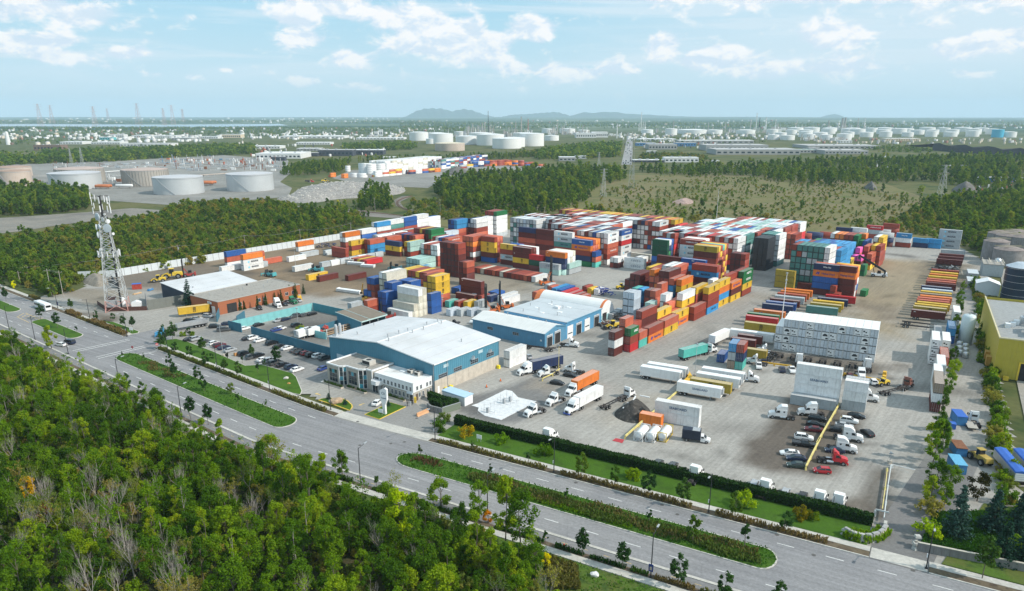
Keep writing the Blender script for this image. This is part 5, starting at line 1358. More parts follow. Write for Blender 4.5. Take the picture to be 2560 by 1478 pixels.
 t=f02('storage_tank',base+V3((1.3,1.9,0)),0,'white upright cylinder between legs of mast','tank');MB().lathe([(1.1,0),(1.1,4.3),(.6,4.8),(0,4.9)],14).bd('shell',m04,t,smooth=True)
mast()
def right_works():
 w=f02('yellow_hall',B(266,32.0),R(62),'tall mustard yellow industrial hall cut off by picture edge','industrial building')
 LX,LY,H=62,40,13.0
 My=mat('mustard cladding',(.44,.36,.045),.55,var=.08,scale=.4,streak=.15,dirt=(.25,.2,.05))
 b=MB();f0p(b,-LY,0,0,0,H,-1,None,1.2);clad(b,0,LX,0,0,H,1,None,1.2);f0p(b,-LY,0,LX,0,H,1,None,1.2);b.bd('wall',My,w)
 MB().poly([(.3,-.3),(.3,-LY),(LX-.3,-LY),(LX-.3,-.3)],H-.9).bd('roof',mat('grey gravel roof',(.30,.31,.31),.95,var=.18,scale=.8),w)
 t=MB();t.box(-.1,LX,-.25,.12,H-.1,H+.25);t.box(-.12,.3,-LY,-.25,H-.1,H+.251);t.bd('parapet',mat('cream coping',(.62,.55,.34),.7),w)
 d=MB().box(-.1,-.02,-12.6,-6.9,0,5.6).bd('doorway',m0v,w);f=MB();f.box(-.16,-.02,-6.9,-6.4,0,6.0);f.box(-.16,-.02,-13.1,-12.6,0,6.0);f.box(-.16,-.02,-12.6,-6.9,5.6,6.0);f.bd('door_frame',m0e,d)
 for i,(x,y)in ENx(((12,-5),(16,-4))):
  b=MB()
  for k in range(9):
   a=k/8*PIx*.5;
  b.tube((x+4,y-9,H-.8),(x+2,y-5.5,H+1.6),.75,n=10);b.tube((x+2,y-5.5,H+1.6),(x-4,y-4.5,H+1.2),.75,n=10);b.bd('roof_duct',m09,w)
 b=MB();b.bar((30,-9,H-.6),(22,-16,H+9),1.6,2.4);b.box(26,29,-12,-8,H-.9,H+1.4);b.bd('conveyor',m09,w)
 for x,y in((18,-3),(20,-4.6),(24,-6),(23,-9)):MB().box(x,x+1.8,y-1.5,y,H-.9,H+.6).bd('rooftop_unit',m04,w)
 for x,y in((-1.4,-1.2),(-1.5,-3.6),(-1.3,-14.6)):MB().box(x-.6,x+.6,y-.7,y+.7,0,1.2).bd('bollard_block',m0e,w)
 for x in(8,14):MB().box(x,x+3,.02,1.4,1.2,4.2).bd('wall_unit',mat('ochre unit',(.38,.22,.04),.7,var=.2),w)
 s=f02('dark_tank',K('h',2440,990),0,'black banded steel tank with a pale roof at right edge','tank')
 b=MB();b.lathe([(6.4,0),(6.4,15.5)],28,cap=False);b.bd('shell',mat('dark tank steel',(.022,.04,.07),.4,.3,var=.2,scale=.3),s,smooth=True)
 b=MB();[b.lathe([(6.47,z),(6.47,z+.12),(6.4,z+.12),(6.4,z)],28,cap=False)for z in(3,6,9,12,15)];b.bd('band',m09,s)
 MB().lathe([(6.6,15.5),(3,17.2),(0,17.6)],28).bd('roof',mat('pale tank roof',(.46,.52,.58),.5,var=.1),s)
 MS=mat('old grey silo steel',(.27,.26,.26),.6,.2,var=.25,scale=.5,streak=.6,dirt=(.18,.13,.11));MR=mat('rusty silo roof',(.25,.21,.195),.8,var=.35,scale=.5,dirt=(.15,.10,.09),dirt_amt=.7)
 for i,(q,r,h)in ENx((((2215,590),6.5,11),((2345,640),7.5,9),((2330,545),6.5,12),((2450,560),6.5,12),((2250,500),6.5,11),((2420,490),7,11))):
  s=f02('old_silo',K('h',*q),0,('grey silo at left front of old silo group','wide low silo at front of old silo group','grey silo in middle of old silo group','grey silo at right of old silo group','grey silo at left rear of group','grey silo at right rear of group')[i],'silo','old silos beyond boundary hedge')
  MB().lathe([(r,0),(r,h)],20,cap=False).bd('shell',MS,s,smooth=True);MB().lathe([(r+.2,h),(r*.4,h+1.4),(0,h+1.5)],20).bd('roof',MR,s)
  b=MB();[b.bar((-r,y,h+1.5),(r,y,h+1.5),.2)for y in(-2,2)];b.bd('catwalk',mat('dull rail',(.34,.31,.2),.7),s)
 s=f02('small_white_shed',K('h',2035,925),R(62),'small white gabled shed below old silos','shed')
 MB().prism([(0,0),(0,5.2),(-4.6,6.8),(-9.2,5.2),(-9.2,0)],0,8,'x').bd('shell',mat('pale shed sheet',(.66,.70,.72),.6,var=.06),s)
 for k in(0,1):m=MB();m.quad([(-.3,.3 if k==0 else-4.6,5.15 if k==0 else 6.85),(8.3,.3 if k==0 else-4.6,5.15 if k==0 else 6.85),(8.3,-4.6 if k==0 else-9.5,6.85 if k==0 else 5.15),(-.3,-4.6 if k==0 else-9.5,6.85 if k==0 else 5.15)]);m.bd('roof',m04,s)
 s=f02('pump_house',K('h',2100,745),R(62),'grey flat roofed pump house behind small white shed','building')
 MB().box(0,14,-9,0,0,6).bd('wall',mat('grey blockwork',(.36,.40,.42),.8,var=.15),s);MB().box(-.2,14.2,-9.2,.2,6,6.3).bd('roof',M_GRAVEL,s);b=MB();[b.bar((0,-9+k*3,7.2),(14,-9+k*3,7.2),.2)for k in range(4)];b.bd('pipe_rack',mat('cream pipe',(.6,.56,.45),.6),s)
 for i,(q,r,h)in ENx((((2240,720),1.6,7),((1955,860),2.2,3),((1960,780),2.2,3.2))):
  if i==0:
   s=f02('vertical_vessel',K('h',*q),0,'slim pale vertical vessel beside pump house','tank');MB().lathe([(r,0),(r,h),(r*.5,h+1),(0,h+1.1)],14).bd('shell',m09,s,smooth=True)
  else:
   s=f02('site_cabin',K('h',*q),R(62),('','pale grey site cabin along hedge, nearer one','pale grey site cabin along hedge, farther one')[i],'cabin');MB().box(0,12,-4.5,0,0,3).bd('wall',m01,s);MB().box(-.1,12.1,-4.6,.1,3,3.2).bd('roof',M_ROOFB,s)
 s=f02('white_tank',K('l',1930,470),0,'tall white cylindrical tank beside boundary hedge','tank')
 MB().lathe([(2.3,0),(2.3,10.2),(1.8,10.9),(0,11.1)],18).bd('shell',mat('pale blue white tank',(.60,.68,.70),.4,var=.07),s,smooth=True);b=MB();b.box(1.9,2.5,-.3,.3,0,11.3);b.box(-.2,.2,-.2,.2,11,11.6);b.bd('ladder',m09,s)
 for i in range(6):
  p=K('l',1880+(i%2)*60,500+i*22);s=f02('pressure_drum',p,R(62),'grey pressure drum under white tank, %s'%('nearest tank on left','nearest tank on right','second on left','second on right','farthest down on left','farthest down on right')[i],'drum','drums under white tank');MB().lathe([(0,-.1),(.8,0),(1.0,.25),(1.0,1.9),(.8,2.1),(0,2.2)],10).bd('shell',m09,s,smooth=True)
right_works()
def stone_wall():
 o=f02('stone_retaining_wall',K('p',900,930),0,'curved dry stone retaining wall holding a shrub bed by exit drive','wall')
 path=[K('p',*q)for q in((700,905),(760,940),(830,970),(910,990),(985,990),(1060,970),(1110,940),(1135,900),(1140,860))]
 rs=RSt(2);M1=[mat('pale stone',(.46,.45,.42),.9,var=.25,scale=1.5),mat('warm stone',(.50,.44,.36),.9,var=.25,scale=1.5),mat('grey stone',(.36,.36,.36),.9,var=.25,scale=1.5)]
 for course in range(4):
  for i in range(len(path)-1):
   a,c=path[i],path[i+1];L=(c-a).length;k=max(1,int(L/1.15))
   for j in range(k):
    t=(j+.5+.25*(course%2))/k
    if t>1:continue
    p=a.lerp(c,t);d=(c-a).normalized();w=L/k*rs.uniform(.8,.96);n_=V3((-d.y,d.x,0));h=.46
    b=MB();b.box(-w/2,w/2,-.35+rs.uniform(-.08,.08),.35,0,h*rs.uniform(.86,.96),taper=(.05,.04))
    s=b.bd('stone',M1[rs.randint(3)],o,p-o.location+n_*(.12*course)+V3((0,0,course*h)));s.rotation_euler=(0,0,math.atan2(d.y,d.x)+rs.uniform(-.05,.05))
 return path
SW=stone_wall()
def small_walls():
 o=f02('stone_gate_wall',K('j',1690,1115),0,'low grey stone wall below small hedge at yard entrance','wall')
 P=[K('j',1690,1110),K('j',1720,1135),K('j',1840,1165)]
 rs=RSt(4)
 for course in range(4):
  for a,c in zip(P[:-1],P[1:]):
   k=max(1,int((c-a).length/.8));d=(c-a).normalized()
   for j in range(k):
    p=a.lerp(c,(j+.5)/k);b=MB().box(-(c-a).length/k*.47,(c-a).length/k*.47,-.3,.3,0,.42,taper=(.03,.03))
    s=b.bd('stone',mat('dark grey stone',(.20,.205,.21),.9,var=.35,scale=1.6),o,p-o.location+V3((0,0,course*.45)));s.rotation_euler=(0,0,math.atan2(d.y,d.x)+rs.uniform(-.05,.05))
 f=f06('slat_fence',K('j',1835,1165),K('j',2012,1110),2.0,.12,mat('green grey slats',(.22,.26,.20),.7,var=.12),'green grey slatted fence between entrance wall and white shed','fence',.35,'slat',m01,None,.09)
 s=f02('blue_roofed_shed',Y(147.6,-136.8),YA,'small white shed with a pale blue roof at yard entrance','shed')
 MB().box(0,3.6,-8.6,0,0,2.7).bd('wall',m04,s);m=MB();m.quad([(-.2,-8.8,2.9),(3.8,-8.8,2.9),(3.8,.2,3.1),(-.2,.2,3.1)]);m.box(-.2,3.8,-8.8,.2,2.7,2.85);m.bd('roof',mat('sky blue roof',(.42,.58,.70),.5,var=.08),s)
 o=f06('garden_retaining_wall',K('p',1430,1060),K('p',2560,1290),1.7,.4,mat('grey block wall',(.22,.215,.21),.9,var=.2,scale=1.2,streak=.3),'long grey block retaining wall of garden right of exit','wall',1.4,'block',mat('pale coping',(.48,.45,.38),.85),None,.03)
 o=f02('stone_gate_pillar',K('p',1420,1040),0,'rough stone pier at corner of garden wall','pillar')
 for i in range(6):MB().box(-.55,.55,-.5,.5,0,.42,taper=(.08,.08)).bd('stone',MATS['pale stone'],o,(i*.12-.3+(i%2)*.2,i*.25-.5,i*.38*(i%3)/2),rnd.uniform(-.3,.3))
 s=f02('pylon_sign',K('j',1268,1165),R(-25),'white flared pylon sign with script lettering by office lawn','sign')
 MB().prism([(-.45,0),(.45,0),(.45,3.0),(1.1,4.5),(1.2,7.6),(.5,8.0),(-1.15,7.1),(-1.05,4.4),(-.45,3.0)],-.35,.35,'y').bd('panel',m04,s)
 f03(s,'Ct',1.1,(.15,.2,.25),0,-.37,6.4);f03(s,'Transit',.62,(.15,.2,.25),.05,-.37,5.0)
 for i,(q,a,lab)in ENx(((('j',1226,1180),-25,'small white board on posts beside pylon sign'),(('j',2195,1440),-30,'white notice board on posts on hedge lawn'),(('i',1295,362),-10,'white notice board at end of left island'))):
  s=f02('notice_board',K(*q),R(a),lab,'sign');MB().box(-.75,.75,-.04,.04,1.0,2.1).bd('board',m04,s)
  for x in(-.5,.5):MB().box(x-.04,x+.04,-.03,.03,0,1.0).bd('post',m01,s)
 for i,(q,lab)in ENx(((('i',1312,575),'red stop sign on tip of middle median'),(('i',1553,545),'red stop sign on pavement by parking lawn'))):
  s=f02('stop_sign',K(*q),R(160 if i==0 else 20),lab,'road sign');MB().tube((0,0,0),(0,0,2.8),.05).bd('post',m01,s);MB().lathe([(.5,-.02),(.5,.02)],8,(0,0,2.6),axis='y').bd('plate',mat('red sign',(.6,.03,.04),.5),s)
  f03(s,'STOP',.3,WHT,0,-.03,2.6)
 b=f02('landscape_boulder',K('j',790,1055),.4,'large tan boulder on round office lawn','boulder')
 for i,(q,r,c,lab)in ENx(((('j',795,1052),1.5,(.42,.30,.20),''),(('j',297,818),.75,(.55,.52,.5),'pale boulder on parking lawn'),(('j',325,868),.5,(.48,.25,.08),'small orange boulder on parking lawn'),(('o',795,1310),.7,(.62,.62,.63),'pale upright stone on grass by cycle path'),(('p',1525,830),1.0,(.30,.28,.26),'grey boulder behind garden wall'))):
  bm=bmesh.new();bmesh.ops.create_icosphere(bm,subdivisions=2,radius=r)
  for v in bm.verts:
   k=1+.28*SNx(v.co.x*3.1/r+i)*CSx(v.co.y*2.7/r)+.12*SNx(v.co.z*5/r);v.co*=k;v.co.z=v.co.z*.75+r*.4;v.co.x*=1.25
  me=bpy.data.meshes.new('boulder');bm.to_mesh(me);bm.free();me.materials.append(mat('boulder %d'%i,c,.9,var=.3,scale=1.2,bump=.4))
  if i==0:link('rock',me,b)
  else:tag(link('landscape_boulder',me,None,K(*q)),lab,'boulder')
small_walls()
M_CAR=mat('car paint',obj=True,rough=.25,var=.03,spec=.6)
M_TRK=mat('lorry paint',obj=True,rough=.32,var=.06,spec=.5,scale=.8)
M_CGL=mat('car glass',(.012,.016,.02),.08,var=.1,spec=.8)
M_TYRE=mat('tyre',(.014,.014,.015),.85,var=.3,scale=3)
M_HUB=mat('wheel hub',(.34,.35,.36),.4,.5,var=.2)
M_LAMP=mat('headlamp glass',(.62,.64,.66),.15,var=.05)
M_TAIL=mat('tail lamp',(.32,.02,.02),.3,var=.1)
m0i=mat('chassis steel',(.055,.05,.05),.7,var=.35,scale=2,dirt=(.15,.09,.06))
M_CHROME=mat('polished metal',(.55,.56,.58),.25,.8,var=.1)
PK={}
def f05(r,w,key):
 if key not in PK:
  b=MB();b.lathe([(r*.62,-w/2),(r*.95,-w/2),(r,-w*.35),(r,w*.35),(r*.95,w/2),(r*.62,w/2)],14,axis='y',cap=False,mi=0)
  b.lathe([(0,w*.38),(r*.3,w*.46),(r*.62,w*.40)],10,axis='y',cap=False,mi=1);b.lathe([(r*.62,-w*.40),(r*.3,-w*.46),(0,-w*.38)],10,axis='y',cap=False,mi=1)
  PK[key]=b.mesh('wheel',[M_TYRE,M_HUB])
 return PK[key]
def loft(b,st,mi=0):
 o=len(b.v)
 for x,wl,wb,zl,zb in st:
  zm=zl+(zb-zl)*.55
  b.v+=[(x,-wl,zl),(x,-wb,zm),(x,-wb*.93,zb),(x,wb*.93,zb),(x,wb,zm),(x,wl,zl)]
 n=len(st)
 for i in range(n-1):
  for k in range(6):
   j=(k+1)%6;b.f.append((o+i*6+k,o+(i+1)*6+k,o+(i+1)*6+j,o+i*6+j)[::-1]);b.mi.append(mi)
 b.f.append(TUx(o+k for k in range(6))[::-1]if False else TUx(o+k for k in(5,4,3,2,1,0))[::-1]);b.mi.append(mi)
 e=o+(n-1)*6;b.f.append(TUx(e+k for k in range(6))[::-1]);b.mi.append(mi)
def fix(me):
 bm=bmesh.new();bm.from_mesh(me);bmesh.ops.recalc_face_normals(bm,faces=bm.faces);bm.to_mesh(me);bm.free();return me
CARS={
'sedan':dict(L=4.75,st=[(-2.36,.78,.80,.42,.70),(-2.2,.86,.88,.28,.98),(-1.3,.9,.92,.24,1.02),(.75,.9,.92,.24,.98),(1.75,.88,.90,.24,.84),(2.22,.8,.82,.3,.70),(2.38,.7,.72,.42,.6)],cab=(-1.85,-1.1,.35,1.25,.98,1.42),wr=.33,wx=(1.42,-1.38)),
'suv':dict(L=4.7,st=[(-2.34,.82,.84,.5,.95),(-2.2,.9,.92,.34,1.1),(-1.2,.93,.95,.3,1.12),(.8,.93,.95,.3,1.1),(1.8,.9,.93,.3,1.02),(2.2,.84,.86,.36,.9),(2.36,.76,.78,.5,.75)],cab=(-2.2,-1.75,.3,1.05,1.1,1.70),wr=.38,wx=(1.42,-1.38)),
'van':dict(L=5.1,st=[(-2.55,.86,.88,.4,1.0),(-2.4,.93,.95,.3,1.12),(-1.2,.96,.98,.28,1.14),(1.0,.96,.98,.28,1.1),(2.0,.92,.95,.3,.98),(2.4,.84,.86,.36,.85),(2.56,.76,.78,.5,.7)],cab=(-2.45,-2.2,.7,1.7,1.12,1.82),wr=.36,wx=(1.6,-1.5)),
'pickup':dict(L=5.8,st=[(-2.9,.9,.92,.5,1.0),(-2.75,.94,.96,.4,1.12),(-.75,.95,.97,.36,1.12),(1.1,.95,.97,.36,1.14),(2.2,.92,.95,.36,1.08),(2.75,.86,.9,.42,.95),(2.9,.8,.82,.55,.8)],cab=(-.8,-.55,.75,1.35,1.12,1.82),wr=.42,wx=(1.85,-1.85)),
'hatch':dict(L=4.0,st=[(-1.98,.76,.78,.45,.85),(-1.85,.84,.86,.3,1.0),(-1.0,.87,.89,.26,1.02),(.7,.87,.89,.26,1.0),(1.5,.84,.87,.26,.9),(1.85,.76,.78,.32,.75),(1.99,.68,.7,.42,.62)],cab=(-1.85,-1.45,.35,1.2,1.0,1.5),wr=.32,wx=(1.22,-1.2)),
}
def car_proto(kind):
 if kind in PK:return PK[kind]
 d=CARS[kind];b=MB();loft(b,d['st']);body=fix(b.mesh('car_body',M_CAR))
 x0,x1,x2,x3,zb,zr=d['cab'];wb=d['st'][2][2]*.93;wt=wb*.80
 g=MB();o=0
 g.v=[(x0,-wb,zb-.02),(x3,-wb,zb-.02),(x3,wb,zb-.02),(x0,wb,zb-.02),(x1,-wt,zr-.03),(x2,-wt,zr-.03),(x2,wt,zr-.03),(x1,wt,zr-.03)]
 g.f=[(0,1,5,4),(1,2,6,5),(2,3,7,6),(3,0,4,7)];g.mi=[0]*4
 gl=g.mesh('cabin_glass',M_CGL)
 r=MB();r.v=[(x1-.06,-wt-.02,zr-.05),(x2+.06,-wt-.02,zr-.05),(x2+.06,wt+.02,zr-.05),(x1-.06,wt+.02,zr-.05),(x1+.1,-wt+.1,zr),(x2-.1,-wt+.1,zr),(x2-.1,wt-.1,zr),(x1+.1,wt-.1,zr)]
 r.f=[(4,5,6,7),(0,1,5,4),(1,2,6,5),(2,3,7,6),(3,0,4,7)];r.mi=[0]*5
 for s in(-1,1):
  for(a,za),(c,zc)in(((x0,zb),(x1,zr-.03)),((x3,zb),(x2,zr-.03)),(((x0+x3)/2-.1,zb),((x1+x2)/2,zr-.03))):r.bar((a,s*wb,za),(c,s*wt,zc),.07)
 rf=r.mesh('car_roof',M_CAR)
 hl=MB().box(-.06,.06,-.18,.18,-.07,.07).mesh('headlight',M_LAMP);tl=MB().box(-.05,.05,-.14,.14,-.12,.12).mesh('tail_light',M_TAIL)
 PK[kind]=(d,body,gl,rf,hl,tl);return PK[kind]
CARCOL={'k':(.012,.013,.016),'w':(.78,.78,.78),'s':(.36,.38,.40),'n':(.015,.025,.06),'g':(.07,.075,.08),'r':(.42,.02,.03),'d':(.12,.015,.022),'b':(.03,.06,.22),'e':(.03,.05,.045)}
CCN={'k':'black','w':'white','s':'silver','n':'dark navy','g':'dark grey','r':'bright red','d':'dark red','b':'blue','e':'dark green grey'}
KN={'sedan':'saloon car','suv':'sport utility car','van':'minivan','pickup':'pickup','hatch':'hatchback'}
car_labels={}
def f07(p,hd,kind,colr,where,group='cars parked in yard and car parks',z=0.0):
 d,body,gl,rf,hl,tl=car_proto(kind);c=CARCOL[colr]
 lab=CCN[colr]+' '+KN[kind]+' '+where
 o=link('parked_car' if kind!='pickup' else 'pickup_truck',body,None,p+V3((0,0,z)),R(hd),c)
 tag(o,lab,'car' if kind!='pickup' else 'pickup',group)
 link('cabin_glass',gl,o);link('roof',rf,o,color=c)
 wm=f05(d['wr'],.24,'wheel%.2f'%d['wr'])
 for x in d['wx']:
  for y in(-.78,.78):link('wheel',wm,o,(x,y,d['wr']))
 L=d['L']/2;zl=d['st'][-2][4]-.06
 for y in(-.58,.58):link('headlight',hl,o,(L-.12,y,zl));link('tail_light',tl,o,(-L+.12,y,d['st'][1][4]-.18))
 return o
def cars(lst,group,where):
 for q,hd,kind,c,w in lst:f07(K(*q),hd,kind,c,w or where,group)
ua,va=53,-37
G1='cars in visitor parking'
lawn_row=[((1868,440),'k','sedan','at left end of lawn row'),((1930,435),'s','suv','second from left in lawn row'),((2010,462),'g','sedan','half hidden by a small tree in lawn row'),((2105,478),'w','hatch','left of dark red car in lawn row'),((2160,500),'d','suv','beside white car in lawn row'),
((2205,520),'n','sedan','before grey pole in lawn row'),((2265,545),'s','sedan','right of grey pole in lawn row'),((2405,580),'k','suv','beside orange crate in lawn row'),((2480,615),'g','suv','right of crate in lawn row')]
for(q,c,k,w)in lawn_row:f07(K('i',*q),ua,k,c,w,G1)
for(q,c,k,w)in[((20,600),'k','suv','in middle of lawn row'),((72,640),'w','sedan','with a dark roof neighbour in lawn row'),((140,648),'s','suv','behind a small tree in lawn row'),((195,672),'g','van','under small tree in lawn row'),((265,690),'k','sedan','right of small tree in lawn row'),((345,715),'n','suv','next to last in lawn row'),((405,738),'w','sedan','last at right end of lawn row')]:
 f07(K('j',*q),ua,k,c,w,G1)
for(q,c,k,w)in[((2440,430),'k','sedan','leftmost along long teal wall'),((2490,425),'w','suv','second along long teal wall')]:f07(K('i',*q),ua,k,c,w,G1)
for(q,c,k,w)in[((40,448),'w','sedan','third along long teal wall'),((155,478),'k','suv','fourth along long teal wall'),((225,510),'k','sedan','fifth along long teal wall'),((310,525),'w','sedan','sixth along long teal wall'),((395,550),'g','sedan','seventh along long teal wall'),((440,570),'k','sedan','eighth along long teal wall'),
((490,580),'d','hatch','ninth along long teal wall'),((545,595),'k','suv','tenth along long teal wall'),((615,605),'w','suv','eleventh along long teal wall'),((675,625),'g','suv','last along long teal wall')]:f07(K('j',*q),ua,k,c,w,G1)
G2='cars in walled staff court'
for(q,c,k,w)in[((225,1195),'s','sedan','by aqua wall of court'),((290,1185),'n','sedan','by aqua wall of court'),((385,1155),'g','suv','by pole in court'),((480,1143),'g','sedan','second from far corner of court'),((550,1132),'k','sedan','in far corner of court'),((28,1240),'k','sedan','at near end of aqua wall'),((400,1245),'k','suv','alone in middle of court'),((200,1290),'b','sedan','along inside of dark teal wall'),((250,1275),'w','hatch','beside blue car in court')]:f07(K('f',*q),ua+180*(q[0]%2),k,c,w,G2)
G3='cars on forecourt of brick works'
for(q,c,k,hd,w)in[((1865,958),'k','sedan',10,'left of pair under yellow container'),((1935,942),'s','sedan',10,'right of pair under yellow container'),((2050,920),'s','suv',-20,'at rear of yellow container trailer'),((2115,1022),'k','suv',12,'right of silver dump trailer'),((2200,1055),'g','van',20,'before end of aqua wall'),((2235,995),'n','sedan',15,'against short teal wall'),((2405,1040),'w','sedan',50,'in gateway of staff court')]:f07(K('e',*q),hd,k,c,w,G3)
for(q,c,k,hd,w)in[((35,132),'k','suv',-60,'under cedars of brick works'),((280,92),'k','sedan',-50,'between white and green tractors'),((420,55),'s','sedan',-50,'right of green tractor')]:f07(K('j',*q),hd,k,c,w,G3)
G4='cars near truck gate'
for(t_,q,c,k,hd,w)in[('k',(160,610),'s','sedan',110,'behind navy container lorry'),('k',(445,870),'k','sedan',-25,'beside dark gravel plot'),('k',(572,795),'k','sedan',-25,'under yellow pole'),('j',(665,725),'b','sedan',60,'alone beside grey office'),('j',(1195,1065),'w','sedan',75,'behind pylon sign'),
('j',(2170,275),'w','pickup',-12,'behind big warehouse'),('k',(2425,705),'w','pickup',75,'by yellow beam'),('l',(1030,862),'w','suv',80,'beside yellow plough'),('l',(135,742),'n','suv',78,'under orange beam'),('k',(2490,640),'n','suv',60,'among white cabs'),('l',(232,745),'w','pickup',80,'left of four high stack'),('l',(800,800),'d','sedan',80,'under orange beam by tall stack')]:f07(K(t_,*q),hd,k,c,w,G4)
G5='cars on dark earth parking'
for(t_,q,c,k,hd,w)in[('l',(478,1225),'k','suv',-20,'first below white sleeper lorry'),('l',(460,1280),'k','sedan',-20,'second below white sleeper lorry'),('l',(445,1330),'d','sedan',160,'left of yellow beam'),('l',(350,1412),'w','suv',-20,'above black pickup'),('p',(345,60),'k','pickup',-20,'left of yellow beam'),('p',(208,145),'w','sedan',170,'at left edge of dark parking'),('p',(268,195),'n','sedan',170,'below white saloon'),('p',(275,262),'e','sedan',170,'at foot of yellow beam'),('p',(518,315),'r','hatch',170,'at end of dark parking'),
('l',(795,1245),'w','suv',-25,'right of yellow beam'),('l',(745,1292),'s','sedan',-20,'below white sport utility car'),('l',(690,1335),'k','sedan',-20,'behind white tractors'),('l',(865,1198),'k','sedan',-25,'at foot of three high stack'),('l',(975,1365),'k','sedan',95,'alone on wide drive'),('p',(640,120),'n','sedan',165,'behind red tractor')]:f07(K(t_,*q),hd,k,c,w,G5)
G6='cars just inside cedar hedge'
for(t_,q,c,k,hd,w)in[('o',(1405,245),'g','sedan',60,'behind hedge, left one of a pair'),('o',(1545,270),'g','sedan',60,'behind hedge, right one of a pair'),('o',(2330,455),'s','suv',60,'behind hedge between two white cabs'),('p',(165,530),'s','sedan',60,'behind hedge left of two white cabs'),('p',(330,565),'k','sedan',60,'behind hedge close to two white cabs')]:f07(K(t_,*q),hd,k,c,w,G6)
f07(K('e',682,1180),-22+180,'van','n','driving towards crossing on boulevard','cars on boulevard',.03);f07(K('e',600,1200),-22+180,'sedan','w','beside dark minivan on boulevard','cars on boulevard',.03)
def panes(g):
 o=[]
 for f in g.f:m=MB();m.quad([g.v[i]for i in f]);o.append(m)
 return o
def tractor_proto(sleeper):
 key='tractor%d'%sleeper
 if key in PK:return PK[key]
 P=[]
 b=MB();b.box(-3.6,2.6,-.5,-.36,.72,1.0);b.box(-3.6,2.6,.36,.5,.72,1.0);b.box(-3.5,-3.2,-.36,.36,.75,.95);b.box(-2.9,-1.7,-.5,.5,1.0,1.14,taper=(.1,.1));P.append(('chassis_frame',b.mesh('chassis',m0i),(0,0,0),0))
 back=-1.35 if sleeper else.0
 c=MB();c.prism([(back,.95),(1.75,.95),(1.75,1.95),(1.35,2.75),(back,2.85)],-1.1,1.1,'y')
 P.append(('cab',fix(c.mesh('cab',M_TRK)),(0,0,0),1))
 h=MB();st=[(1.7,1.0,1.02,.7,1.95),(2.6,.95,.98,.6,1.85),(3.25,.82,.88,.55,1.6),(3.4,.7,.78,.6,1.4)];loft(h,st);P.append(('hood',fix(h.mesh('hood',M_TRK)),(0,0,0),1))
 f=MB();f.prism([(back,2.85),(1.3,2.78),(.9,3.35),(.2,3.85),(back,3.9)]if sleeper else[(back,2.84),(1.2,2.78),(.8,3.1),(back+.5,3.5),(back+.1,3.5)],-1.0,1.0,'y');P.append(('roof_fairing',fix(f.mesh('roof_fairing',M_TRK)),(0,0,0),1))
 g=MB();g.quad([(1.775,-.98,1.98),(1.775,.98,1.98),(1.39,.92,2.70),(1.39,-.92,2.70)]);P.append(('windshield',g.mesh('windshield',M_CGL),(0,0,0),0))
 g=MB()
 for s in(-1,1):
  y=s*1.112;q=[(.55,y,1.95),(1.5,y,1.95),(1.25,y,2.6),(.55,y,2.6)];g.quad(q if s<0 else q[::-1])
  if sleeper:q=[(-.75,y,2.1),(-.35,y,2.1),(-.35,y,2.5),(-.75,y,2.5)];g.quad(q if s<0 else q[::-1])
 if not sleeper:g.quad([(back-.012,.7,2.0),(back-.012,-.7,2.0),(back-.012,-.7,2.6),(back-.012,.7,2.6)])
 [P.append(('side_glass',split_.mesh('side_glass',M_CGL),(0,0,0),0))for split_ in panes(g)]
 g=MB();g.box(3.38,3.44,-.5,.5,.75,1.38);P.append(('grille',g.mesh('grille',m0g),(0,0,0),0))
 g=MB();g.box(3.2,3.52,-1.1,1.1,.3,.72);P.append(('bumper',g.mesh('bumper',M_TRK),(0,0,0),1))
 hl=MB().box(-.06,.06,-.16,.16,-.14,.14).mesh('headlight',M_LAMP)
 for y in(-.8,.8):P.append(('headlight',hl,(3.33,y,1.1),0))
 tk=MB().lathe([(.34,-.75),(.34,.75)],12,axis='x').mesh('fuel_tank',M_CHROME)
 for y in(-.98,.98):P.append(('fuel_tank',tk,(-.3 if sleeper else-.6,y,.75),0))
 m=MB().box(-.05,.05,-.14,.14,0,.55).mesh('mirror',M_BLACK)
 for y in(-1.32,1.32):P.append(('mirror',m,(1.6,y,1.95),0))
 w1=f05(.5,.32,'truckwheel');w2=f05(.5,.62,'dualwheel')
 for y in(-.98,.98):P.append(('wheel',w1,(2.35,y,.5),0))
 for x in(-1.75,-3.0):
  for y in(-.88,.88):P.append(('wheel',w2,(x,y,.5),0))
 fd=MB().box(-.62,.62,-.02,.3,0,.06).mesh('mudguard',M_TRK)
 e=MB();e.tube((back-.25,.75,1.0),(back-.25,.75,3.4),.09,n=8);P.append(('exhaust_pipe',e.mesh('exhaust',M_CHROME),(0,0,0),0))
 PK[key]=P;return P
def tractor(p,hd,sleeper,colr,label,group='road tractors in lorry park',trim=None):
 o=f02('road_tractor',p,R(hd),label,'lorry',group)
 for n,me,loc,pc in tractor_proto(sleeper):link(n,me,o,loc,0,(trim if trim and n in('bumper',)else colr)if pc else None)
 return o
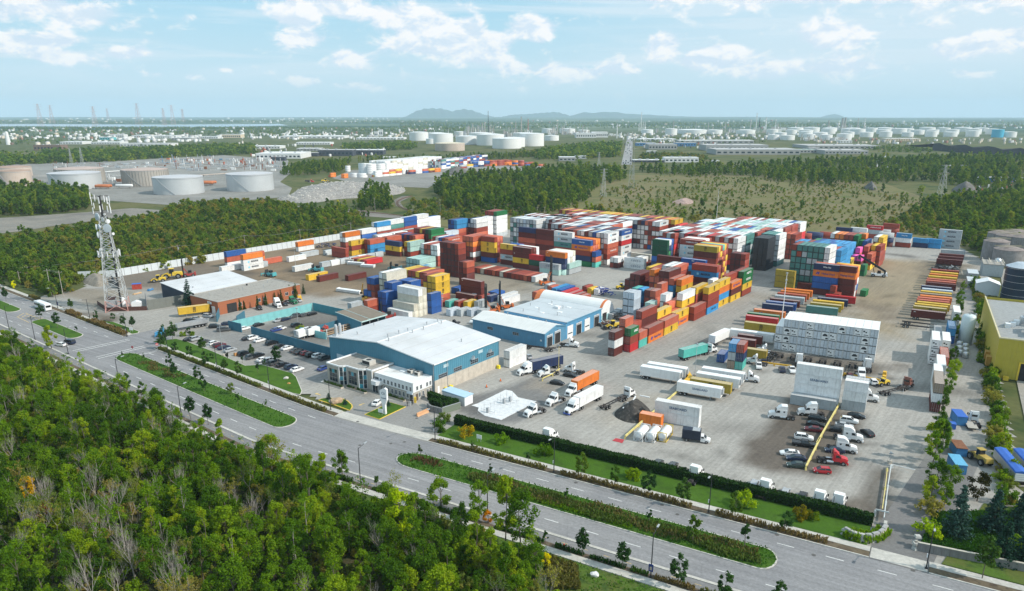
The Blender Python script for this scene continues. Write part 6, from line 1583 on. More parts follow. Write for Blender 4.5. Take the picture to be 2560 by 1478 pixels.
def chassis_proto(L):
 key='trailer%.1f'%L
 if key in PK:return PK[key]
 P=[];b=MB()
 for y in(-.5,.5):b.box(-L/2,L/2-2.2,y-.07,y+.07,.85,1.15);b.box(L/2-2.2,L/2,y-.07,y+.07,1.0,1.15)
 for i in range(8):x=-L/2+.3+i*(L-.6)/7;b.box(x-.06,x+.06,-.43,.43,.95,1.08)
 for x in(-L/2+.1,L/2-.25):b.box(x-.12,x+.12,-1.2,1.2,.98,1.16)
 P.append(('frame',b.mesh('trailer_frame',m0i),(0,0,0)))
 w2=f05(.5,.62,'dualwheel')
 for x in(-L/2+1.3,-L/2+2.6):
  for y in(-.88,.88):P.append(('wheel',w2,(x,y,.5)))
 lg=MB();lg.box(-.07,.07,-.07,.07,.08,.9);lg.box(-.18,.18,-.15,.15,0,.08);lg=lg.mesh('landing_leg',m01)
 for y in(-.7,.7):P.append(('landing_leg',lg,(L/2-3.0,y,0)))
 PK[key]=P;return P
def f0c(p,hd,L,label,group='container trailers'):
 o=f02('container_trailer',p,R(hd),label,'trailer',group)
 for n,me,loc in chassis_proto(L):link(n,me,o,loc)
 return o
def box_on(p,hd,k,L,label,mk=None,z=1.17,group='containers standing on trailers'):
 return f0m(dict(p=V3((p.x,p.y,z)),rz=R(hd),L=L,k=k,mk=mk,ax='u',nth=0,n=1,t=0,block=''),'trailer_container',label,'shipping container',group)
def head(a,b):d=b-a;return math.degrees(math.atan2(d.y,d.x))
WHT_=(.80,.80,.80)
def tr(t_,f,r,sleeper,label,colr=WHT_,trim=None,hd=None):
 a,b=K(t_,*r),K(t_,*f);h=head(a,b)if hd is None else hd
 d=V3((CSx(R(h)),SNx(R(h)),0));return tractor(b-d*3.4,h,sleeper,colr,label,trim=trim),h,b-d*3.4
def rig(t_,f,r,sleeper,lab,cont,contlab,mk=None,colr=WHT_,trim=None,L=12.19,hd=None):
 o,h,c=tr(t_,f,r,sleeper,lab,colr,trim,hd);d=V3((CSx(R(h)),SNx(R(h)),0));m=c-d*(L/2+.2 if not sleeper else L/2+1.5)
 f0c(m,h,L,'trailer under '+contlab.split(' on ')[0]);return box_on(m,h+180 if mk=='flip' else h,cont,L,contlab,None if mk=='flip' else mk)
rig('k',(60,785),(560,690),1,'white sleeper lorry pulling navy container','n','navy container on trailer of a white sleeper lorry',None,hd=213)
rig('k',(545,992),(880,840),0,'white day cab lorry pulling orange container','o','orange lettered container on a trailer by dark gravel plot','H',hd=232)
rig('k',(535,1175),(885,985),1,'white and blue lorry pulling white emblem container','w','white emblem container on a four axle trailer','m',trim=(.05,.1,.4),hd=231)
tr('k',(262,797),(390,765),0,'small white shunting tractor under yellow pole',hd=205);tr('k',(515,738),(655,770),0,'white day cab tractor right of yellow pole',hd=150)
tr('k',(352,1088),(512,1025),0,'white tractor without trailer, middle one of three facing road',hd=228);tr('k',(135,1196),(312,1140),0,'white tractor without trailer parked on edge of pale slab',hd=222)
o,h,c=tr('k',(1188,975),(1060,1050),0,'white day cab tractor coupled to empty trailer by heap',hd=48);d_=V3((CSx(R(h)),SNx(R(h)),0));f0c(c-d_*6.6,h,12.19,'empty skeletal trailer beside dark heap')
tr('k',(2428,850),(2250,835),0,'white tractor facing right beside lettered white containers',hd=-20)
tr('l',(0,1190),(190,1235),1,'white sleeper tractor facing left on open asphalt',hd=165);tr('l',(290,1165),(640,1175),1,'long white sleeper tractor in front of four high stack',hd=168)
tr('l',(1085,1045),(950,1010),1,'white tractor half hidden by three high white stack',hd=-22);tr('l',(930,1440),(580,1420),1,'upper white sleeper tractor above red one',hd=-22)
tr('p',(852,128),(540,80),1,'white sleeper tractor just above red one',hd=-20);tr('p',(762,240),(460,200),0,'bright red day cab tractor at end of dark parking',(.55,.025,.035),hd=-17)
for i,(t_,q)in ENx((('k',(395,1400)),('o',(1785,345)),('o',(2450,480)),('p',(500,590)),('p',(680,615)))):
 tractor(K(t_,q[0],q[1])+(B(0,0)-B(2.2,0)),56,1,WHT_,'white sleeper cab seen from behind over hedge, '+('far left by slab','second from left','in middle','left one of close pair','right one of close pair')[i],'cabs parked nose in along hedge')
tr('l',(300,640),(290,690),1,'white cab seen from behind below white cooler boxes',hd=70);tr('l',(955,690),(945,740),1,'white cab seen from behind beside orange beam',hd=72);tr('l',(925,835),(930,790),0,'white day cab facing viewer by tall stack',hd=-105)
o,h,c=tr('e',(1525,1112),(1640,1062),0,'sky blue tractor pulling silver dump trailer',(.06,.30,.55),hd=208)
tr('j',(235,122),(180,60),1,'white sleeper tractor parked before cedars',hd=-55);tr('f',(395,1028),(330,985),0,'green tractor parked before cedars',(.02,.16,.08),hd=-35)
tr('j',(625,392),(760,345),0,'red tractor inside walled court',(.50,.05,.03),hd=225);tr('k',(655,505),(475,475),0,'white cab and bare chassis at workshop doors',hd=-14)
def dump_trailer():
 a,b=K('e',1745,1050),K('e',2045,995);h=head(b,a);c=(a+b)/2
 o=f02('dump_trailer',c,R(h),'long silver open dump trailer behind sky blue tractor','trailer')
 b_=MB();L=12.0;b_.box(-L/2,L/2,-1.25,-1.15,1.3,2.7);b_.box(-L/2,L/2,1.15,1.25,1.3,2.7);b_.box(-L/2,-L/2+.1,-1.15,1.15,1.3,2.7);b_.box(L/2-.1,L/2,-1.15,1.15,1.3,2.7);b_.box(-L/2,L/2,-1.15,1.15,1.2,1.3)
 for i in range(11):x=-L/2+.5+i*1.1;b_.box(x-.05,x+.05,-1.32,-1.25,1.3,2.7)
 b_.bd('tipping_body',m09,o);MB().box(-L/2+.1,L/2,-.5,.5,.85,1.2).bd('frame',m0i,o)
 for x in(-4.8,-3.5,-2.2,-.9):
  for y in(-.95,.95):link('wheel',f05(.5,.62,'dualwheel'),o,(x,y,.5))
dump_trailer()
a,b_=K('e',1775,915),K('e',2050,880);hdy=head(a,b_);c_=(a+b_)/2
f0c(c_,hdy+180,12.19,'trailer under yellow container at brick works');box_on(c_,hdy,'y',12.19,'yellow emblem container on a trailer at brick works','m')
a,b_=K('k',1645,640),K('k',1905,570);h=head(a,b_);c_=(a+b_)/2;f0c(c_,h,12.19,'trailer under turquoise container');box_on(c_,h,'T',12.19,'turquoise container on a trailer driving up lane');d_=V3((CSx(R(h)),SNx(R(h)),0));tractor(c_+d_*8.4,h,0,WHT_,'white tractor hidden ahead of turquoise container')
def semi(p,hd,L,label,H=2.75,mk=None):
 o=f02('box_trailer',p,R(hd),label,'trailer','white box trailers');w=1.28
 b=MB();b.box(-L/2,L/2,-w,w,1.15,1.15+H);
 for y in(-w,w):
  for i in range(int(L/1.2)):x=-L/2+.6+i*1.2;b.box(x-.02,x+.02,y-.015,y+.015,1.2,1.1+H)
 b.bd('body',M_WHITE,o)
 f=MB();f.box(-L/2-.04,-L/2-.002,-w,-.02,1.2,1.1+H);f.box(-L/2-.04,-L/2-.002,.02,w,1.2,1.1+H);f.bd('rear_door',MATS['worn shade-tinted white door'],o)
 g=MB();g.box(-L/2,L/2-1,-.5,.5,.9,1.15);g.box(-L/2,-L/2+.15,-1.0,1.0,.45,.6);g.bd('underframe',m0i,o)
 u=MB();u.box(L/2+.0,L/2+.5,-.9,.9,2.2,3.8,taper=(.0,.1));u.bd('cooling_unit',m01,o)
 for x in(-L/2+1.2,-L/2+2.5):
  for y in(-.9,.9):link('wheel',f05(.5,.62,'dualwheel'),o,(x,y,.5))
 for y in(-.7,.7):MB().box(L/2-3.1,L/2-2.9,y-.08,y+.08,0,1.0).bd('landing_leg',m01,o)
 if mk:
  g=f02('x')if False else None
  f03(o,mk[0],mk[1],mk[2],mk[3]if len(mk)>3 else.3,-w-.02,1.15+H*.55)
 return o
a,b_=K('k',1960,492),K('k',2100,425);h=head(a,b_);d_=(b_-a).normalized();semi(a+d_*6.2,h,12.2,'white cooler trailer seen from behind, rolling up haul lane')
def f0o(u,v,L=13.0):return B(u+1.25,v-L/2)
BV=62-90
semi(f0o(216.0,-53.3,12.6),BV+180*0,12.6,'rear white trailer of left pair, blue lettering',2.9,('Hapag-Lloyd',1.15,NVY,1.5));semi(f0o(212.0,-54.0,12.8),BV,12.8,'front white trailer of left pair, plain side',2.9)
semi(f0o(219.6,-36.4,12.9),BV,12.9,'rear white trailer of right pair',2.9,('CMA CGM',1.0,BLK,1.0));semi(f0o(214.2,-36.6,13.0),BV,13.0,'middle white trailer of right pair with script lettering',2.9,('SEABOARD',.9,(.10,.16,.26),.4))
semi(f0o(203.6,-39.6,13.0),BV,13.0,'nearest white trailer beside yellow guard beam',2.9,('SEABOARD',.9,(.10,.16,.26),.4));semi(f0o(268.0,-35.5,15.5),BV,15.5,'long white trailer left of white cooler boxes',2.8)
box_on(f0o(208.3,-37.8,12.19),BV,'Y',12.19,'mustard emblem container between white trailers','m');f0c(f0o(208.3,-37.8,12.19),BV,12.19,'trailer under mustard container between white trailers')
def chrow(lst,tag_,L=12.19):
 for i,(u,v,k,mk)in ENx(lst):
  p=f0o(u,v,L);f0c(p,BV,L,'trailer under %s container, %s of %s'%(CNAME[k],ORD[i],tag_));box_on(p,BV,k,L,'%s container on a trailer, %s of %s'%(CNAME[k],ORD[i],tag_),mk)
chrow([(280.6,-36.0,'Y','m'),(290.5,-37.5,'R',None),(295.2,-37.8,'e','U'),(302,-36.6,'o','H'),(313.5,-35.2,'n',None),(318.5,-34.6,'b',None),(324.5,-34.0,'d','T'),(331.0,-33.0,'g',None),(336.6,-32.8,'s',None),(341.5,-32.2,'o',None),(347.0,-31.6,'o',None)],'left trailer row from front')
chrow([(318.5,-18.4,'t',None),(324.6,-17.6,'Y',None),(329.8,-17.2,'y',None),(336.0,-16.0,'n','D'),(342.6,-13.4,'R',None)],'middle trailer row from front')
vr=lambda u:20.4+(u-331)*.085
chrow([(331.5,vr(331),'d','D'),(338.5,vr(338),'Y','m'),(343.0,vr(343),'y',None),(347.4,vr(347)+.6,'y',None),(352.0,vr(352),'s',None),(356.4,vr(356),'s',None),(361.0,vr(361)+.5,'o',None),(366,vr(366),'m',None),(370.8,vr(370),'y',None),(376.5,vr(376),'x',None),(383,vr(383)-.8,'n','W'),(392,vr(392)+.6,'d',None),(397,vr(397),'s',None),(402,vr(402),'s',None),(409,vr(409),'y',None),(415,vr(415),'o',None),(421.5,vr(421),'y',None),(428.5,vr(428),'r',None),(462,vr(462),'d',None),(472,vr(472),'d',None),(481,vr(481),'d',None),(496,vr(496),'g',None)],'right-hand trailer row from front')
for i,(u,v,L)in ENx([(437,29.5,12.2),(441,29.8,12.2),(445,30.2,12.2),(449,30.4,12.2),(454,30.6,12.2),(321.5,17.5,12.2),(316,17.0,12.2),(456.5,31,12.2),(460,31.2,12.2)]):f0c(f0o(u,v,L),BV,L,'empty dark trailer in right-hand row, '+('first of far gap','second of far gap','third of far gap','fourth of far gap','fifth of far gap','behind nearest container','nearest of all','sixth of far gap','seventh of far gap')[i])
for i,(u,v,k)in ENx([(268.5,-40.6,'d'),(263.0,-41.8,'d')]):p=f0o(u-6,v+2,8.5);f0c(p,BV,8.5,'trailer under short maroon container, %s one'%('rear','front')[i]);box_on(p,BV,k,8.5,'short maroon container on a trailer left of coolers, %s one'%('rear','front')[i])
p=f0o(246.5,-33.8);f0c(p,BV,12.19,'trailer under mustard container behind four colour stack');box_on(p,BV,'Y',12.19,'mustard container on a trailer behind four colour stack')
for i in range(5):
 p=B(246+i*1.2,-33.0+i*3.3);q=B(262-4.5+i*.2,-35.5+i*.0)
for i in range(7):
 f0c(B(252.5,-31+i*4.6),62+180,9.0,'empty dark trailer backed up to orange beam, '+ORD[i]+' from left','empty trailers before coolers')
for i in range(4):tractor(B(243.5+i*4.4,-36.6+i*.25),BV+180,0,WHT_,'white shunting cab in slanting row left of coolers, %s from front'%ORD[i],'shunting cabs in a row')
place=K('l',1370,905)
o,h,c=tr('l',(1400,880),(1330,885),0,'old brown red yard tractor on wide drive',(.26,.10,.07),hd=40);d_=V3((CSx(R(15)),SNx(R(15)),0));
for nme in('a',):f0c(K('l',1240,950),26,12.19,'rusty skeletal trailer behind brown red yard tractor')
f0c(K('k',235,525),-22,10,'red skeletal trailer along workshop wall');f0c(K('k',395,540),20,6.5,'short red dolly before workshop doors')
def box_truck():
 a,b=K('k',1665,1410),K('k',1945,1446);h=head(a,b);c=(a+b)/2
 o=f02('box_truck',c,R(h),'white box van with a dark blue cargo box','lorry')
 b=MB();b.box(-3.4,1.2,-1.15,1.15,.85,3.3);b.bd('cargo_box',mat('midnight blue panel',(.02,.028,.05),.5,var=.2),o);b=MB();b.box(-.9,1.0,-1.16,1.16,3.3,3.34);b.bd('roof_panel',m01,o)
 b=MB();loft(b,[(1.25,1.0,1.02,.45,2.0),(2.0,1.0,1.02,.4,1.95),(2.7,.95,1.0,.4,1.25),(3.5,.85,.92,.4,1.1),(3.65,.75,.8,.5,.95)]);link('cab',fix(b.mesh('cab',M_CAR)),o,color=(.78,.78,.78))
 g=MB();g.quad([(2.05,-.85,1.93),(2.68,-.88,1.3),(2.68,.88,1.3),(2.05,.85,1.93)]);[g.quad([(1.4,s*1.03,1.4),(2.2,s*1.03,1.4),(2.0,s*1.0,1.85),(1.4,s*1.0,1.85)][::-s])for s in(-1,1)];g.bd('window',M_CGL,o)
 for x in(2.75,-2.2):
  for y in(-.9,.9):link('wheel',f05(.4,.26,'vanwheel'),o,(x,y,.4))
 MB().box(-3.5,1.2,-.6,.6,.5,.85).bd('frame',m0i,o)
box_truck()
def bus():
 a,b=K('e',255,735),K('e',100,668);h=head(a,b);c=Q(-327.5,135.6);h=-30-8.4+180
 o=f02('city_bus',c,R(h),'white city bus driving away on far carriageway','bus')
 b=MB();loft(b,[(-6.1,1.15,1.25,.45,2.95),(-5.9,1.25,1.28,.35,3.05),(5.7,1.25,1.28,.35,3.05),(6.1,1.15,1.22,.45,2.9)]);link('body',fix(b.mesh('bus_body',M_CAR)),o,color=(.76,.77,.78))
 g=MB()
 for s in(-1,1):
  for i in range(8):x=-5.2+i*1.35;g.box(x,x+1.2,s*1.29-.01,s*1.29+.01,1.45,2.4)
 g.box(-6.14,-6.1,-.95,.95,1.6,2.5);g.bd('window_band',M_CGL,o);MB().box(-5.0,4.5,-.9,.9,3.05,3.2,taper=(.2,.2)).bd('roof_unit',m04,o)
 for x in(3.6,-3.2):
  for y in(-1.1,1.1):link('wheel',f05(.5,.3,'truckwheel2'),o,(x,y,.5))
bus()
def camper():
 o=f02('camper_van',K('j',2295,262),R(-12),'white camper box behind big warehouse','camper')
 b=MB();b.prism([(-2.6,.6),(2.4,.6),(2.4,1.9),(3.2,2.1),(3.2,3.1),(-2.6,3.1)],-1.15,1.15,'y');link('body',fix(b.mesh('camper_body',M_WHITE)),o)
 g=MB();g.box(-1.2,.2,-1.17,-1.15,1.7,2.3);g.box(-2.2,-1.6,-1.17,-1.15,.8,2.4);g.box(2.39,2.42,-.9,.9,1.2,1.85);g.bd('window',M_CGL,o)
 for x in(1.7,-1.6):
  for y in(-.95,.95):link('wheel',f05(.4,.26,'vanwheel'),o,(x,y,.4))
camper()
def f0t(p,hd,label,Hm=12.5,colr=None,group='container handlers'):
 M=colr or mat('handler orange',(.62,.15,.03),.55,var=.15)
 o=f02('container_handler',p,R(hd),label,'forklift',group)
 b=MB();b.box(-3.6,1.4,-1.3,1.3,.8,1.7,taper=(.1,.1));b.box(-4.2,-3.2,-1.4,1.4,.7,2.4,taper=(.15,.1));b.bd('body',M,o)
 c=MB();c.box(-2.2,-.6,-.8,.8,3.2,3.35);[c.box(x-.06,x+.06,y-.06,y+.06,1.7,3.2)for x in(-2.1,-.7)for y in(-.7,.7)];c.bd('cab_frame',m0g,o);MB().box(-2.08,-.72,-.68,.68,2.2,3.15).bd('cab_glass',M_CGL,o)
 m=MB()
 for y in(-.75,.75):m.box(1.5,1.85,y-.17,y+.17,.3,Hm);m.box(1.9,2.15,y*.72-.12,y*.72+.12,.3,Hm*.9)
 for i in range(7):z=.9+i*(Hm-1.2)/6;m.box(1.55,1.8,-.75,.75,z,z+.22)
 m.bd('mast',m0g,o);s=MB();s.box(2.2,2.5,-3.0,3.0,1.4,1.8);[s.box(2.2,2.6,y-.15,y+.15,.8,2.0)for y in(-3,-1,1,3)];s.bar((-.6,-.8,1.6),(1.5,-.8,Hm*.45),.2);s.bar((-.6,.8,1.6),(1.5,.8,Hm*.45),.2);s.bd('spreader',M,o)
 for x,y,k in((.9,-1.25,1),(.9,1.25,1),(-2.9,-1.1,0),(-2.9,1.1,0)):link('wheel',f05(.8,.75,'bigwheel'),o,(x,y,.8))
 return o
f0t(K('f',2300,1118),205,'orange container handler with a tall black mast left of workshop',13);f0t(K('f',2440,1075),190,'second container handler standing behind first',12.5);f0t(K('g',350,835),20,'orange container handler between low boxes and grey pair',14.5)
f0t(K('e',1845,520),200,'black masted handler beside blue and orange boxes',10,mat('handler red',(.36,.05,.04),.6,var=.2));f0t(K('f',1280,1175),190,'dark masted handler at corner of open shed',7.5,MATS['handler red'])
f0t(K('f',590,705),160,'aqua handler standing in dirt yard',3.8,mat('handler aqua',(.08,.36,.40),.55,var=.15));f0t(K('f',1360,690),170,'dark teal handler beside low sky blue boxes',4.5,mat('handler teal',(.04,.13,.16),.6,var=.2));f0t(K('f',130,752),150,'blue and teal handler behind brick works',3.5,MATS['handler aqua'])
def stacker(p,hd,label,M,boom=22,ext=9.5,dark=None):
 o=f02('reach_stacker',p,R(hd),label,'reach stacker','reach stackers')
 b=MB();b.box(-3.8,3.2,-1.4,1.4,.8,1.7,taper=(.2,.1));b.box(-4.6,-3.2,-1.5,1.5,.7,2.3,taper=(.3,.15));b.bd('body',M,o)
 MB().box(-1.4,.4,-.7,.7,1.8,3.2,taper=(.2,.1)).bd('cab_glass',M_CGL,o)
 a=R(boom);p0=V3((-3.3,0,3.0));p1=p0+V3((CSx(a),0,SNx(a)))*ext
 q=MB();q.bar(p0,p1,.8,1.0);q.bar(p1-(p1-p0)*.25,p1+(p1-p0)*.12,.6,.75);q.bar((1.6,-.5,1.5),p0.lerp(p1,.55)-V3((0,.5,.3)),.25);q.bar((1.6,.5,1.5),p0.lerp(p1,.55)-V3((0,-.5,.3)),.25);q.box(-3.6,-2.9,-.8,.8,1.7,3.3);q.bd('boom',dark or m0g,o)
 e=p1+(p1-p0)*.12;s=MB();s.bar(e,e-V3((0,0,1.2)),.7);s.box(e.x-.5,e.x+.5,-3.0,3.0,e.z-1.6,e.z-1.2);s.bd('spreader',dark or m0g,o)
 for x,y in((2.2,-1.35),(2.2,1.35),(-2.8,-1.2),(-2.8,1.2)):link('wheel',f05(.85,.8,'bigwheel2'),o,(x,y,.85))
stacker(K('h',1075,755),160,'white reach stacker with a long dark boom on sandy ground',m04,30,13.5);stacker(Y(186,-159),143,'black reach stacker whose boom shows over big warehouse',m0g,38,11.5)
def loader(p,hd,label,s=1.0,M=None):
 M=M or m0e;o=f02('wheel_loader',p,R(hd),label,'loader','loaders and diggers');o.scale=(s,s,s)
 MB().box(-3.6,-.4,-1.0,1.0,1.1,2.2,taper=(.15,.1)).bd('engine_cover',M,o);MB().box(.0,2.0,-.8,.8,.9,1.7).bd('front_frame',M,o)
 MB().box(-.9,.5,-.7,.7,1.7,3.3,taper=(.1,.1)).bd('cab_glass',M_CGL,o);MB().box(-1.0,.6,-.8,.8,3.3,3.45).bd('cab_roof',M,o)
 a=MB();[a.bar((1.0,y,1.9),(3.2,y,.9),.3,.45)for y in(-.6,.6)];a.bd('lift_arm',M,o);k=MB();k.prism([(3.0,.15),(4.5,.1),(4.5,.25),(3.4,.35),(3.3,1.3),(3.05,1.35)],-1.5,1.5,'y');link('bucket',fix(k.mesh('bucket',m0i)),o)
 for x in(1.5,-2.3):
  for y in(-1.15,1.15):link('wheel',f05(.85,.6,'loaderwheel'),o,(x,y,.85))
loader(K('e',1690,535),195,'large yellow wheel loader on dark ground by fence',1.5);loader(K('e',1555,572),200,'smaller yellow loader in front of large one',1.05);loader(K('k',985,320),200,'yellow backhoe loader beside workshop scrap',.95);loader(K('p',2025,205),95,'yellow loader with dark wheels on neighbour\'s earth',1.0,mat('dirty yellow',(.42,.30,.07),.6,var=.25));loader(K('g',1075,875),30,'small yellow forklift loader among low red boxes',.8)
loader(K('l',1120,880),200,'yellow snow plough blade carrier by white sport utility car',.7)
def digger():
 o=f02('excavator',K('f',1075,1005),R(120),'yellow excavator with a raised arm before rust red boxes','excavator','loaders and diggers');M=mat('excavator yellow',(.72,.36,.06),.55,var=.15)
 b=MB();[b.box(-1.8,1.8,y-.3,y+.3,0,.8,taper=(.3,0))for y in(-1.1,1.1)];b.bd('track',M_BLACK,o);MB().box(-2.0,1.2,-1.2,1.2,.9,2.2,taper=(.15,.1)).bd('body',M,o);MB().box(.0,1.2,.3,1.2,2.2,3.1).bd('cab_glass',M_CGL,o)
 a=MB();a.bar((1.0,0,1.8),(3.0,0,6.0),.45,.6);a.bar((3.0,0,6.0),(1.8,0,8.0),.35,.5);a.bar((3.0,0,6.0),(4.8,0,3.6),.35,.5);a.bd('arm',M,o);MB().box(4.4,5.3,-.5,.5,2.8,3.7,taper=(.2,.05)).bd('bucket',m0i,o)
digger()
def f0s(p,hd,label,top):
 o=f02('covered_trailer',p,R(hd),label,'trailer');L=13
 MB().box(-L/2,L/2,-1.28,1.28,1.2,3.2).bd('body',m09,o);MB().prism([(-1.35,3.15),(1.35,3.15),(1.2,3.5),(0,3.75),(-1.2,3.5)],-L/2-.05,L/2+.05,'x').bd('tarpaulin',top,o)
 b=MB();[b.box(-L/2-.05,-L/2-.01,-1.2,1.2,1.3+i*.48,1.65+i*.48)for i in range(4)];b.bd('rear_slat_panel',m04,o);MB().box(-L/2,L/2,-.5,.5,.85,1.2).bd('frame',m0i,o)
 for x in(-L/2+1,-L/2+2.3):
  for y in(-.9,.9):link('wheel',f05(.5,.62,'dualwheel'),o,(x,y,.5))
MBLUE=mat('blue tarpaulin',(.035,.13,.48),.6,var=.12,scale=.6)
f0s(K('p',2310,320),76,'silver trailer with a blue tarpaulin, whole one on right',MBLUE);f0s(K('p',2500,330),76,'silver trailer with a blue tarpaulin cut by picture edge',MBLUE)
def skip(q,t_,hd,L,W,H,m,label,lid=None):
 o=f02('waste_skip',K(t_,*q),R(hd),label,'skip');b=MB();b.box(-L/2,L/2,-W/2,W/2,.1,H,taper=(.05,.05),skip='t');[b.box(-L/2+i*L/6-.05,-L/2+i*L/6+.05,-W/2-.06,-W/2,.1,H)for i in range(1,6)];b.bd('body',m,o)
 MB().box(-L/2-.05,L/2+.05,-W/2-.05,W/2+.05,H-.05,H+.08).bd('lid',lid or m,o)
MSB=mat('skip blue',(.05,.20,.42),.6,var=.2,scale=1,dirt=(.2,.12,.08))
skip((1810,280),'p',76,6.0,2.5,2.4,MSB,'blue skip with a pale blue cover behind yellow loader',mat('pale blue cover',(.12,.40,.62),.6));skip((1825,120),'p',76,5.2,2.5,2.2,MSB,'rust streaked skip behind blue one',m0n);skip((1868,1240),'l',76,5.6,2.5,2.6,MSB,'large blue skip beside white cab on neighbour\'s yard',MBLUE);skip((1800,1300),'l',70,2.0,1.8,1.5,MBLUE,'small blue bin at foot of hedge')
skip((1350,640),'e',20,4.0,2.4,2.6,mat('skip red',(.42,.06,.04),.6,var=.2),'red and blue skip before dark shed',MBLUE)
tr('l',(1990,1210),(1990,1160),0,'white cab without trailer on neighbour\'s yard',hd=70)
o=f02('flat_trailer',K('l',1995,1300),R(70),'short pale flat trailer behind white cab','trailer');MB().box(-2.4,2.4,-1.2,1.2,.8,1.0).bd('deck',M_BEIGE,o);[link('wheel',f05(.4,.26,'vanwheel'),o,(x,y,.4))for x in(-.6,.6)for y in(-1,1)]
for i,(x,y)in ENx(((1240,1430),(1355,1440),(1470,1435))):
 p=K('k',x,y);o=f02('tank_container',p,R(62),'white tank container at end of guard beam, %s of three'%('left','middle','right')[i],'tank container','tank containers')
 MB().lathe([(0,-.2),(.8,-.05),(1.15,.35),(1.15,5.4),(.8,5.85),(0,6.0)],16,(0,0,1.45),axis='x').bd('tank_shell',M_WHITE,o,smooth=True)
 f=MB();[f.box(x_-.08,x_+.08,y_-.08,y_+.08,0,2.6)for x_ in(0,5.9)for y_ in(-1.14,1.14)];[f.bar((x_,-1.14,z),(x_,1.14,z),.14)for x_ in(0,5.9)for z in(.1,2.55)];[f.bar((0,y_,.1),(5.9,y_,.1),.14)for y_ in(-1.14,1.14)];f.bar((0,-1.14,.1),(0,1.14,2.55),.1);f.bd('tank_frame',M_WHITE if i!=2 else m0e,o);MB().box(-.3,-.05,-.5,.5,.3,1.0).bd('valve_box',m01,o)
def heap(name,outline,h,m,label,cat,seed,chunks=None):
 P=outline;xs=[p.x for p in P];ys=[p.y for p in P];st=max(.45,(max(xs)-min(xs))/46)
 gx=np.arange(min(xs)-st,max(xs)+2*st,st);gy=np.arange(min(ys)-st,max(ys)+2*st,st);X,Z_=np.meshgrid(gx,gy,indexing='ij')
 d=-sd_poly(X,Z_,[(p.x,p.y)for p in P]);dm=d.max();H=h*np.clip(d/dm,-.12,1)**1.0 if False else h*np.sign(d)*np.abs(np.clip(d/dm,-.1,1))**.8
 H=H*(.8+.5*fbm(X,Z_,dm*1.1,seed))+(fbm(X,Z_,1.6,seed+5)-.5)*h*.16*(d>0)
 n,k=X.shape;i,j=np.meshgrid(np.arange(n-1),np.arange(k-1),indexing='ij')
 f=np.stack([i*k+j,(i+1)*k+j,(i+1)*k+j+1,i*k+j+1],-1).reshape(-1,4)
 o=link(name,f0q(name,np.stack([X,Z_,H-.05],-1).reshape(-1,3),f,m,smooth=False));tag(o,label,cat)
 return o,X,Z_,H
M_HEAP=f00('dark rubble',[(.07,.065,.06),(.045,.042,.04),(.12,.11,.10)],[.6,1.2,3],bump=.5)
heap('dark_heap',f0a([K('k',*q)for q in((985,1165),(1080,1080),(1230,1040),(1350,1095),(1378,1170),(1300,1240),(1200,1262),(1060,1225))],2),3.4,M_HEAP,'dark heap of broken asphalt beside guard beam','heap',4)
for i,(x,y,a,L)in ENx(((1200,1080,70,3.4),(1105,1165,60,2.4),(1300,1060,-30,3.0),(1160,1130,-20,2.0))):p=K('k',x,y);tag(MB().box(-L/2,L/2,-.18,.18,0,.2).bd('scrap_board',m04 if i!=3 else m01,None,(p.x,p.y,2.2),R(a)),'pale scrap board lying on dark heap, '+('upright near top','leaning on near side','at right shoulder','grey one in middle')[i],'board')
heap('gravel_heap',f0a([K('e',*q)for q in((800,560),(900,510),(1010,505),(1090,545),(1060,600),(960,625),(860,600))],2),3.5,f00('grey gravel',[(.27,.24,.20),(.22,.2,.17),(.32,.29,.25)],[.5,1.5,4],bump=.3),'grey gravel heap at corner of white fence','heap',9)
def beam(t_,pts_,label,m=None,z=1.0,h=.5,w=.35):
 o=f02('guard_beam',K(t_,*pts_[0]),0,label,'barrier','painted guard beams');P=[K(t_,*q)-o.location for q in pts_]
 for a,c in zip(P[:-1],P[1:]):
  n=max(1,int((c-a).length/6))
  for i in range(n):
   p,q=a.lerp(c,i/n),a.lerp(c,(i+.985)/n);MB().bar(p+V3((0,0,z)),q+V3((0,0,z)),w,h).bd('rail',m or m0e,o);MB().box(-.2,.2,-.2,.2,0,z-h/2,taper=(.02,.02)).bd('post',m or m0e,o,p)
MYB=mat('pale yellow beam',(.72,.60,.22),.6,var=.2,scale=1.2,dirt=(.32,.26,.12));MOY=mat('amber beam',(.74,.42,.03),.55,var=.15)
beam('k',[(1112,1408),(1370,1180),(1640,950)],'yellow guard beam running past dark heap to white trailers',MYB,.8);beam('k',[(1720,800),(1750,850),(1640,950)],'short yellow beam between two trailer pairs',MOY,1.5,1.2,1.2);beam('l',[(475,1480),(700,1085)],'upper half of yellow beam dividing dark parking',MYB,.9);beam('p',[(362,290),(500,10)],'lower half of yellow beam dividing dark parking',MYB,.9)
beam('l',[(-60,672),(60,690),(232,712)],'amber beam left of four high white stack',MOY,.8);beam('l',[(742,785),(880,812),(1100,850)],'amber beam right of four high white stack',MOY,.8);beam('k',[(300,838),(400,790),(470,740)],'yellow pipe rail at foot of yellow pole',MYB,.9,.25,.25)
beam('p',[(1180,275),(1150,470),(1110,795)],'white and yellow rail along left edge of exit drive',mat('rail grey',(.55,.58,.58),.5,var=.1),1.0,.25,.2);beam('p',[(1145,300),(1125,480),(1095,700)],'thin yellow rail beside exit drive',MYB,.8,.15,.15);beam('p',[(1025,735),(1155,765)],'pale gate bar at corner of exit drive',MATS['rail grey'],1.6,.3,.15);beam('p',[(1195,270),(1415,322)],'white barrier arm across exit drive',m04,.9,.12,.12)
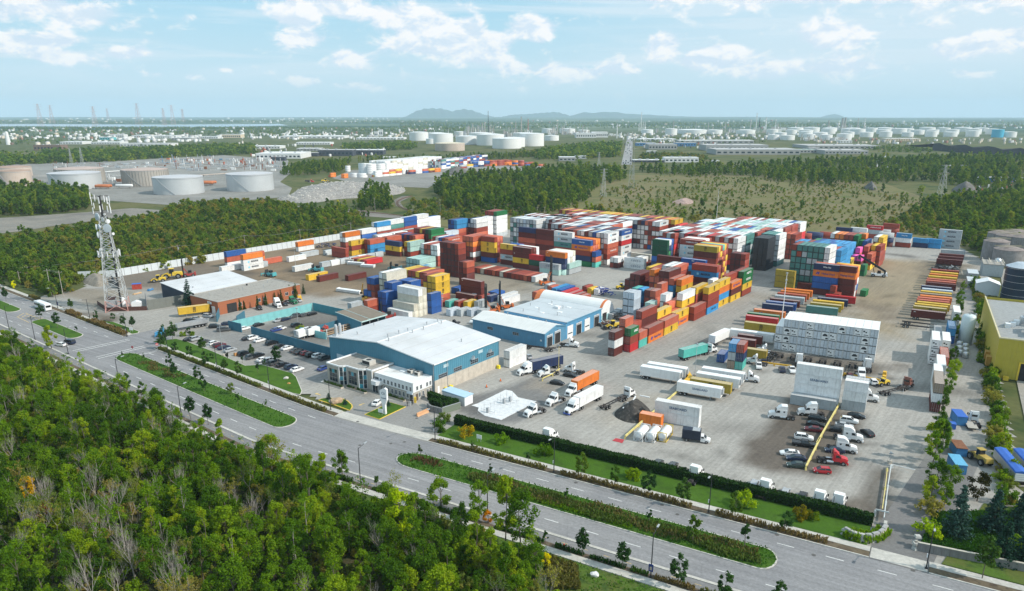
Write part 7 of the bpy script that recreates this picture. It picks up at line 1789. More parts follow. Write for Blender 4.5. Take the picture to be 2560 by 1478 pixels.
for i,(t_,q,lab)in ENx((('l',(1145,775),'upper of yellow blocks by plough'),('l',(1140,815),'lower of yellow blocks by plough'),('k',(1440,1000),'yellow'),)[:2]):tag(MB().box(-.9,.9,-.6,.6,0,1.1,taper=(.1,.1)).bd('ballast_block',MOY,None,K(t_,*q),R(60)),lab,'ballast block')
for i,(t_,q)in ENx((('j',(2100,965)),('j',(2268,898)),('j',(2405,838)),('j',(1567,1055)))):
 o=f02('traffic_cone' if i<3 else 'yellow_column',K(t_,*q),0,('orange traffic cone nearest white office','orange traffic cone midway along dark plot','orange traffic cone farthest along dark plot','yellow guard column at corner of white office')[i],'cone' if i<3 else 'column')
 if i<3:MB().tube((0,0,.05),(0,0,.95),.26,.05,n=10).bd('cone_body',mat('cone orange',(.8,.16,.02),.5),o);MB().box(-.35,.35,-.35,.35,0,.06).bd('base_plate',M_BLACK,o)
 else:MB().box(-.3,.3,-.3,.3,0,1.9).bd('column_body',m0e,o);MB().box(-.36,.36,-.36,.36,0,.2).bd('base_plate',M_CONCW,o)
tag(MB().prism([(-.45,0),(.45,0),(.2,.45),(.14,1.1),(-.14,1.1),(-.2,.45)],-2.2,2.2,'x').bd('road_barrier',mat('orange barrier',(.62,.34,.18),.8,var=.15),None,K('j',1638,1165),R(52)),'pale orange concrete road barrier at yard entrance','barrier')
for i,(x,y)in ENx(((2440,1060),(2280,1150),(2500,1040))):
 t_='j';o=f02('fuel_pump',K(t_,x,y),YA,'grey fuel pump with thin pipes on pale slab, %s one'%('middle','left','right')[i],'fuel pump','fuel pumps');MB().box(-.35,.35,-.3,.3,0,1.6).bd('cabinet',m01,o)
 b=MB();[b.tube((x_,y_,0),(x_,y_,h_),.05)for x_,y_,h_ in((-1.6,0,3.6),(1.8,.4,2.4),(0,-2.4,1.2),(0,2.4,1.2),(-2.4,1.6,1.2))];b.bar((0,-2.4,.7),(0,2.4,.7),.08);b.bd('pipework',m09,o)
def rack():
 o=f02('timber_rack',Y(168.5,-214),YA,'long rack of pipes and timber along aqua wall of court','rack');rs=RSt(6)
 b=MB();[b.box(x-.1,x+.1,-.1,.1,0,3.0)for x in(0,4,8,12)];[b.box(x-.08,x+.08,0,2.0,z,z+.12)for x in(0,4,8,12)for z in(.7,1.5,2.3)];b.bd('rack_frame',m04,o)
 for i in range(16):z=(.85,1.65,2.45)[i%3];y=.2+.34*(i//3);MB().bar((-1+rs.rand(),y,z),(11+rs.rand()*2.5,y,z),.22).bd('pipe',(m0n,M_WOOD,mat('pale timber',(.46,.34,.22),.85),m01)[rs.randint(4)],o)
rack()
for i,(q,L)in ENx((((470,415),6.5),((560,400),5.0))):semi(K('j',*q),235-i*8,L,('white box body at near corner of court','white box body beside red tractor')[i],2.4)
for i,(t_,q,d,m,lab,cat)in ENx([('i',(2320,588),(1.2,1.0,1.1),mat('crate orange',(.55,.27,.10),.8,var=.2),'orange crate between parked cars','crate'),('e',(1350,690),(4.5,1.2,.7),mat('tan tarp',(.50,.34,.20),.8),'tan tarpaulin roll behind black sheet fence','roll'),('e',(1480,655),(3.2,1.3,.9),MATS['skip blue'],'sky blue covered bundle behind black sheet fence','bundle'),('f',(870,1235),(2.2,1.6,3.0),mat('machine orange',(.66,.30,.03),.6),'orange machine beside open shed','machine'),('f',(970,1245),(1.6,1.2,1.3),MATS['skip red']if 'skip red' in MATS else m0n,'red machine before open shed','machine'),('f',(430,985),(3.6,2.0,2.2),MOY,'yellow machine parked right of green tractor','machine'),('j',(970,125),(4.2,2.2,1.6),m04,'white covered boat shape behind teal wall','boat')]):
 o=f02(lab.split(' ')[1]if False else cat.replace(' ','_'),K(t_,*q),YA+.2*i,lab,cat);MB().box(-d[0]/2,d[0]/2,-d[1]/2,d[1]/2,.1,d[2],taper=(d[0]*.08,d[1]*.12)).bd('casing',m,o);MB().box(-d[0]*.42,d[0]*.42,-d[1]*.42,d[1]*.42,0,.12).bd('skid',m0i,o);MB().box(-d[0]*.2,d[0]*.2,-d[1]*.2,d[1]*.2,d[2],d[2]+.25).bd('cover',m01,o)
def flat_stack(q,t_,L,n,hd,label):
 o=f02('flat_rack_stack',K(t_,*q),R(hd),label,'flat racks','stacked flat racks')
 for i in range(n):b=MB();b.box(-L/2,L/2,-1.2,1.2,i*.62,i*.62+.4);[b.box(s*L/2-.2,s*L/2+.2,-1.15,1.15,i*.62+.4,i*.62+.6)for s in(-.94,.94)];b.bd('flat_rack',m04 if i%3 else M_BEIGE,o,(rnd.uniform(-.2,.2),0,0))
for i,(q,L,n,lab)in ENx((((870,620),12,4,'white flat racks piled left of low striped boxes'),((985,640),10,3,'white flat racks piled in middle of row'),((1100,665),8,3,'white flat racks piled at near right of row'),((920,915),14,3,'pile of white racks beside excavator'))):flat_stack(q,'f',L,n,-18 if i<3 else-28,lab)
def scrap(q0,q1,t_,n,label,seed,cols,h=2.2):
 a,c=K(t_,*q0),K(t_,*q1);o=f02('scrap_pile',a.lerp(c,.5),0,label,'scrap');rs=RSt(seed);b=MB();L=(c-a).length;d=(c-a).normalized();s=V3((-d.y,d.x,0))
 for i in range(n):
  p=d*rs.uniform(-L/2,L/2)+s*rs.uniform(-2,2)+V3((0,0,rs.uniform(.2,h)));e=V3((rs.uniform(-1,1),rs.uniform(-1,1),rs.uniform(-.3,.3)))*1.6;b.bar(p-e,p+e,rs.uniform(.15,.5),rs.uniform(.1,.4),rs.randint(len(cols)))
 x=b.bd('scrap_metal',cols,o);x['kind']='stuff'
scrap((1010,1180),(1220,1150),'g',90,'black scrap and tyres piled behind workshop',3,[M_BLACK,m0i,m01]);scrap((870,1225),(960,1240),'g',30,'low scrap beside backhoe',5,[m0i,m0n,m01],1.2);scrap((1600,690),(1860,690),'h',80,'dark scrap heap in gap of right-hand trailer row',8,[M_BLACK,m0i,m01],2.0);scrap((600,470),(780,460),'f',40,'navy scrap frames before fence',12,[mat('navy frame',(.03,.05,.14),.6),m0i],2.6);scrap((850,915),(990,960),'g',40,'blue steel frames on grey asphalt',14,[mat('blue frame',(.02,.05,.28),.6)],3.2);scrap((1080,1265),(1170,1290),'f',30,'rusty scrap under open shed roof',15,[m0n,m0i],1.2)
for i in range(6):stp=K('g',970+i*16,1170-i*9);tag(MB().box(-1.2,1.2,-1.2,1.2,0,2.4).bd('storage_cube',m04 if i%2 else m01,None,stp,YA),'white storage cube in short row by fabric shelter, %s from left'%ORD[i],'storage box','storage cubes by shelter')
def person(p,hd,shirt,legs,label,lean=0.0):
 bm=bmesh.new();sk=bm.verts.layers.skin.verify()
 def v(co,r,root=False):
  q=bm.verts.new(co);q[sk].radius=(r,r);q[sk].use_root=root;return q
 pel=v((0,0,.95),.15,True);ab=v((0,0,1.15),.14);ch=v((lean*.3,0,1.38),.17);nk=v((lean*.4,0,1.52),.06);hd_=v((lean*.45,0,1.62),.09);tp=v((lean*.45,0,1.73),.085)
 E=[(pel,ab),(ab,ch),(ch,nk),(nk,hd_),(hd_,tp)]
 for s in(-1,1):
  hp=v((0,s*.1,.9),.1);kn=v((.06+s*.04,s*.11,.5),.07);an=v((-.02+s*.06,s*.11,.09),.05);ft=v((.16+s*.06,s*.12,.04),.04);E+=[(pel,hp),(hp,kn),(kn,an),(an,ft)]
  sh=v((lean*.3,s*.2,1.42),.07);el_=v((lean*.3+.02,s*.27,1.15),.05);wr=v((lean*.3+.16,s*.26,.95),.035);hn=v((lean*.3+.22,s*.26,.88),.04);E+=[(ch,sh),(sh,el_),(el_,wr),(wr,hn)]
 for a,c in E:bm.edges.new((a,c))
 me=bpy.data.meshes.new('person');bm.to_mesh(me);bm.free();o=bpy.data.objects.new('person',me);col.objects.link(o)
 m=o.modifiers.new('skin','SKIN');m.use_smooth_shade=True;s=o.modifiers.new('sub','SUBSURF');s.levels=s.render_levels=1
 dg=bpy.context.evaluated_depsgraph_get();m2=bpy.data.meshes.new_from_object(o.evaluated_get(dg));bpy.data.objects.remove(o)
 mk=[mat('cloth '+shirt[0],shirt[1],.9),mat('cloth '+legs[0],legs[1],.9),mat('skin tone',(.42,.26,.18),.6),mat('dark hair',(.03,.02,.015),.8)]
 m2.materials.clear();[m2.materials.append(x)for x in mk]
 for f in m2.polygons:
  c=f.center;f.material_index=1 if c.z<.95 else 3 if c.z>1.68 or(c.z>1.58 and c.x<lean*.45-.02)else 2 if c.z>1.5 or(abs(c.y)>.2 and c.z<1.1)else 0
 return tag(link('person',m2,None,p,R(hd)),label,'person','people by office corner')
person(K('j',1488,1085),20,('black',(.02,.02,.022)),('navy',(.03,.035,.05)),'person in black clothes standing beside yellow kerb');person(K('j',1518,1082),190,('pale blue',(.40,.50,.60)),('white',(.55,.55,.55)),'person in a pale blue shirt facing person in black',.1);person(K('j',1540,1068),230,('dark grey',(.06,.06,.07)),('black',(.02,.02,.022)),'person in dark clothes nearest yellow column')
def f0d(name,ramp,trans=.3,rough=.6,scale=.9,var=.45):
 m=bpy.data.materials.new(name);m.use_nodes=True
 t=NT(m.node_tree);bs=t.n['Principled BSDF'];out=[n for n in t.n if n.type=='OUTPUT_MATERIAL'][0]
 co=t.node('ShaderNodeTexCoord').outputs['Object'];oi=t.node('ShaderNodeObjectInfo')
 r=t.n.new('ShaderNodeValToRGB');e=r.color_ramp.elements
 e[0].position,e[0].color=ramp[0][0],TUx(ramp[0][1])+(1,);e[1].position,e[1].color=ramp[-1][0],TUx(ramp[-1][1])+(1,)
 for p,c in ramp[1:-1]:q=e.new(p);q.color=TUx(c)+(1,)
 n0=t.noise(t.vm('ADD',co,t.xyz(t.m('MULTIPLY',oi.outputs['Random'],57.0),0.0,0.0)),scale,3,.6)
 f=t.m('ADD',t.m('MULTIPLY',oi.outputs['Random'],.78),t.m('MULTIPLY',t.m('SUBTRACT',n0,.38),.55),clamp=True)
 t.l.new(f,r.inputs[0])
 n1=t.noise(co,scale*4.2,2,.5)
 c=t.mix(1.0,r.outputs[0],t.ramp(n1,.25,.75,1-var,1+var,False),'MULTIPLY')
 c=t.mix(1.0,c,oi.outputs['Color'],'MULTIPLY')
 t.l.new(c,bs.inputs['Base Color']);bs.inputs['Roughness'].default_value=rough;bs.inputs['Specular IOR Level'].default_value=.06
 tr_=t.n.new('ShaderNodeBsdfTranslucent');t.l.new(t.mix(1.0,c,(1.35,1.35,.35),'MULTIPLY'),tr_.inputs['Color'])
 mx=t.n.new('ShaderNodeMixShader');mx.inputs[0].default_value=trans
 t.l.new(bs.outputs[0],mx.inputs[1]);t.l.new(tr_.outputs[0],mx.inputs[2]);t.l.new(mx.outputs[0],out.inputs['Surface'])
 MATS[name]=m;return m
ML=f0d('broadleaf foliage',[(0,(.04,.10,.008)),(.28,(.08,.17,.009)),(.55,(.14,.25,.010)),(.80,(.25,.35,.012)),(1,(.36,.33,.018))],.48)
MLM=f0d('mid distance foliage',[(0,(.045,.10,.024)),(.30,(.085,.165,.026)),(.58,(.15,.24,.028)),(.82,(.25,.31,.035)),(1,(.38,.30,.05))],.5)
MLO=f0d('olive scrub foliage',[(0,(.10,.165,.03)),(.35,(.18,.215,.04)),(.7,(.29,.26,.05)),(1,(.34,.24,.08))],.5)
MLB=f0d('brown perennial foliage',[(0,(.10,.065,.03)),(.35,(.15,.09,.05)),(.65,(.12,.13,.035)),(1,(.06,.14,.02))],.25)
MLS=f0d('street tree foliage',[(0,(.018,.055,.014)),(.5,(.032,.085,.016)),(.85,(.06,.12,.018)),(1,(.12,.17,.02))])
MLC=f0d('cedar foliage',[(0,(.018,.05,.010)),(.6,(.03,.075,.012)),(1,(.055,.10,.016))],.15)
MLP=f0d('spruce foliage',[(0,(.018,.05,.034)),(.6,(.03,.072,.055)),(1,(.045,.095,.075))],.08)
MLG=f0d('ornamental grass',[(0,(.16,.10,.045)),(.4,(.20,.15,.06)),(.7,(.12,.13,.03)),(1,(.08,.13,.02))],.3)
MLU=f0d('purple foliage',[(0,(.022,.013,.016)),(1,(.04,.02,.025))],.1)
MBARK=mat('bark',(.15,.125,.10),.95,var=.35,scale=2,coord='Object')
MPALE=mat('pale dead wood',(.33,.30,.27),.9,var=.3,scale=2)
def leaves(centers,radii,n,size,rs,up=.35,flat=1.0):
 k=len(centers);idx=rs.randint(0,k,n)
 d=rs.normal(size=(n,3));d/=np.linalg.norm(d,axis=1)[:,None]
 rr=rs.rand(n)**.45
 p=centers[idx]+d*(radii[idx]*rr)[:,None]*NAx([1,1,flat])
 nm=d*.75+NAx([0,0,up])+rs.normal(size=(n,3))*.5;nm/=np.linalg.norm(nm,axis=1)[:,None]
 a=np.cross(nm,rs.normal(size=(n,3)));a/=np.linalg.norm(a,axis=1)[:,None];b=np.cross(nm,a)
 s=size*rs.uniform(.55,1.25,n)[:,None]
 q=np.stack([p-a*s-b*s*.6,p+a*s*.8-b*s*.75,p+a*s+b*s*.6,p-a*s*.7+b*s*.8],1)
 return q.reshape(-1,3)
def f0b(name,v,m):
 f=np.arange(len(v),dtype=np.int32).reshape(-1,4);return f0q(name,v,f,m)
def crown(rs,H,R_,base,k,shape='round'):
 c,r=[],[]
 for i in range(k):
  t=rs.rand();z=base+(H-base)*t
  w={'round':SNx(PIx*min(.97,.12+.88*t))**.7,'tall':(1-t*.75)*min(1,.35+3*t),'open':(.35+t)*(1-t**4),'cone':1.02-t}[shape]
  a=rs.rand()*6.283;q=R_*w*rs.uniform(.45,.95)
  c.append((q*CSx(a),q*SNx(a),z));r.append(R_*rs.uniform(.22,.42)*(1 if shape!='tall' else.8))
 return NAx(c),NAx(r)
def limbs(b,rs,H,base,cs,r0=.16,lean=.04,k=7,mi=0):
 top=V3((rs.normal()*lean*H,rs.normal()*lean*H,H*.8));m=V3((top.x*.35,top.y*.35,base*.9))
 b.tube((0,0,-.1),m,r0,r0*.75,6,mi);b.tube(m,top,r0*.75,r0*.2,5,mi)
 for i in rs.choice(len(cs),min(k,len(cs)),replace=False):
  c=V3(cs[i]);t=min(.9,max(.05,(c.z-base)/max(.1,H*.8-base)*.6));p=m.lerp(top,t);b.tube(p,p.lerp(c,.9),r0*.38,r0*.1,4,mi)
def f0j(seed,H,R_,base,k,n,size,shape='round',m=None,bark=None,r0=.16,up=.35):
 rs=RSt(seed);cs,rr=crown(rs,H,R_,base,k,shape)
 b=MB();limbs(b,rs,H,base,cs,r0)
 return b.mesh('trunk',bark or MBARK),f0b('crown',leaves(cs,rr,n,size,rs,1.0 if m is MLM or m is MLO else up),m or ML),H
def bare_kind(seed,H,bark,leaves_n=0,spread=.5):
 rs=RSt(seed);b=MB();tips=[]
 def grow(p,d,L,r,lv):
  q=p+d*L;b.tube(p,q,r,r*.72,5 if lv<1 else 3,cap=False)
  if lv>=5:tips.append(q);return
  for i in range((2,3,3,2,2)[lv]):
   e=(d+V3(rs.normal(size=3))*spread);e.z=abs(e.z)*.8+.55;e.normalize();grow(p.lerp(q,rs.uniform(.45,1.0))if i else q,e,L*rs.uniform(.62,.9),r*.62,lv+1)
 for st in range(1+rs.randint(2)):
  grow(V3((rs.normal()*.25,rs.normal()*.25,-.1)),V3((rs.normal()*.12,rs.normal()*.12,1)).normalized(),H*.27,H*.0082,0)
 cr=None
 if leaves_n:c=NAx([TUx(t)for t in tips]);cr=f0b('crown',leaves(c,np.full(len(c),.55),leaves_n,.12,rs),MLO)
 return b.mesh('bare_branches',bark),cr,H
def cone_kind(seed,H,R_,m,n,size,bark=None):
 rs=RSt(seed);v=[];L=16
 c,r=[],[]
 for l in range(L):
  t=l/L;z=.4+(H-.4)*t;w=R_*(1-t)**.85
  for i in range(max(3,int(11*(1-t)+3))):
   a=rs.rand()*6.283
   for q in(.35,.65,.95):c.append((w*q*CSx(a),w*q*SNx(a),z-w*q*.28));r.append(.12*R_+.16*w)
 b=MB();b.tube((0,0,-.1),(0,0,H*.92),R_*.07,.03,6)
 return b.mesh('trunk',bark or MBARK),f0b('crown',leaves(NAx(c),NAx(r),n,size,rs,.5,.55),m),H
BROAD=[f0j(20+i,H,R_,b_,k,n,s,sh)for i,(H,R_,b_,k,n,s,sh)in ENx([
(9.5,2.9,2.2,26,3000,.165,'round'),(11.5,3.0,3.0,30,3200,.165,'round'),(8.0,2.6,1.6,22,2300,.16,'round'),(13.0,2.5,3.0,30,2700,.165,'tall'),(10.0,3.2,2.0,26,2100,.165,'open'),
(7.0,2.2,1.2,18,2000,.15,'round'),(14.5,2.9,3.4,32,3000,.17,'tall'),(9.0,3.4,2.4,24,1700,.165,'open'),(6.0,2.1,.9,16,1800,.15,'round'),(11.5,2.5,2.6,26,1500,.16,'open')])]
THIN=[f0j(60+i,H,R_,b_,k,n,s,'open',ML,MPALE,.12)for i,(H,R_,b_,k,n,s)in ENx([(10.5,2.2,3.0,22,560,.15),(9.5,2.0,2.6,20,430,.15),(12,2.0,3.6,20,520,.15)])]
BARE=[bare_kind(80+i,H,MPALE,l,sp)for i,(H,l,sp)in ENx([(10,0,.34),(8.5,0,.40),(11,0,.32),(8.5,420,.36),(10,520,.36),(7.5,0,.44)])]
STREET=[f0j(100+i,H,R_,b_,k,n,s,sh,MLS,None,.08)for i,(H,R_,b_,k,n,s,sh)in ENx([(5.0,1.35,1.7,16,900,.15,'round'),(4.4,1.2,1.5,14,750,.15,'round'),(5.6,1.6,1.8,18,1000,.16,'open'),(3.8,.95,1.2,12,600,.13,'tall'),(3.2,.7,1.2,8,160,.13,'open'),(6.2,1.9,1.9,20,1100,.16,'round')])]
SHRUB=[f0j(120+i,H,R_,.1,k,n,s,'round',m,None,.05)for i,(H,R_,k,n,s,m)in ENx([(1.8,1.3,14,700,.14,ML),(2.6,1.8,16,900,.16,ML),(1.5,1.1,10,500,.13,MLO),(3.2,2.2,18,900,.18,MLO),(2.2,1.6,14,700,.15,MLO),(4.2,2.4,20,1000,.19,ML)])]
CEDAR=[cone_kind(140+i,H,R_,MLC,n,.13)for i,(H,R_,n)in ENx([(5.2,.95,900),(4.6,.85,800),(5.8,1.0,1000)])]
SPRUCE=[cone_kind(150+i,H,R_,MLP,n,s)for i,(H,R_,n,s)in ENx([(11.5,3.1,3000,.2),(9.5,2.8,2600,.19),(14,3.0,3000,.22),(2.4,.8,500,.1)])]
MIDT=[f0j(170+i,H,R_,b_,k,n,s,sh,m)for i,(H,R_,b_,k,n,s,sh,m)in ENx([(11,3.6,1.2,22,520,.5,'round',MLM),(14,3.8,1.6,24,560,.52,'tall',MLM),(8,3.2,.8,18,420,.46,'round',MLM),(12,3.0,1.4,20,460,.48,'tall',MLM),(9,3.6,.9,18,420,.5,'open',MLM)])]
MIDS=[f0j(190+i,H,R_,.1,k,n,s,'round',m)for i,(H,R_,k,n,s,m)in ENx([(3.2,2.6,14,260,.4,MLO),(4.6,3.2,16,300,.45,MLO),(2.2,2.2,10,180,.36,MLO),(3.6,2.4,12,220,.4,MLM),(5.2,2.8,14,260,.44,MLM)])]
FART=[f0j(210+i,H,R_,.3,8,90,1.5,'round',MLM)for i,(H,R_)in ENx([(13,6.5),(10,6),(15,6),(9,7)])]
def f0w(name,kind,p,s,label,cat,group,rz=None,part='crown',color=None,sz=None):
 tk,cr,H=kind
 o=link(name,tk,None,p,rnd.uniform(0,6.28)if rz is None else rz)if cr is not None else link(name,tk,None,p,rnd.uniform(0,6.28))
 if cr is not None:
  o2=f02(name,p,o.rotation_euler[2]);bpy.data.objects.remove(o);o=o2
  link('trunk',tk,o);c=link('crown',cr,o,color=color)
 o.scale=(s,s,s*(sz or rnd.uniform(.9,1.12)))
 return tag(o,label,cat,group)
def scatter_group():
 ng=bpy.data.node_groups.new('scatter','GeometryNodeTree')
 ng.interface.new_socket('Geometry',in_out='INPUT',socket_type='NodeSocketGeometry');ng.interface.new_socket('Plants',in_out='INPUT',socket_type='NodeSocketCollection')
 ng.interface.new_socket('Geometry',in_out='OUTPUT',socket_type='NodeSocketGeometry')
 N=ng.nodes;gi=N.new('NodeGroupInput');go=N.new('NodeGroupOutput');ip=N.new('GeometryNodeInstanceOnPoints');ci=N.new('GeometryNodeCollectionInfo')
 ci.inputs['Separate Children'].default_value=True;ci.inputs['Reset Children'].default_value=True;ip.inputs['Pick Instance'].default_value=True
 def attr(n,t):a=N.new('GeometryNodeInputNamedAttribute');a.data_type=t;a.inputs[0].default_value=n;return a.outputs[0]
 L=ng.links;L.new(gi.outputs[0],ip.inputs['Points']);L.new(gi.outputs[1],ci.inputs['Collection']);L.new(ci.outputs[0],ip.inputs['Instance'])
 L.new(attr('kind','INT'),ip.inputs['Instance Index']);L.new(attr('size','FLOAT'),ip.inputs['Scale'])
 rz=N.new('ShaderNodeCombineXYZ');L.new(attr('turn','FLOAT'),rz.inputs[2]);e2r=N.new('FunctionNodeEulerToRotation');L.new(rz.outputs[0],e2r.inputs[0]);L.new(e2r.outputs[0],ip.inputs['Rotation'])
 L.new(ip.outputs[0],go.inputs[0]);return ng
SCAT=scatter_group();SCOLL={}
def scatter(name,P,kinds,ckey,size,seed,label=None,cat=None):
 if ckey not in SCOLL:
  c=bpy.data.collections.new('plants '+ckey)
  for i,(tk,cr,H)in ENx(kinds):
   b1=bmesh.new();b1.from_mesh(tk);n0=len(b1.faces)
   if cr is not None:b1.from_mesh(cr)
   me=bpy.data.meshes.new('%s %02d'%(ckey,i));b1.faces.ensure_lookup_table()
   for f in b1.faces[n0:]:f.material_index=1
   b1.to_mesh(me);b1.free();me.materials.append(tk.materials[0]);
   if cr is not None:me.materials.append(cr.materials[0])
   c.objects.link(bpy.data.objects.new('%s %02d'%(ckey,i),me))
  SCOLL[ckey]=(c,len(kinds))
 c,nk=SCOLL[ckey];rs=RSt(seed)
 me=bpy.data.meshes.new(name);n=len(P);me.vertices.add(n);me.vertices.foreach_set('co',NAx([TUx(p)for p in P],np.float32).ravel())
 a=me.attributes.new('kind','INT','POINT');a.data.foreach_set('value',rs.randint(0,nk,n).astype(np.int32))
 a=me.attributes.new('size','FLOAT','POINT');a.data.foreach_set('value',(size[0]+(size[1]-size[0])*rs.rand(n)).astype(np.float32))
 a=me.attributes.new('turn','FLOAT','POINT');a.data.foreach_set('value',(rs.rand(n)*6.28).astype(np.float32))
 o=f0f(name,me,None,'stuff');m=o.modifiers.new('scatter','NODES');m.node_group=SCAT
 for it in SCAT.interface.items_tree:
  if it.item_type=='SOCKET' and it.in_out=='INPUT' and it.name=='Plants':m[it.identifier]=c
 return tag(o,label,cat)
def fill_poly(P,spacing,seed,jitter=.5,keep=None,noise=None):
 rs=RSt(seed);xs=[p.x for p in P];ys=[p.y for p in P]
 gx=np.arange(min(xs),max(xs),spacing);gy=np.arange(min(ys),max(ys),spacing);X,Z=np.meshgrid(gx,gy,indexing='ij')
 X=X+rs.uniform(-jitter,jitter,X.shape)*spacing;Z=Z+rs.uniform(-jitter,jitter,Z.shape)*spacing
 ok=sd_poly(X,Z,[(p.x,p.y)for p in P])<0
 if noise:ok&=fbm(X,Z,noise[0],seed)>noise[1]
 return[V3((x,y,-.1))for x,y in zip(X[ok],Z[ok])if visible(V3((x,y,0)),.06)]
WOOD=[Q(-470,107.2),Q(-250,107.0),Q(-140,107.2),Q(-64,107.0),K('o',215,1130),K('o',330,1300),K('o',400,1456),V3((10,84,0)),V3((-50,70,0)),V3((-150,80,0)),V3((-330,160,0))]
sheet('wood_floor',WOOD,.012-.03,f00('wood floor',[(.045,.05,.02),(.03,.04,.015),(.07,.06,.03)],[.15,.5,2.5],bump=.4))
def wood():
 rs=RSt(31)
 C=fill_poly(WOOD,4.0,5,.48)
 xs=[]
 for p in C:
  d=p.length;
  if d<98 and p.y<98:
   x,y=pix(p+V3((0,0,8)))
   if y>1520:continue
  xs.append(p)
 rs.shuffle(xs)
 n_b=n_t=n_d=0;rest=[]
 edge=[Q(s,107)for s in range(-300,-58,4)]
 for p in xs:
  x,y=pix(p);de=min((p-e).length for e in edge)
  bald=vnoise(NAx([p.x]),NAx([p.y]),16.,77)[0]
  r=rs.rand()
  near_dead=(x>600 or y>1250)
  if(bald>.54 and near_dead and r<.75)or r<.09:
   if n_d<150:
    k=BARE[rs.randint(6)];lean_='still carrying a few olive leaves' if k[1]is not None else 'bare'
    f0w('bare_tree',k,p,rs.uniform(.75,1.1),'grey dead tree %s of wood, '%('at road side' if de<20 else 'in near part' if y>1300 else 'in middle')+('with few olive leaves' if k[1]is not None else 'without leaves'),'dead tree','bare trees %s of wood, '%('at road side' if de<20 else 'in near part' if y>1300 else 'in middle')+('part leaved' if k[1]is not None else 'leafless'));n_d+=1;continue
  if r>.84 and n_t<70:
   f0w('sparse_tree',THIN[rs.randint(3)],p,rs.uniform(.75,1.05),'thinly leaved pale stemmed tree %s of roadside wood'%('at road side' if de<20 else 'in near part' if y>1300 else 'in middle'),'tree','sparse trees %s of wood'%('at road side' if de<20 else 'in near part' if y>1300 else 'in middle'));n_t+=1;continue
  k=rs.randint(10);s=rs.uniform(.62,.98)
  if de<7:k=(5,8,2)[rs.randint(3)];s*=.8
  if x<260 and y<1050:k=(2,0,5)[rs.randint(3)];s*=.9
  if n_b<300:
   kn=('broad','broad','rounded','tall narrow','open crowned','small round','tallest pointed','wide open crowned','low bushy','slim airy')[k];wh=('along pavement edge' if de<9 else 'near crossing end' if x<300 and y<1080 else 'in near lower corner' if y>1330 and x<500 else 'in near middle' if y>1330 else 'towards road side' if de<24 else 'in heart')
   f0w('broadleaf_tree',BROAD[k],p,s,'%s green tree %s of roadside wood'%(kn,wh),'tree','%s trees %s of roadside wood'%(kn,wh));n_b+=1
  else:rest.append(p)
 if rest:scatter('wood_rest',rest,BROAD[:6],'broad',(.55,.85),8)
 scatter('undergrowth',fill_poly(WOOD,2.5,15,.5),SHRUB,'shrub',(.45,1.05),12)
wood()
for q,k,s,lab in((('n',2400,1050),6,1.1,'tall fresh green tree leaning over pavement at right end of wood'),(('o',90,1080),1,1.05,'broad green tree at right edge of wood beside cycle path'),(('n',2150,760),2,1.0,'rounded green tree standing clear at cycle path'),(('n',1780,640),8,1.2,'dark bushy tree beside bare stems at kerb strip'),(('n',830,360),5,.95,'small bright tree on bank left of black lamp')):
 f0w('edge_tree',BROAD[k],K(*q),s,lab,'tree','trees along edge of wood')
for q,k,s,lab,c in((('i',510,520),5,1.1,'yellow orange tree rising beside two cars on boulevard',(3.2,2.0,.6)),(('m',275,560),8,.9,'orange tipped young tree inside wood on left',(3.2,1.4,.5)),(('m',450,790),8,.7,'small red tree inside wood on left',(4.0,.55,.6)),(('e',145,640),5,.55,'bright yellow bush beside city bus',(4.0,2.6,.5)),(('i',700,1120),5,.8,'lime yellow young tree in wood',(2.2,1.9,.5)),(('m',2160,390),5,.75,'lime yellow tree near dead stems',(2.2,1.9,.5)),(('m',1580,930),8,.7,'small yellow tree among dead stems',(2.6,2.2,.5)),(('n',1400,950),2,1.2,'large yellow green tree in middle of wood',(1.9,1.6,.5)),(('o',320,1230),8,.55,'orange yellow bush at edge of mown path',(3.4,2.0,.5)),(('n',660,480),3,.7,'slender yellow birch near black lamp',(2.4,1.8,.5)),(('n',2235,800),8,.5,'rust red bush beside lamp foot',(2.2,.7,.5))):
 f0w('autumn_tree',BROAD[k],K(*q),s,lab,'tree','turning trees',color=c)
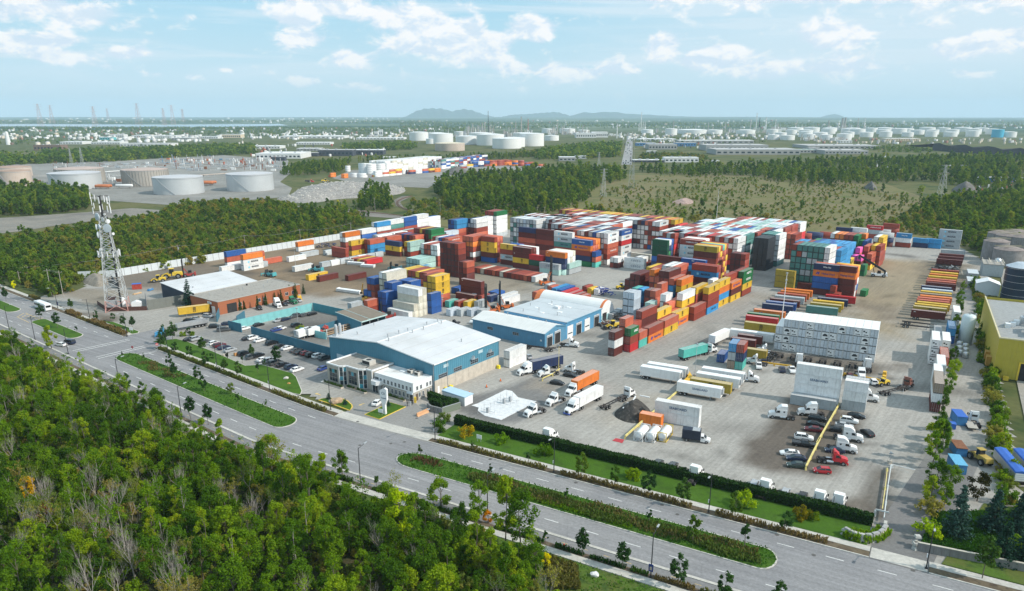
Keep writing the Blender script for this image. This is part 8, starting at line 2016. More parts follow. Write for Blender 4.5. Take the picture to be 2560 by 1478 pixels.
ST=[('i',400,230,5,1.05,'dark green tree at upper tip of small median'),('i',570,320,2,1.15,'rounded tree in middle of small median'),('i',755,365,3,.8,'young tree at lower tip of small median'),('e',60,760,2,1.0,'round tree on far left median'),('e',700,850,2,.9,'green tree on pavement near mast'),
('i',950,250,0,.8,'small tree at left end of grass bed by crossing'),('i',1115,250,1,.85,'thin tree behind grass bed by crossing'),('i',1215,320,2,.85,'leaning thin tree behind grass bed'),('i',1310,330,2,.9,'spreading tree beside notice board'),('i',1140,345,3,.6,'sapling in middle of left island'),('i',1035,290,3,.6,'sapling at left of left island'),
('i',1210,610,4,.8,'sapling at tip of middle median'),('i',1415,640,4,.9,'second sapling of middle median'),('i',1670,700,0,.85,'dark tree in middle median, first with a full crown'),('i',1720,810,2,.9,'wide dark tree in middle median'),('i',1945,830,0,1.0,'tall dark tree in middle median'),('i',2010,940,0,.95,'dark tree beside bare earth patch of middle median'),('i',2275,975,1,.95,'yellow green tree in middle median'),('i',2340,1075,3,1.0,'last dark tree of middle median'),('j',98,1105,4,1.0,'bare looking sapling at right of middle median'),
('i',1595,530,2,1.0,'tree over pavement left of parking lawn'),('i',1725,570,1,1.0,'tree beside stop sign on parking lawn'),('i',1870,620,1,1.05,'second tree along parking lawn pavement'),('i',2030,700,0,1.0,'third tree along parking lawn pavement'),('i',2215,760,2,.9,'fourth tree along parking lawn pavement'),('i',2355,800,0,1.0,'fifth tree along parking lawn pavement'),('i',2000,565,2,1.1,'wide tree among parked cars'),('i',2085,640,1,.7,'bushy tree on parking lawn'),('i',2240,640,3,.9,'dark purple leaved young tree on parking lawn'),('i',2385,660,3,.7,'small tree near right of parking lawn'),('i',2480,610,2,.8,'tree in front of last cars of lawn row'),('j',215,690,2,1.15,'tree growing through lawn row of cars'),('j',85,700,1,.6,'small tree beside lamp on parking lawn'),('j',20,760,3,.9,'young tree at middle of parking lawn'),
('i',1630,480,5,1.05,'dense tree hiding pavement at lawn end'),('i',1700,440,5,1.1,'dense tree behind blue tractor'),('i',1860,395,1,.8,'round small tree at head of parking lawn'),
('o',665,370,5,.95,'yellow topped tree on hedge lawn'),('o',985,450,0,.95,'slim tree on hedge lawn right of yellow topped one'),('o',1310,540,5,.95,'dark round tree in middle of hedge lawn'),('o',1650,630,5,1.0,'dark round tree left of lamp on hedge lawn'),('o',2143,760,0,1.2,'tree beside yellow green bush on hedge lawn'),('p',158,890,0,1.0,'last tree of hedge lawn'),('o',157,225,4,1.1,'bare sapling at left of hedge lawn'),('n',2090,110,4,1.0,'sapling below notice board on hedge lawn'),
('n',1587,165,4,1.2,'sapling at tip of long median'),('n',2255,355,4,1.1,'second sapling of long median'),('o',512,590,4,1.25,'thin sapling in brown beds of long median'),('o',1317,800,4,1.25,'dead looking sapling in long median'),('o',1735,990,1,1.3,'bright green tree in long median'),('o',2238,1040,3,1.35,'dark pointed tree near right tip of long median'),
('o',322,1010,3,.8,'sapling on planting strip nearest wood'),('o',675,1120,2,1.0,'tree on planting strip, left of mown path'),('o',1060,1245,2,1.05,'tree on planting strip left of poster lamp'),('o',1600,1415,5,.95,'tree on planting strip right of poster lamp'),('o',2040,1560,0,1.1,'tree on planting strip cut by bottom edge'),('p',100,1560,0,.9,'tree at bottom edge near median tip'),
('n',1165,460,3,.85,'dark slim tree right of black lamp'),('i',1255,950,0,1.1,'round tree by cycle path on left'),('i',1400,1020,0,1.05,'second round tree by cycle path'),('i',1545,1090,2,1.05,'third tree by cycle path'),('i',1880,1215,2,1.1,'tree right of second black lamp by cycle path'),('i',2050,1270,2,1.0,'dark tree further along cycle path'),('p',2060,1340,2,1.35,'spreading tree on pavement below garden wall')]
for t_,x,y,k,s,lab in ST:f0w('street_tree',STREET[k],K(t_,x,y),s,lab,'street tree','street and lawn trees',color=(1.9,1.5,.7)if('yellow' in lab or 'bright' in lab)else(.5,.35,.6)if 'purple' in lab else None)
for t_,x,y,k,s,lab,c in[('o',310,160,1,1.25,'rounded yellow green bush on hedge lawn by first lamp',(1.5,1.4,.6)),('o',1165,380,0,1.5,'yellow tipped bush on hedge lawn',(1.9,1.5,.5)),('o',2240,640,1,1.25,'pale leaved bush right of a tree on hedge lawn',(1.6,1.4,.7)),('j',2075,1390,1,1.25,'brown green bush left on hedge lawn',(1.5,.9,.7)),('j',1800,1330,1,1.2,'spreading green bush at entrance end of hedge lawn',None),('j',1850,1240,3,.9,'dense dark bush beside slatted fence',None),('j',2410,1450,1,1.1,'bright green bush under notice board',(1.3,1.3,.7)),('p',310,760,1,1.1,'brown leaved bush at right of hedge lawn',(1.8,.8,.6)),('p',420,760,0,1.2,'olive bush beside brown leaved one',(1.3,1.0,.7)),('p',1540,940,1,1.3,'yellow green bush at gate pier',(1.8,1.6,.5)),('f',440,1310,3,1.0,'bright green bush growing inside walled court',(1.5,1.5,.6)),('i',1800,395,0,1.0,'clipped round shrub by blue tractor',None),('i',1890,390,0,.9,'second clipped round shrub by blue tractor',None),('p',1560,720,3,1.2,'tangled bush on bank beside exit drive',None),('p',2340,1100,1,1.4,'light bush on garden slope',None),('p',2290,620,1,1.2,'low bush behind purple tree',None)]:
 f0w('garden_bush',SHRUB[k],K(t_,x,y),s,lab,'bush','bushes on lawns and banks',color=c)
for t_,x,y,k,s,lab in[('e',1865,815,2,.95,'tall dark spruce between olive fence and brick works'),('p',1800,930,0,.98,'blue spruce in garden right of exit drive'),('p',2150,890,1,1.1,'second blue spruce in garden'),('p',2390,930,1,1.0,'spruce at right edge of garden'),('p',2250,1190,0,.85,'dark spruce at bottom of garden'),('p',2480,1200,1,1.0,'dark spruce cut off by picture edge'),('j',715,1020,3,1.0,'small spruce left of tan boulder'),('j',880,1075,3,.95,'small blue spruce right of tan boulder'),('j',1300,1085,3,1.0,'small dark conifer behind pylon sign')]:
 f0w('spruce_tree',SPRUCE[k],K(t_,x,y),s,lab,'spruce','spruces',color=(.7,.85,.7)if 'dark' in lab else None)
for i,(x,y)in ENx(((2365,850),(2405,840),(2465,820))):f0w('cedar_tree',CEDAR[i%3],K('e',x,y),.9,'columnar cedar against brick wall, %s of left three'%('left','middle','right')[i],'cedar','cedars along brick wall')
for i,(x,y,s)in ENx(((20,1070,1.05),(100,1035,1.1),(190,1010,.8),(250,1000,1.1),(335,960,1.35),(395,965,1.2),(470,925,.95))):f0w('cedar_tree',CEDAR[i%3],K('f',x,y),s,'dark cedar against brick wall, %s of right seven'%ORD[i],'cedar','cedars along brick wall')
tk,cr,H=BROAD[2];f0w('purple_tree',BROAD[2],K('p',2010,590),.9,'dark purple leaved tree behind garden spruces','tree',None,color=(.30,.16,.35))
for i,(t_,x,y,k,s)in ENx([('p',1570,280,3,.95),('p',1640,220,6,.75),('p',1560,120,2,.9),('p',1680,90,0,.7),('p',1600,480,2,.9),('p',1740,520,0,.8),('p',1560,620,5,.95),('l',1770,950,2,.75),('l',1800,870,0,.8),('l',1790,700,5,.8),('l',1830,620,5,.7),('l',1700,1150,5,.8),('l',1680,1330,2,.7),('l',1690,1430,0,.7),('l',1740,1060,8,.8),('h',1870,1080,5,.8),('h',1890,1000,8,.9),('h',1910,900,5,.7),('l',1850,330,8,.9),('l',1850,430,5,.75),('p',1690,640,5,.8),('l',1870,200,5,.8)]):
 f0w('boundary_tree',BROAD[k],K(t_,x,y),s,'bushy green tree in boundary hedge right of long yard','tree','trees of right-hand boundary hedge')
scatter('boundary_shrubs',[B(172+i*1.7,28.5+max(0,196-(172+i*1.7))*.05+(i*1.7)*.03+rnd.uniform(-1.6,1.6),0)for i in range(165)],SHRUB,'shrub',(.6,1.2),41)
def hedge(name,path,w,h,label,cat='hedge',m=None,dens=120,seed=0):
 rs=RSt(seed);o=f02(name,path[0],0,label,cat);core=MB();V=[]
 for a,c in zip(path[:-1],path[1:]):
  d=c-a;L=d.length;d=d/L;s=V3((-d.y,d.x,0));n=int(L*dens)
  u=rs.rand(n)*L;k=rs.randint(0,3,n);e=rs.normal(size=n)*.07
  hh=h*(.94+.14*vnoise(u+a.x,u*0+a.y,2.2,5))
  lat=np.where(k==0,-w/2+e,np.where(k==1,w/2+e,rs.uniform(-w/2,w/2,n)));z=np.where(k==2,hh+e,rs.rand(n)*hh)
  p=np.stack([a.x+d.x*u+s.x*lat,a.y+d.y*u+s.y*lat,a.z+z],-1)-NAx(path[0]);V.append(p)
  b=len(core.v);q0,q1=a-path[0],c-path[0];i_=w/2-.12
  for q in(q0,q1):core.v+=[TUx(q-s*i_),TUx(q+s*i_),TUx(q+s*i_+V3((0,0,h-.15))),TUx(q-s*i_+V3((0,0,h-.15)))]
  core.f+=[(b,b+4,b+7,b+3),(b+1,b+2,b+6,b+5),(b+2,b+3,b+7,b+6),(b,b+3,b+2,b+1),(b+4,b+5,b+6,b+7)];core.mi+=[0]*5
 P=np.concatenate(V);n=len(P);nm=rs.normal(size=(n,3))+NAx([0,0,.6]);nm/=np.linalg.norm(nm,axis=1)[:,None];a=np.cross(nm,rs.normal(size=(n,3)));a/=np.linalg.norm(a,axis=1)[:,None];b_=np.cross(nm,a);s=(rs.uniform(.09,.22,n))[:,None]
 v=np.stack([P-a*s-b_*s,P+a*s-b_*s*.7,P+a*s*.8+b_*s,P-a*s+b_*s*.8],1).reshape(-1,3)
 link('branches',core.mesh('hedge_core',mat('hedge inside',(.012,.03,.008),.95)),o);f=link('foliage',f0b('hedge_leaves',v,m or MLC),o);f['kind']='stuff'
 return o
hedge('cedar_hedge',qline(-104.5,-2.0,150.6,4),1.9,2.3,'long clipped cedar hedge between front lawn and lorry park',dens=150,seed=1)
hedge('cedar_hedge',[K('j',1720,1085),K('j',1850,1130),K('j',1985,1092)],1.6,2.6,'short cedar hedge above stone wall at entrance',dens=130,seed=2)
hedge('cedar_hedge',[K('j',1700,1010),K('j',1840,1060),K('j',1980,1095)],1.4,2.2,'short cedar hedge in front of blue roofed shed',dens=130,seed=3)
def bed(name,pts_,m,n,h,label,seed,w=1.0,size=.14,cat='shrub bed'):
 rs=RSt(seed);P=[]
 for i in range(n):
  k=rs.randint(len(pts_)-1);a=pts_[k].lerp(pts_[k+1],rs.rand());d=(pts_[k+1]-pts_[k]).normalized();s=V3((-d.y,d.x,0))*rs.uniform(-w,w)
  P.append((a.x+s.x,a.y+s.y,.2+rs.rand()*h*(.6+.8*vnoise(NAx([a.x]),NAx([a.y]),3.,seed)[0])))
 P=NAx(P);nm=rs.normal(size=(n,3))*.6;nm[:,2]*=.4;nm/=np.linalg.norm(nm,axis=1)[:,None];a=np.cross(nm,NAx([0,0,1.]));a/=np.linalg.norm(a,axis=1)[:,None];b_=np.cross(a,nm);s=rs.uniform(.5,1.2,n)[:,None]*size
 v=np.stack([P-a*s-b_*s*1.6,P+a*s-b_*s*1.6,P+a*s*.5+b_*s*1.8,P-a*s*.5+b_*s*1.8],1).reshape(-1,3)
 o=f0f(name,f0b(name,v,m),None,'stuff');return o
for k,(s0,s1)in ENx(((-300,-262),(-234,-172),(-166,-141),(-102,-71),(-67,-36),(-31,-9))):bed('ornamental_grass',qline(s0,s1,138.75,3),MLG,int((s1-s0)*46),.85,'',50+k,.75,.16)
for k,(s0,s1)in ENx(((-115,-106),(-100,-74),(-68,-57),(-54.5,-48.5),(-47,-40),(-39,-35.6),(-34.4,-27),(-26,-12))):bed('verge_grass',qline(s0,s1,111.1,2),MLG if k>5 else MLS,int((s1-s0)*60),.7,'',70+k,.5,.14)
bed('ornamental_grass',[K('i',890,255),K('i',1010,300),K('i',1130,340),K('i',1235,380)],MLG,2600,1.3,'',81,1.2,.2);bed('ornamental_grass',[K('i',665,165),K('i',780,205)],MLG,900,1.2,'',82,1.3,.2);bed('ornamental_grass',[K('e',300,715),K('e',380,750)],MLG,500,.9,'',83,1.0,.2)
def medbed(s0,s1,n0,n1,seed,n):
 bed('perennials',[Q(s0+(s1-s0)*i/12,n0+(n1-n0)*(.5+.5*SNx(i*1.3+seed)))for i in range(13)],MLB,n,.7,'',seed,1.4,.17)
medbed(-84,-19,125.0,128.2,91,6000);medbed(-101,-94,127,129,92,300);medbed(-225,-200,125.5,129.5,93,500);medbed(-85,-20,125.5,128.8,94,2500)
bed('bindweed',[Q(-78,124.6),Q(-60,125.0),Q(-44,124.8)],ML,1600,.4,'',95,.8,.16)
def turf(name,P,n,m,h,seed,size=.12):
 rs=RSt(seed);xs=[p.x for p in P];ys=[p.y for p in P];X=rs.uniform(min(xs),max(xs),n);Z=rs.uniform(min(ys),max(ys),n);ok=sd_poly(X,Z,[(p.x,p.y)for p in P])<0;X,Z=X[ok],Z[ok];n=len(X)
 p=np.stack([X,Z,.2+rs.rand(n)*h],-1);a=rs.normal(size=(n,3));a[:,2]=0;a/=np.linalg.norm(a,axis=1)[:,None];b_=NAx([0,0,1.])+rs.normal(size=(n,3))*.4;s=rs.uniform(.5,1.3,n)[:,None]*size
 f0f(name,f0b(name,np.stack([p-a*s,p+a*s,p+a*s*.4+b_*s*1.5,p-a*s*.4+b_*s*1.5],1).reshape(-1,3),m),None,'stuff')
MLT=f0d('grass blades',[(0,(.03,.10,.012)),(.5,(.05,.14,.014)),(1,(.10,.17,.02))],.3)
for i,P in ENx(MEDIANS[:2]):turf('median_turf',P,26000 if i==0 else 14000,MLT,.12,100+i,.15)
turf('rough_turf',[Q(-62,108.4),Q(60,108.4),Q(60,96),Q(-40,90)],16000,MLT,.25,105,.2);turf('tall_grass',[K('o',280,1130),K('o',620,1230),K('o',660,1456),K('o',380,1456)],4500,MLG,.9,106,.22);turf('garden_turf',[K('p',1470,1000),K('p',2540,1230),K('p',2540,700),K('p',1600,700)],26000,MLT,.2,107,.2)
for o in PLANTERS:
 L=o['shrubs'];rs=RSt(int(L*10));c=NAx([(rs.uniform(-.3,.3),-rs.rand()*L,.7)for i in range(int(L*3))]);link('shrubs',f0b('planter_shrubs',leaves(c,np.full(len(c),.42),int(L*110),.11,rs),MLS),o)
 del o['shrubs']
bed('wall_shrubs',[p+V3((0,.8,1.2))for p in SW[1:-1]],ML,1800,1.2,'',110,1.4,.2)
def lamp_mesh():
 b=MB();b.tube((0,0,0),(0,0,9.2),.12,.08,8);b.box(-.25,.25,-.25,.25,0,.25);pole=b.mesh('pole',m0g)
 a=MB();a.tube((0,0,8.9),(2.1,0,9.35),.06,.05,6);arm=a.mesh('lamp_arm',m0g);h=MB();h.prism([(1.9,9.28),(2.9,9.38),(2.9,9.5),(1.9,9.46)],-.16,.16,'y');head_=h.mesh('lamp_head',m01)
 return pole,arm,head_
LM=lamp_mesh()
LAMPS=[('j',735,1122,'beside round office lawn',1),('j',1762,1418,'at entrance end of hedge lawn',1),('o',403,315,'first on hedge lawn pavement',1),('o',1893,702,'second on hedge lawn pavement',1),('p',1522,1240,'below garden wall right of exit drive',1),('j',135,930,'on pavement below parking lawn',1),('i',2140,745,'with a white box on parking lawn pavement',1),('i',1655,565,'with orange signs by parking lawn',1),('i',1250,400,'at corner of grass bed by crossing',1),('i',888,250,'at left end of grass bed',1),('e',568,830,'with a blue poster near mast track',1),
('o',1335,1325,'with a blue poster on planting strip',-1),('n',1008,430,'standing clear between wood and cycle path',-1),('n',2230,720,'half hidden at edge of wood',-1),('i',1788,1195,'by cycle path opposite middle median',-1),('i',90,325,'farthest left beside cycle path',-1),('i',1180,900,'by cycle path opposite crossing',-1),('i',345,430,'by cycle path opposite small median',-1),('i',672,570,'by cycle path near two cars',-1)]
for t_,x,y,lab,sd_ in LAMPS:
 p=K(t_,x,y);d=(Q(0,1)-Q(0,0))*(-sd_);o=f02('street_lamp',p,math.atan2(d.y,d.x),'black street lamp '+lab,'street lamp','street lamps along boulevard')
 link('pole',LM[0],o);link('lamp_arm',LM[1],o);link('lamp_head',LM[2],o)
 if 'poster' in lab:s=MB().box(-.03,.03,-.45,.45,1.4,2.9).bd('poster',mat('blue poster',(.03,.05,.20),.5,var=.2),o);s.location=(-.2,0,0);MB().box(-.04,-.031,-.2,.2,1.7,2.4).bd('poster_portrait',mat('poster picture',(.5,.40,.32),.6,var=.4,scale=5),s)
 elif sd_>0:MB().box(-.16,.16,-.28,-.12,2.4,3.1).bd('control_box',m04,o)
def top_z(p,y):
 z=1.0
 while pix(V3((p.x,p.y,z)))[1]>y and z<60:z+=.2
 return z
for i,(t_,x,y,yt,lab,k)in ENx([('h',125,1270,500+715/3.934,'tall white lighting pole rising beside white cooler boxes',0),('c',2010,1225,240+915/3.934,'tall white lighting pole behind middle container block',0),('f',1840,1230,500+925/3.934,'thin white pole at far edge of warehouse roof',0),('k',1797,790,740+470/3.934,'thin grey pole at turquoise container',0),('k',458,750,740+490/3.934,'yellow pole between white tractors',1),('e',2195,1300,560+985/3.934,'grey pole on parking lawn',0),('f',415,1235,500+1065/3.934,'thin grey pole inside walled court',0),('f',390,655,500+480/3.934,'thin dark pole in dirt yard',0),('p',1170,225,1100+130/3.85,'small lamp pole on island at exit drive',0)]):
 p=K(t_,x,y);z=top_z(p,yt);m=MYB if k else m04;o=f02('yard_pole',p,0,lab,'pole','poles in yard');MB().tube((0,0,0),(0,0,z),.2 if z>14 else.1,.09 if z>14 else.06,8).bd('shaft',m if k or z>14 else m01,o)
 b=MB();b.box(-.5,.5,-.12,.12,z-.3,z-.1);b.box(-.12,.12,-.5,.5,z-.1,z+.1);
 if z>12:b.box(-.3,.3,-.3,.3,z*.86,z*.88);b.box(-.25,.25,-.25,.25,z*.8,z*.82)
 b.bd('floodlight',m01,o);MB().box(-.4,.4,-.4,.4,0,.7).bd('base',M_CONCW,o)
POLES=[('e',270,555,560+420/3.934,'left beside bus'),('e',510,710,560+445/3.934,'left one of H frame near track'),('e',625,722,560+460/3.934,'right one of H frame near track'),('e',1762,345,560+207/3.934,'carrying a transformer behind white fence'),('e',2415,245,560+108/3.934,'behind white fence near its middle'),('f',437,395,500+288/3.934,'behind white fence at its far part'),('f',935,310,500+222/3.934,'behind back row of containers'),('b',842,1125,240+985/3.934,'along railway before rubble'),('b',1172,1140,240+1000/3.934,'along railway right of tall bushes'),('b',1813,1180,240+1015/3.934,'at railway bend'),('b',2258,1130,240+1058/3.934,'behind tall grey stack'),('c',250,1165,240+1117/3.934,'left of lamp behind back block'),('c',320,1165,240+1098/3.934,'with a white head behind back block'),('c',1487,1170,240+1130/3.934,'beyond back block'),('b',65,1080,240+1010/3.934,'at near left of rubble heap'),('e',200,590,560+515/3.934,'short one behind yellow bush')]
PT=[]
for t_,x,y,yt,lab in POLES:
 p=K(t_,x,y);z=max(6.5,min(15,top_z(p,yt)));o=f02('utility_pole',p,.6,'grey wooden utility pole '+lab,'utility pole','utility poles');MB().tube((0,0,0),(0,0,z),.17,.12,7).bd('shaft',mat('pale wood pole',(.36,.33,.29),.9,var=.2),o);MB().box(-1.3,1.3,-.08,.08,z-.9,z-.75).bd('crossarm',M_WOOD,o)
 b=MB();[b.tube((q,0,z-.75),(q,0,z-.45),.06,n=5)for q in(-1.1,0,1.1)];b.bd('insulator',m01,o)
 if 'transformer' in lab:MB().tube((.4,0,z-2.6),(.4,0,z-1.5),.32,n=10).bd('transformer',m01,o)
 PT.append(p+V3((0,0,z-.5)))
MB().bar(PT[1]+V3((0,0,0)),PT[2],.25).bd('pole_crossbeam',M_WOOD,None)if False else None
def wire(a,c,sag,label,r=.035):
 b=MB();n=10
 for off in(-.9,.9):
  prev=None
  for i in range(n+1):
   t=i/n;p=a.lerp(c,t)+V3((off*.5,off*.3,-sag*4*t*(1-t)))
   if prev is not None:b.tube(prev,p,r,n=3,cap=False)
   prev=p
 return tag(b.bd('power_line',mat('cable',(.16,.16,.15),.6)),label,'cable','power lines between poles')
for i,(a,c,lab)in ENx(((0,3,'long sagging cables from pole by bus to transformer pole'),(3,4,'cables from transformer pole along white fence'),(4,5,'cables along middle of white fence'),(5,6,'cables along far part of white fence'),(1,2,'short cables across H frame'))):wire(PT[a],PT[c],1.6 if i<4 else.1,lab,.05)
for i,(t_,x,y)in ENx((('o',500,1035),('o',283,275))):
 o=f02('fire_hydrant',K(t_,x,y),0,'small red fire hydrant '+('on planting strip by mown path' if i==0 else 'in grass bed by first hedge lamp'),'hydrant');MB().lathe([(.2,0),(.2,.1),(.13,.12),(.13,.6),(.17,.62),(.1,.8),(0,.85)],10).bd('body',mat('hydrant red',(.5,.05,.03),.5),o);MB().bar((-.25,0,.5),(.25,0,.5),.12).bd('outlet',mat('hydrant red',(.5,.05,.03),.5),o)
 if i==0:MB().tube((.25,0,0),(.25,0,1.9),.02,n=4).bd('marker_rod',m0n,o)
def Px(*a):return[G(x,y)for x,y in a]
def zone(name,poly,z,m):return sheet(name,poly,z,m)
M_GREYG=f00('grey industrial ground',[(.27,.265,.25),(.22,.215,.20),(.32,.31,.29)],[.02,.006,.2])
M_MEAD=f00('meadow',[(.15,.145,.055),(.185,.155,.08),(.095,.12,.04)],[.018,.05,.5],bump=.3)
M_DIRT=f00('grey track',[(.20,.19,.17),(.25,.23,.2),(.16,.15,.14)],[.05,.02,.6])
M_OLIVE_=f00('olive meadow',[(.12,.13,.045),(.16,.14,.06),(.08,.10,.03)],[.02,.05,.4])
zone('meadow',Px((1080,560),(1150,520),(1330,470),(1600,432),(1900,440),(2200,455),(2330,500),(2420,560),(2450,620),(2300,640),(1700,640),(1300,600)),-.12,M_MEAD)
zone('tank_yard',Px((-80,478),(-80,415),(300,402),(560,388),(720,400),(730,430),(700,455),(730,470),(720,492),(560,505),(420,512),(250,500),(120,482)),-.10,M_GREYG)
zone('dirt_track',Px((-60,590),(-60,548),(60,541),(220,530),(330,520),(400,525),(395,533),(300,545),(150,562),(60,577)),-.09,M_DIRT)
zone('container_terminal_ground',Px((830,445),(880,425),(1330,405),(1400,425),(1340,440),(1100,452),(1070,470),(900,462)),-.10,M_GREYG)
zone('rail_land',Px((740,515),(900,525),(1060,545),(1060,530),(990,515),(985,500),(1005,490),(1030,490),(1000,505),(1010,520),(1080,538),(1100,552),(900,540),(740,528)),-.09,f00('rail ballast',[(.20,.185,.165),(.16,.15,.135),(.24,.22,.2)],[.08,.03,.9]))
def rail(pts_,off,name_lab):
 P=[G(*q)for q in pts_]
 for _ in range(2):
  o=[P[0]]
  for a,c in zip(P[:-1],P[1:]):o+=[a.lerp(c,.25),a.lerp(c,.75)]
  P=o+[P[-1]]
 b=MB();s_=MB()
 for a,c in zip(P[:-1],P[1:]):
  d=(c-a).normalized();n=V3((-d.y,d.x,0))
  for k in(-.75,.75):b.bar(a+n*(k+off)+V3((0,0,.15)),c+n*(k+off)+V3((0,0,.15)),.16)
  L=(c-a).length;m=max(1,int(L/1.6))
  for i in range(m):q=a.lerp(c,i/m);s_.bar(q+n*(off-1.3),q+n*(off+1.3),.35,.1)
 o=f02('railway_track',(0,0,0));tag(o,name_lab,'railway');b.bd('rail',m0n,o);x=s_.bd('sleepers',M_WOOD,o);x['kind']='stuff'
rail([(1075,545),(1040,533),(1003,520),(990,508),(1000,498),(1030,490)],0,'curved railway track bending away through bushes');rail([(1075,547),(950,532),(850,524),(740,520)],1.5,'straight railway track passing behind scrub to left')
M_TANKA=mat('weathered aluminium tank',(.52,.545,.56),.45,.25,var=.1,scale=.05,streak=.25,dirt=(.30,.30,.30));M_TANKB=mat('ribbed beige tank',(.40,.375,.34),.6,.1,var=.12,scale=.06,streak=.5,dirt=(.24,.19,.16));M_TANKC=mat('rust stained tank',(.50,.42,.36),.7,0,var=.14,scale=.05,streak=.6,dirt=(.30,.15,.08));m0k=mat('white storage tank',(.74,.745,.74),.5,var=.05,scale=.03,streak=.1,dirt=(.5,.48,.44))
M_TROOF={id(M_TANKA):mat('grey tank roof',(.50,.50,.52),.6,var=.1,scale=.06),id(M_TANKB):mat('pinkish tank roof',(.46,.36,.32),.8,var=.15,scale=.05),id(M_TANKC):mat('rusty tank roof',(.38,.26,.2),.85,var=.2,scale=.05),id(m0k):mat('white tank roof',(.72,.73,.73),.6,var=.05,scale=.05)}
def tank(x,y,wpx,hpx,m,label,stair=True,group='storage tanks',roof=None):
 p=G(x,y);d=p.y*CSx(f0u)+CAM_H*SNx(f0u);s=d/F_PX;r=wpx*s/2;h=hpx*s/CSx(math.atan2(CAM_H,p.y));p=p+V3((0,r*.9,0))
 o=f02('storage_tank',p,0,label,'storage tank',group);n=40
 b=MB();b.lathe([(r,0),(r,h)],n,cap=False);b.bd('shell',m,o,smooth=True);MB().lathe([(r*1.005,h),(r*1.005,h+.15),(r*.5,h+r*.05),(0,h+r*.06)],n,cap=False).bd('roof',roof or M_TROOF[id(m)],o)
 if stair:
  q=MB();q.lathe([(r*1.01,h*.93),(r*1.01,h*.95)],n,cap=False)
  for i in range(14):a0,a1=R(-120+i*3.2),R(-120+(i+1)*3.2);q.bar((CSx(a0)*r*1.015,SNx(a0)*r*1.015,h*(1-i/14)),(CSx(a1)*r*1.015,SNx(a1)*r*1.015,h*(1-(i+1)/14)),.5,.3)
  q.bd('stairway',m01,o)
  if m is M_TANKB:
   q=MB();[q.bar((CSx(i*.126)*r*1.01,SNx(i*.126)*r*1.01,0),(CSx(i*.126)*r*1.01,SNx(i*.126)*r*1.01,h),.35)for i in range(50)];q.bd('rib',m,o)
 return o
ZA=1/3.934
for x,y,w,h,m,lab in((80,898,290,150,M_TANKC,'rust streaked pale storage tank at left picture edge'),(40,800,330,90,M_TANKC,'pinkish old storage tank behind rust streaked one'),(632,925,475,150,M_TANKA,'silver white storage tank behind tall trees by mast'),(690,870,440,140,M_TANKB,'grey tank with a reddish roof behind silver one'),(1350,890,430,150,M_TANKB,'ribbed beige storage tank behind orange vessels'),(1675,975,475,160,M_TANKA,'silver storage tank with a diagonal stair in middle of group'),(2400,942,450,160,M_TANKA,'silver white storage tank at right of group')):tank(x*ZA,240+y*ZA,w*ZA,h*ZA,m,lab,group='old storage tanks')
def drums(x,y,n,L,label,m):
 p=G(x,y);o=f02('pressure_vessels',p,0,label,'vessels','orange pressure vessels')
 for i in range(n):MB().lathe([(0,-L/2-1),(1.2,-L/2-.5),(1.6,-L/2),(1.6,L/2),(1.2,L/2+.5),(0,L/2+1)],12,(i*.6,i*4.0,3.2),axis='x').bd('vessel_shell',m,o,smooth=True)
 b=MB();[b.box(x_-.3,x_+.3,y_-.4,y_+.4,0,2)for x_ in(-L/3,L/3)for y_ in[i*4.0 for i in range(n)]];b.bd('saddle',M_CONCW,o)
MOR=mat('orange vessel',(.50,.17,.07),.6,var=.2,scale=.3);drums(2010*ZA,240+880*ZA,3,19,'row of orange horizontal vessels between two silver tanks',MOR);drums(1010*ZA,240+915*ZA,2,15,'orange horizontal vessels left of ribbed tank',MOR);drums(1225*ZA,240+910*ZA,1,18,'single white horizontal vessel right of orange ones',m0k)
def pipes(pts_,label,m,r=.5):
 o=f02('pipeline',G(*pts_[0]),0,label,'pipeline');P=[G(*q)-o.location for q in pts_];b=MB()
 for a,c in zip(P[:-1],P[1:]):[b.tube(a+V3((0,k*1.4,1.6)),c+V3((0,k*1.4,1.6)),r,n=6)for k in range(2)]
 b.bd('pipe',m,o);b=MB();[b.box(q.x-.2,q.x+.2,q.y-.2,q.y+1.6,0,1.4)for a,c in zip(P[:-1],P[1:])for q in[a.lerp(c,i/8)for i in range(9)]];b.bd('pipe_support',m01,o)
pipes([(900*ZA,240+765*ZA),(1400*ZA,240+735*ZA)],'white pipeline behind grey tanks',m0k);pipes([(1560*ZA,240+805*ZA),(2000*ZA,240+790*ZA),(2400*ZA,240+760*ZA)],'reddish and white pipeline across tank yard',M_TANKC);pipes([(240*ZA,240+850*ZA),(400*ZA,240+845*ZA)],'rusty pipes at left of tank yard',m0n)
def clutter(x0,x1,y0,y1,n,seed,name,hmax=9,cols=None):
 rs=RSt(seed);b=MB();cols=cols or[m0k,m01,m09,m0n]
 for i in range(n):
  p=G(rs.uniform(x0,x1),rs.uniform(y0,y1));h=hmax*rs.uniform(.15,1)**1.5;k=rs.randint(len(cols));t=rs.rand()
  if t<.5:b.tube(p,p+V3((0,0,h*1.3)),.25+.3*rs.rand(),n=6,mi=k)
  elif t<.8:w=rs.uniform(1,4);b.box(p.x-w,p.x+w,p.y-w*.6,p.y+w*.6,0,h*.5,mi=k)
  else:b.bar(p+V3((-6,0,h*.5)),p+V3((6,0,h*.5)),.5,mi=k)
 return f0f(name,b.mesh(name,cols),None,'stuff')
clutter(430,700,400,428,190,3,'process_plant');clutter(235,300,440,466,40,4,'process_plant',7);clutter(130,420,408,422,110,6,'parked_lorries',5);clutter(400,560,395,412,60,7,'works_clutter',8,[m0k,MOR,mat('far blue',(.05,.2,.35),.6),m01])
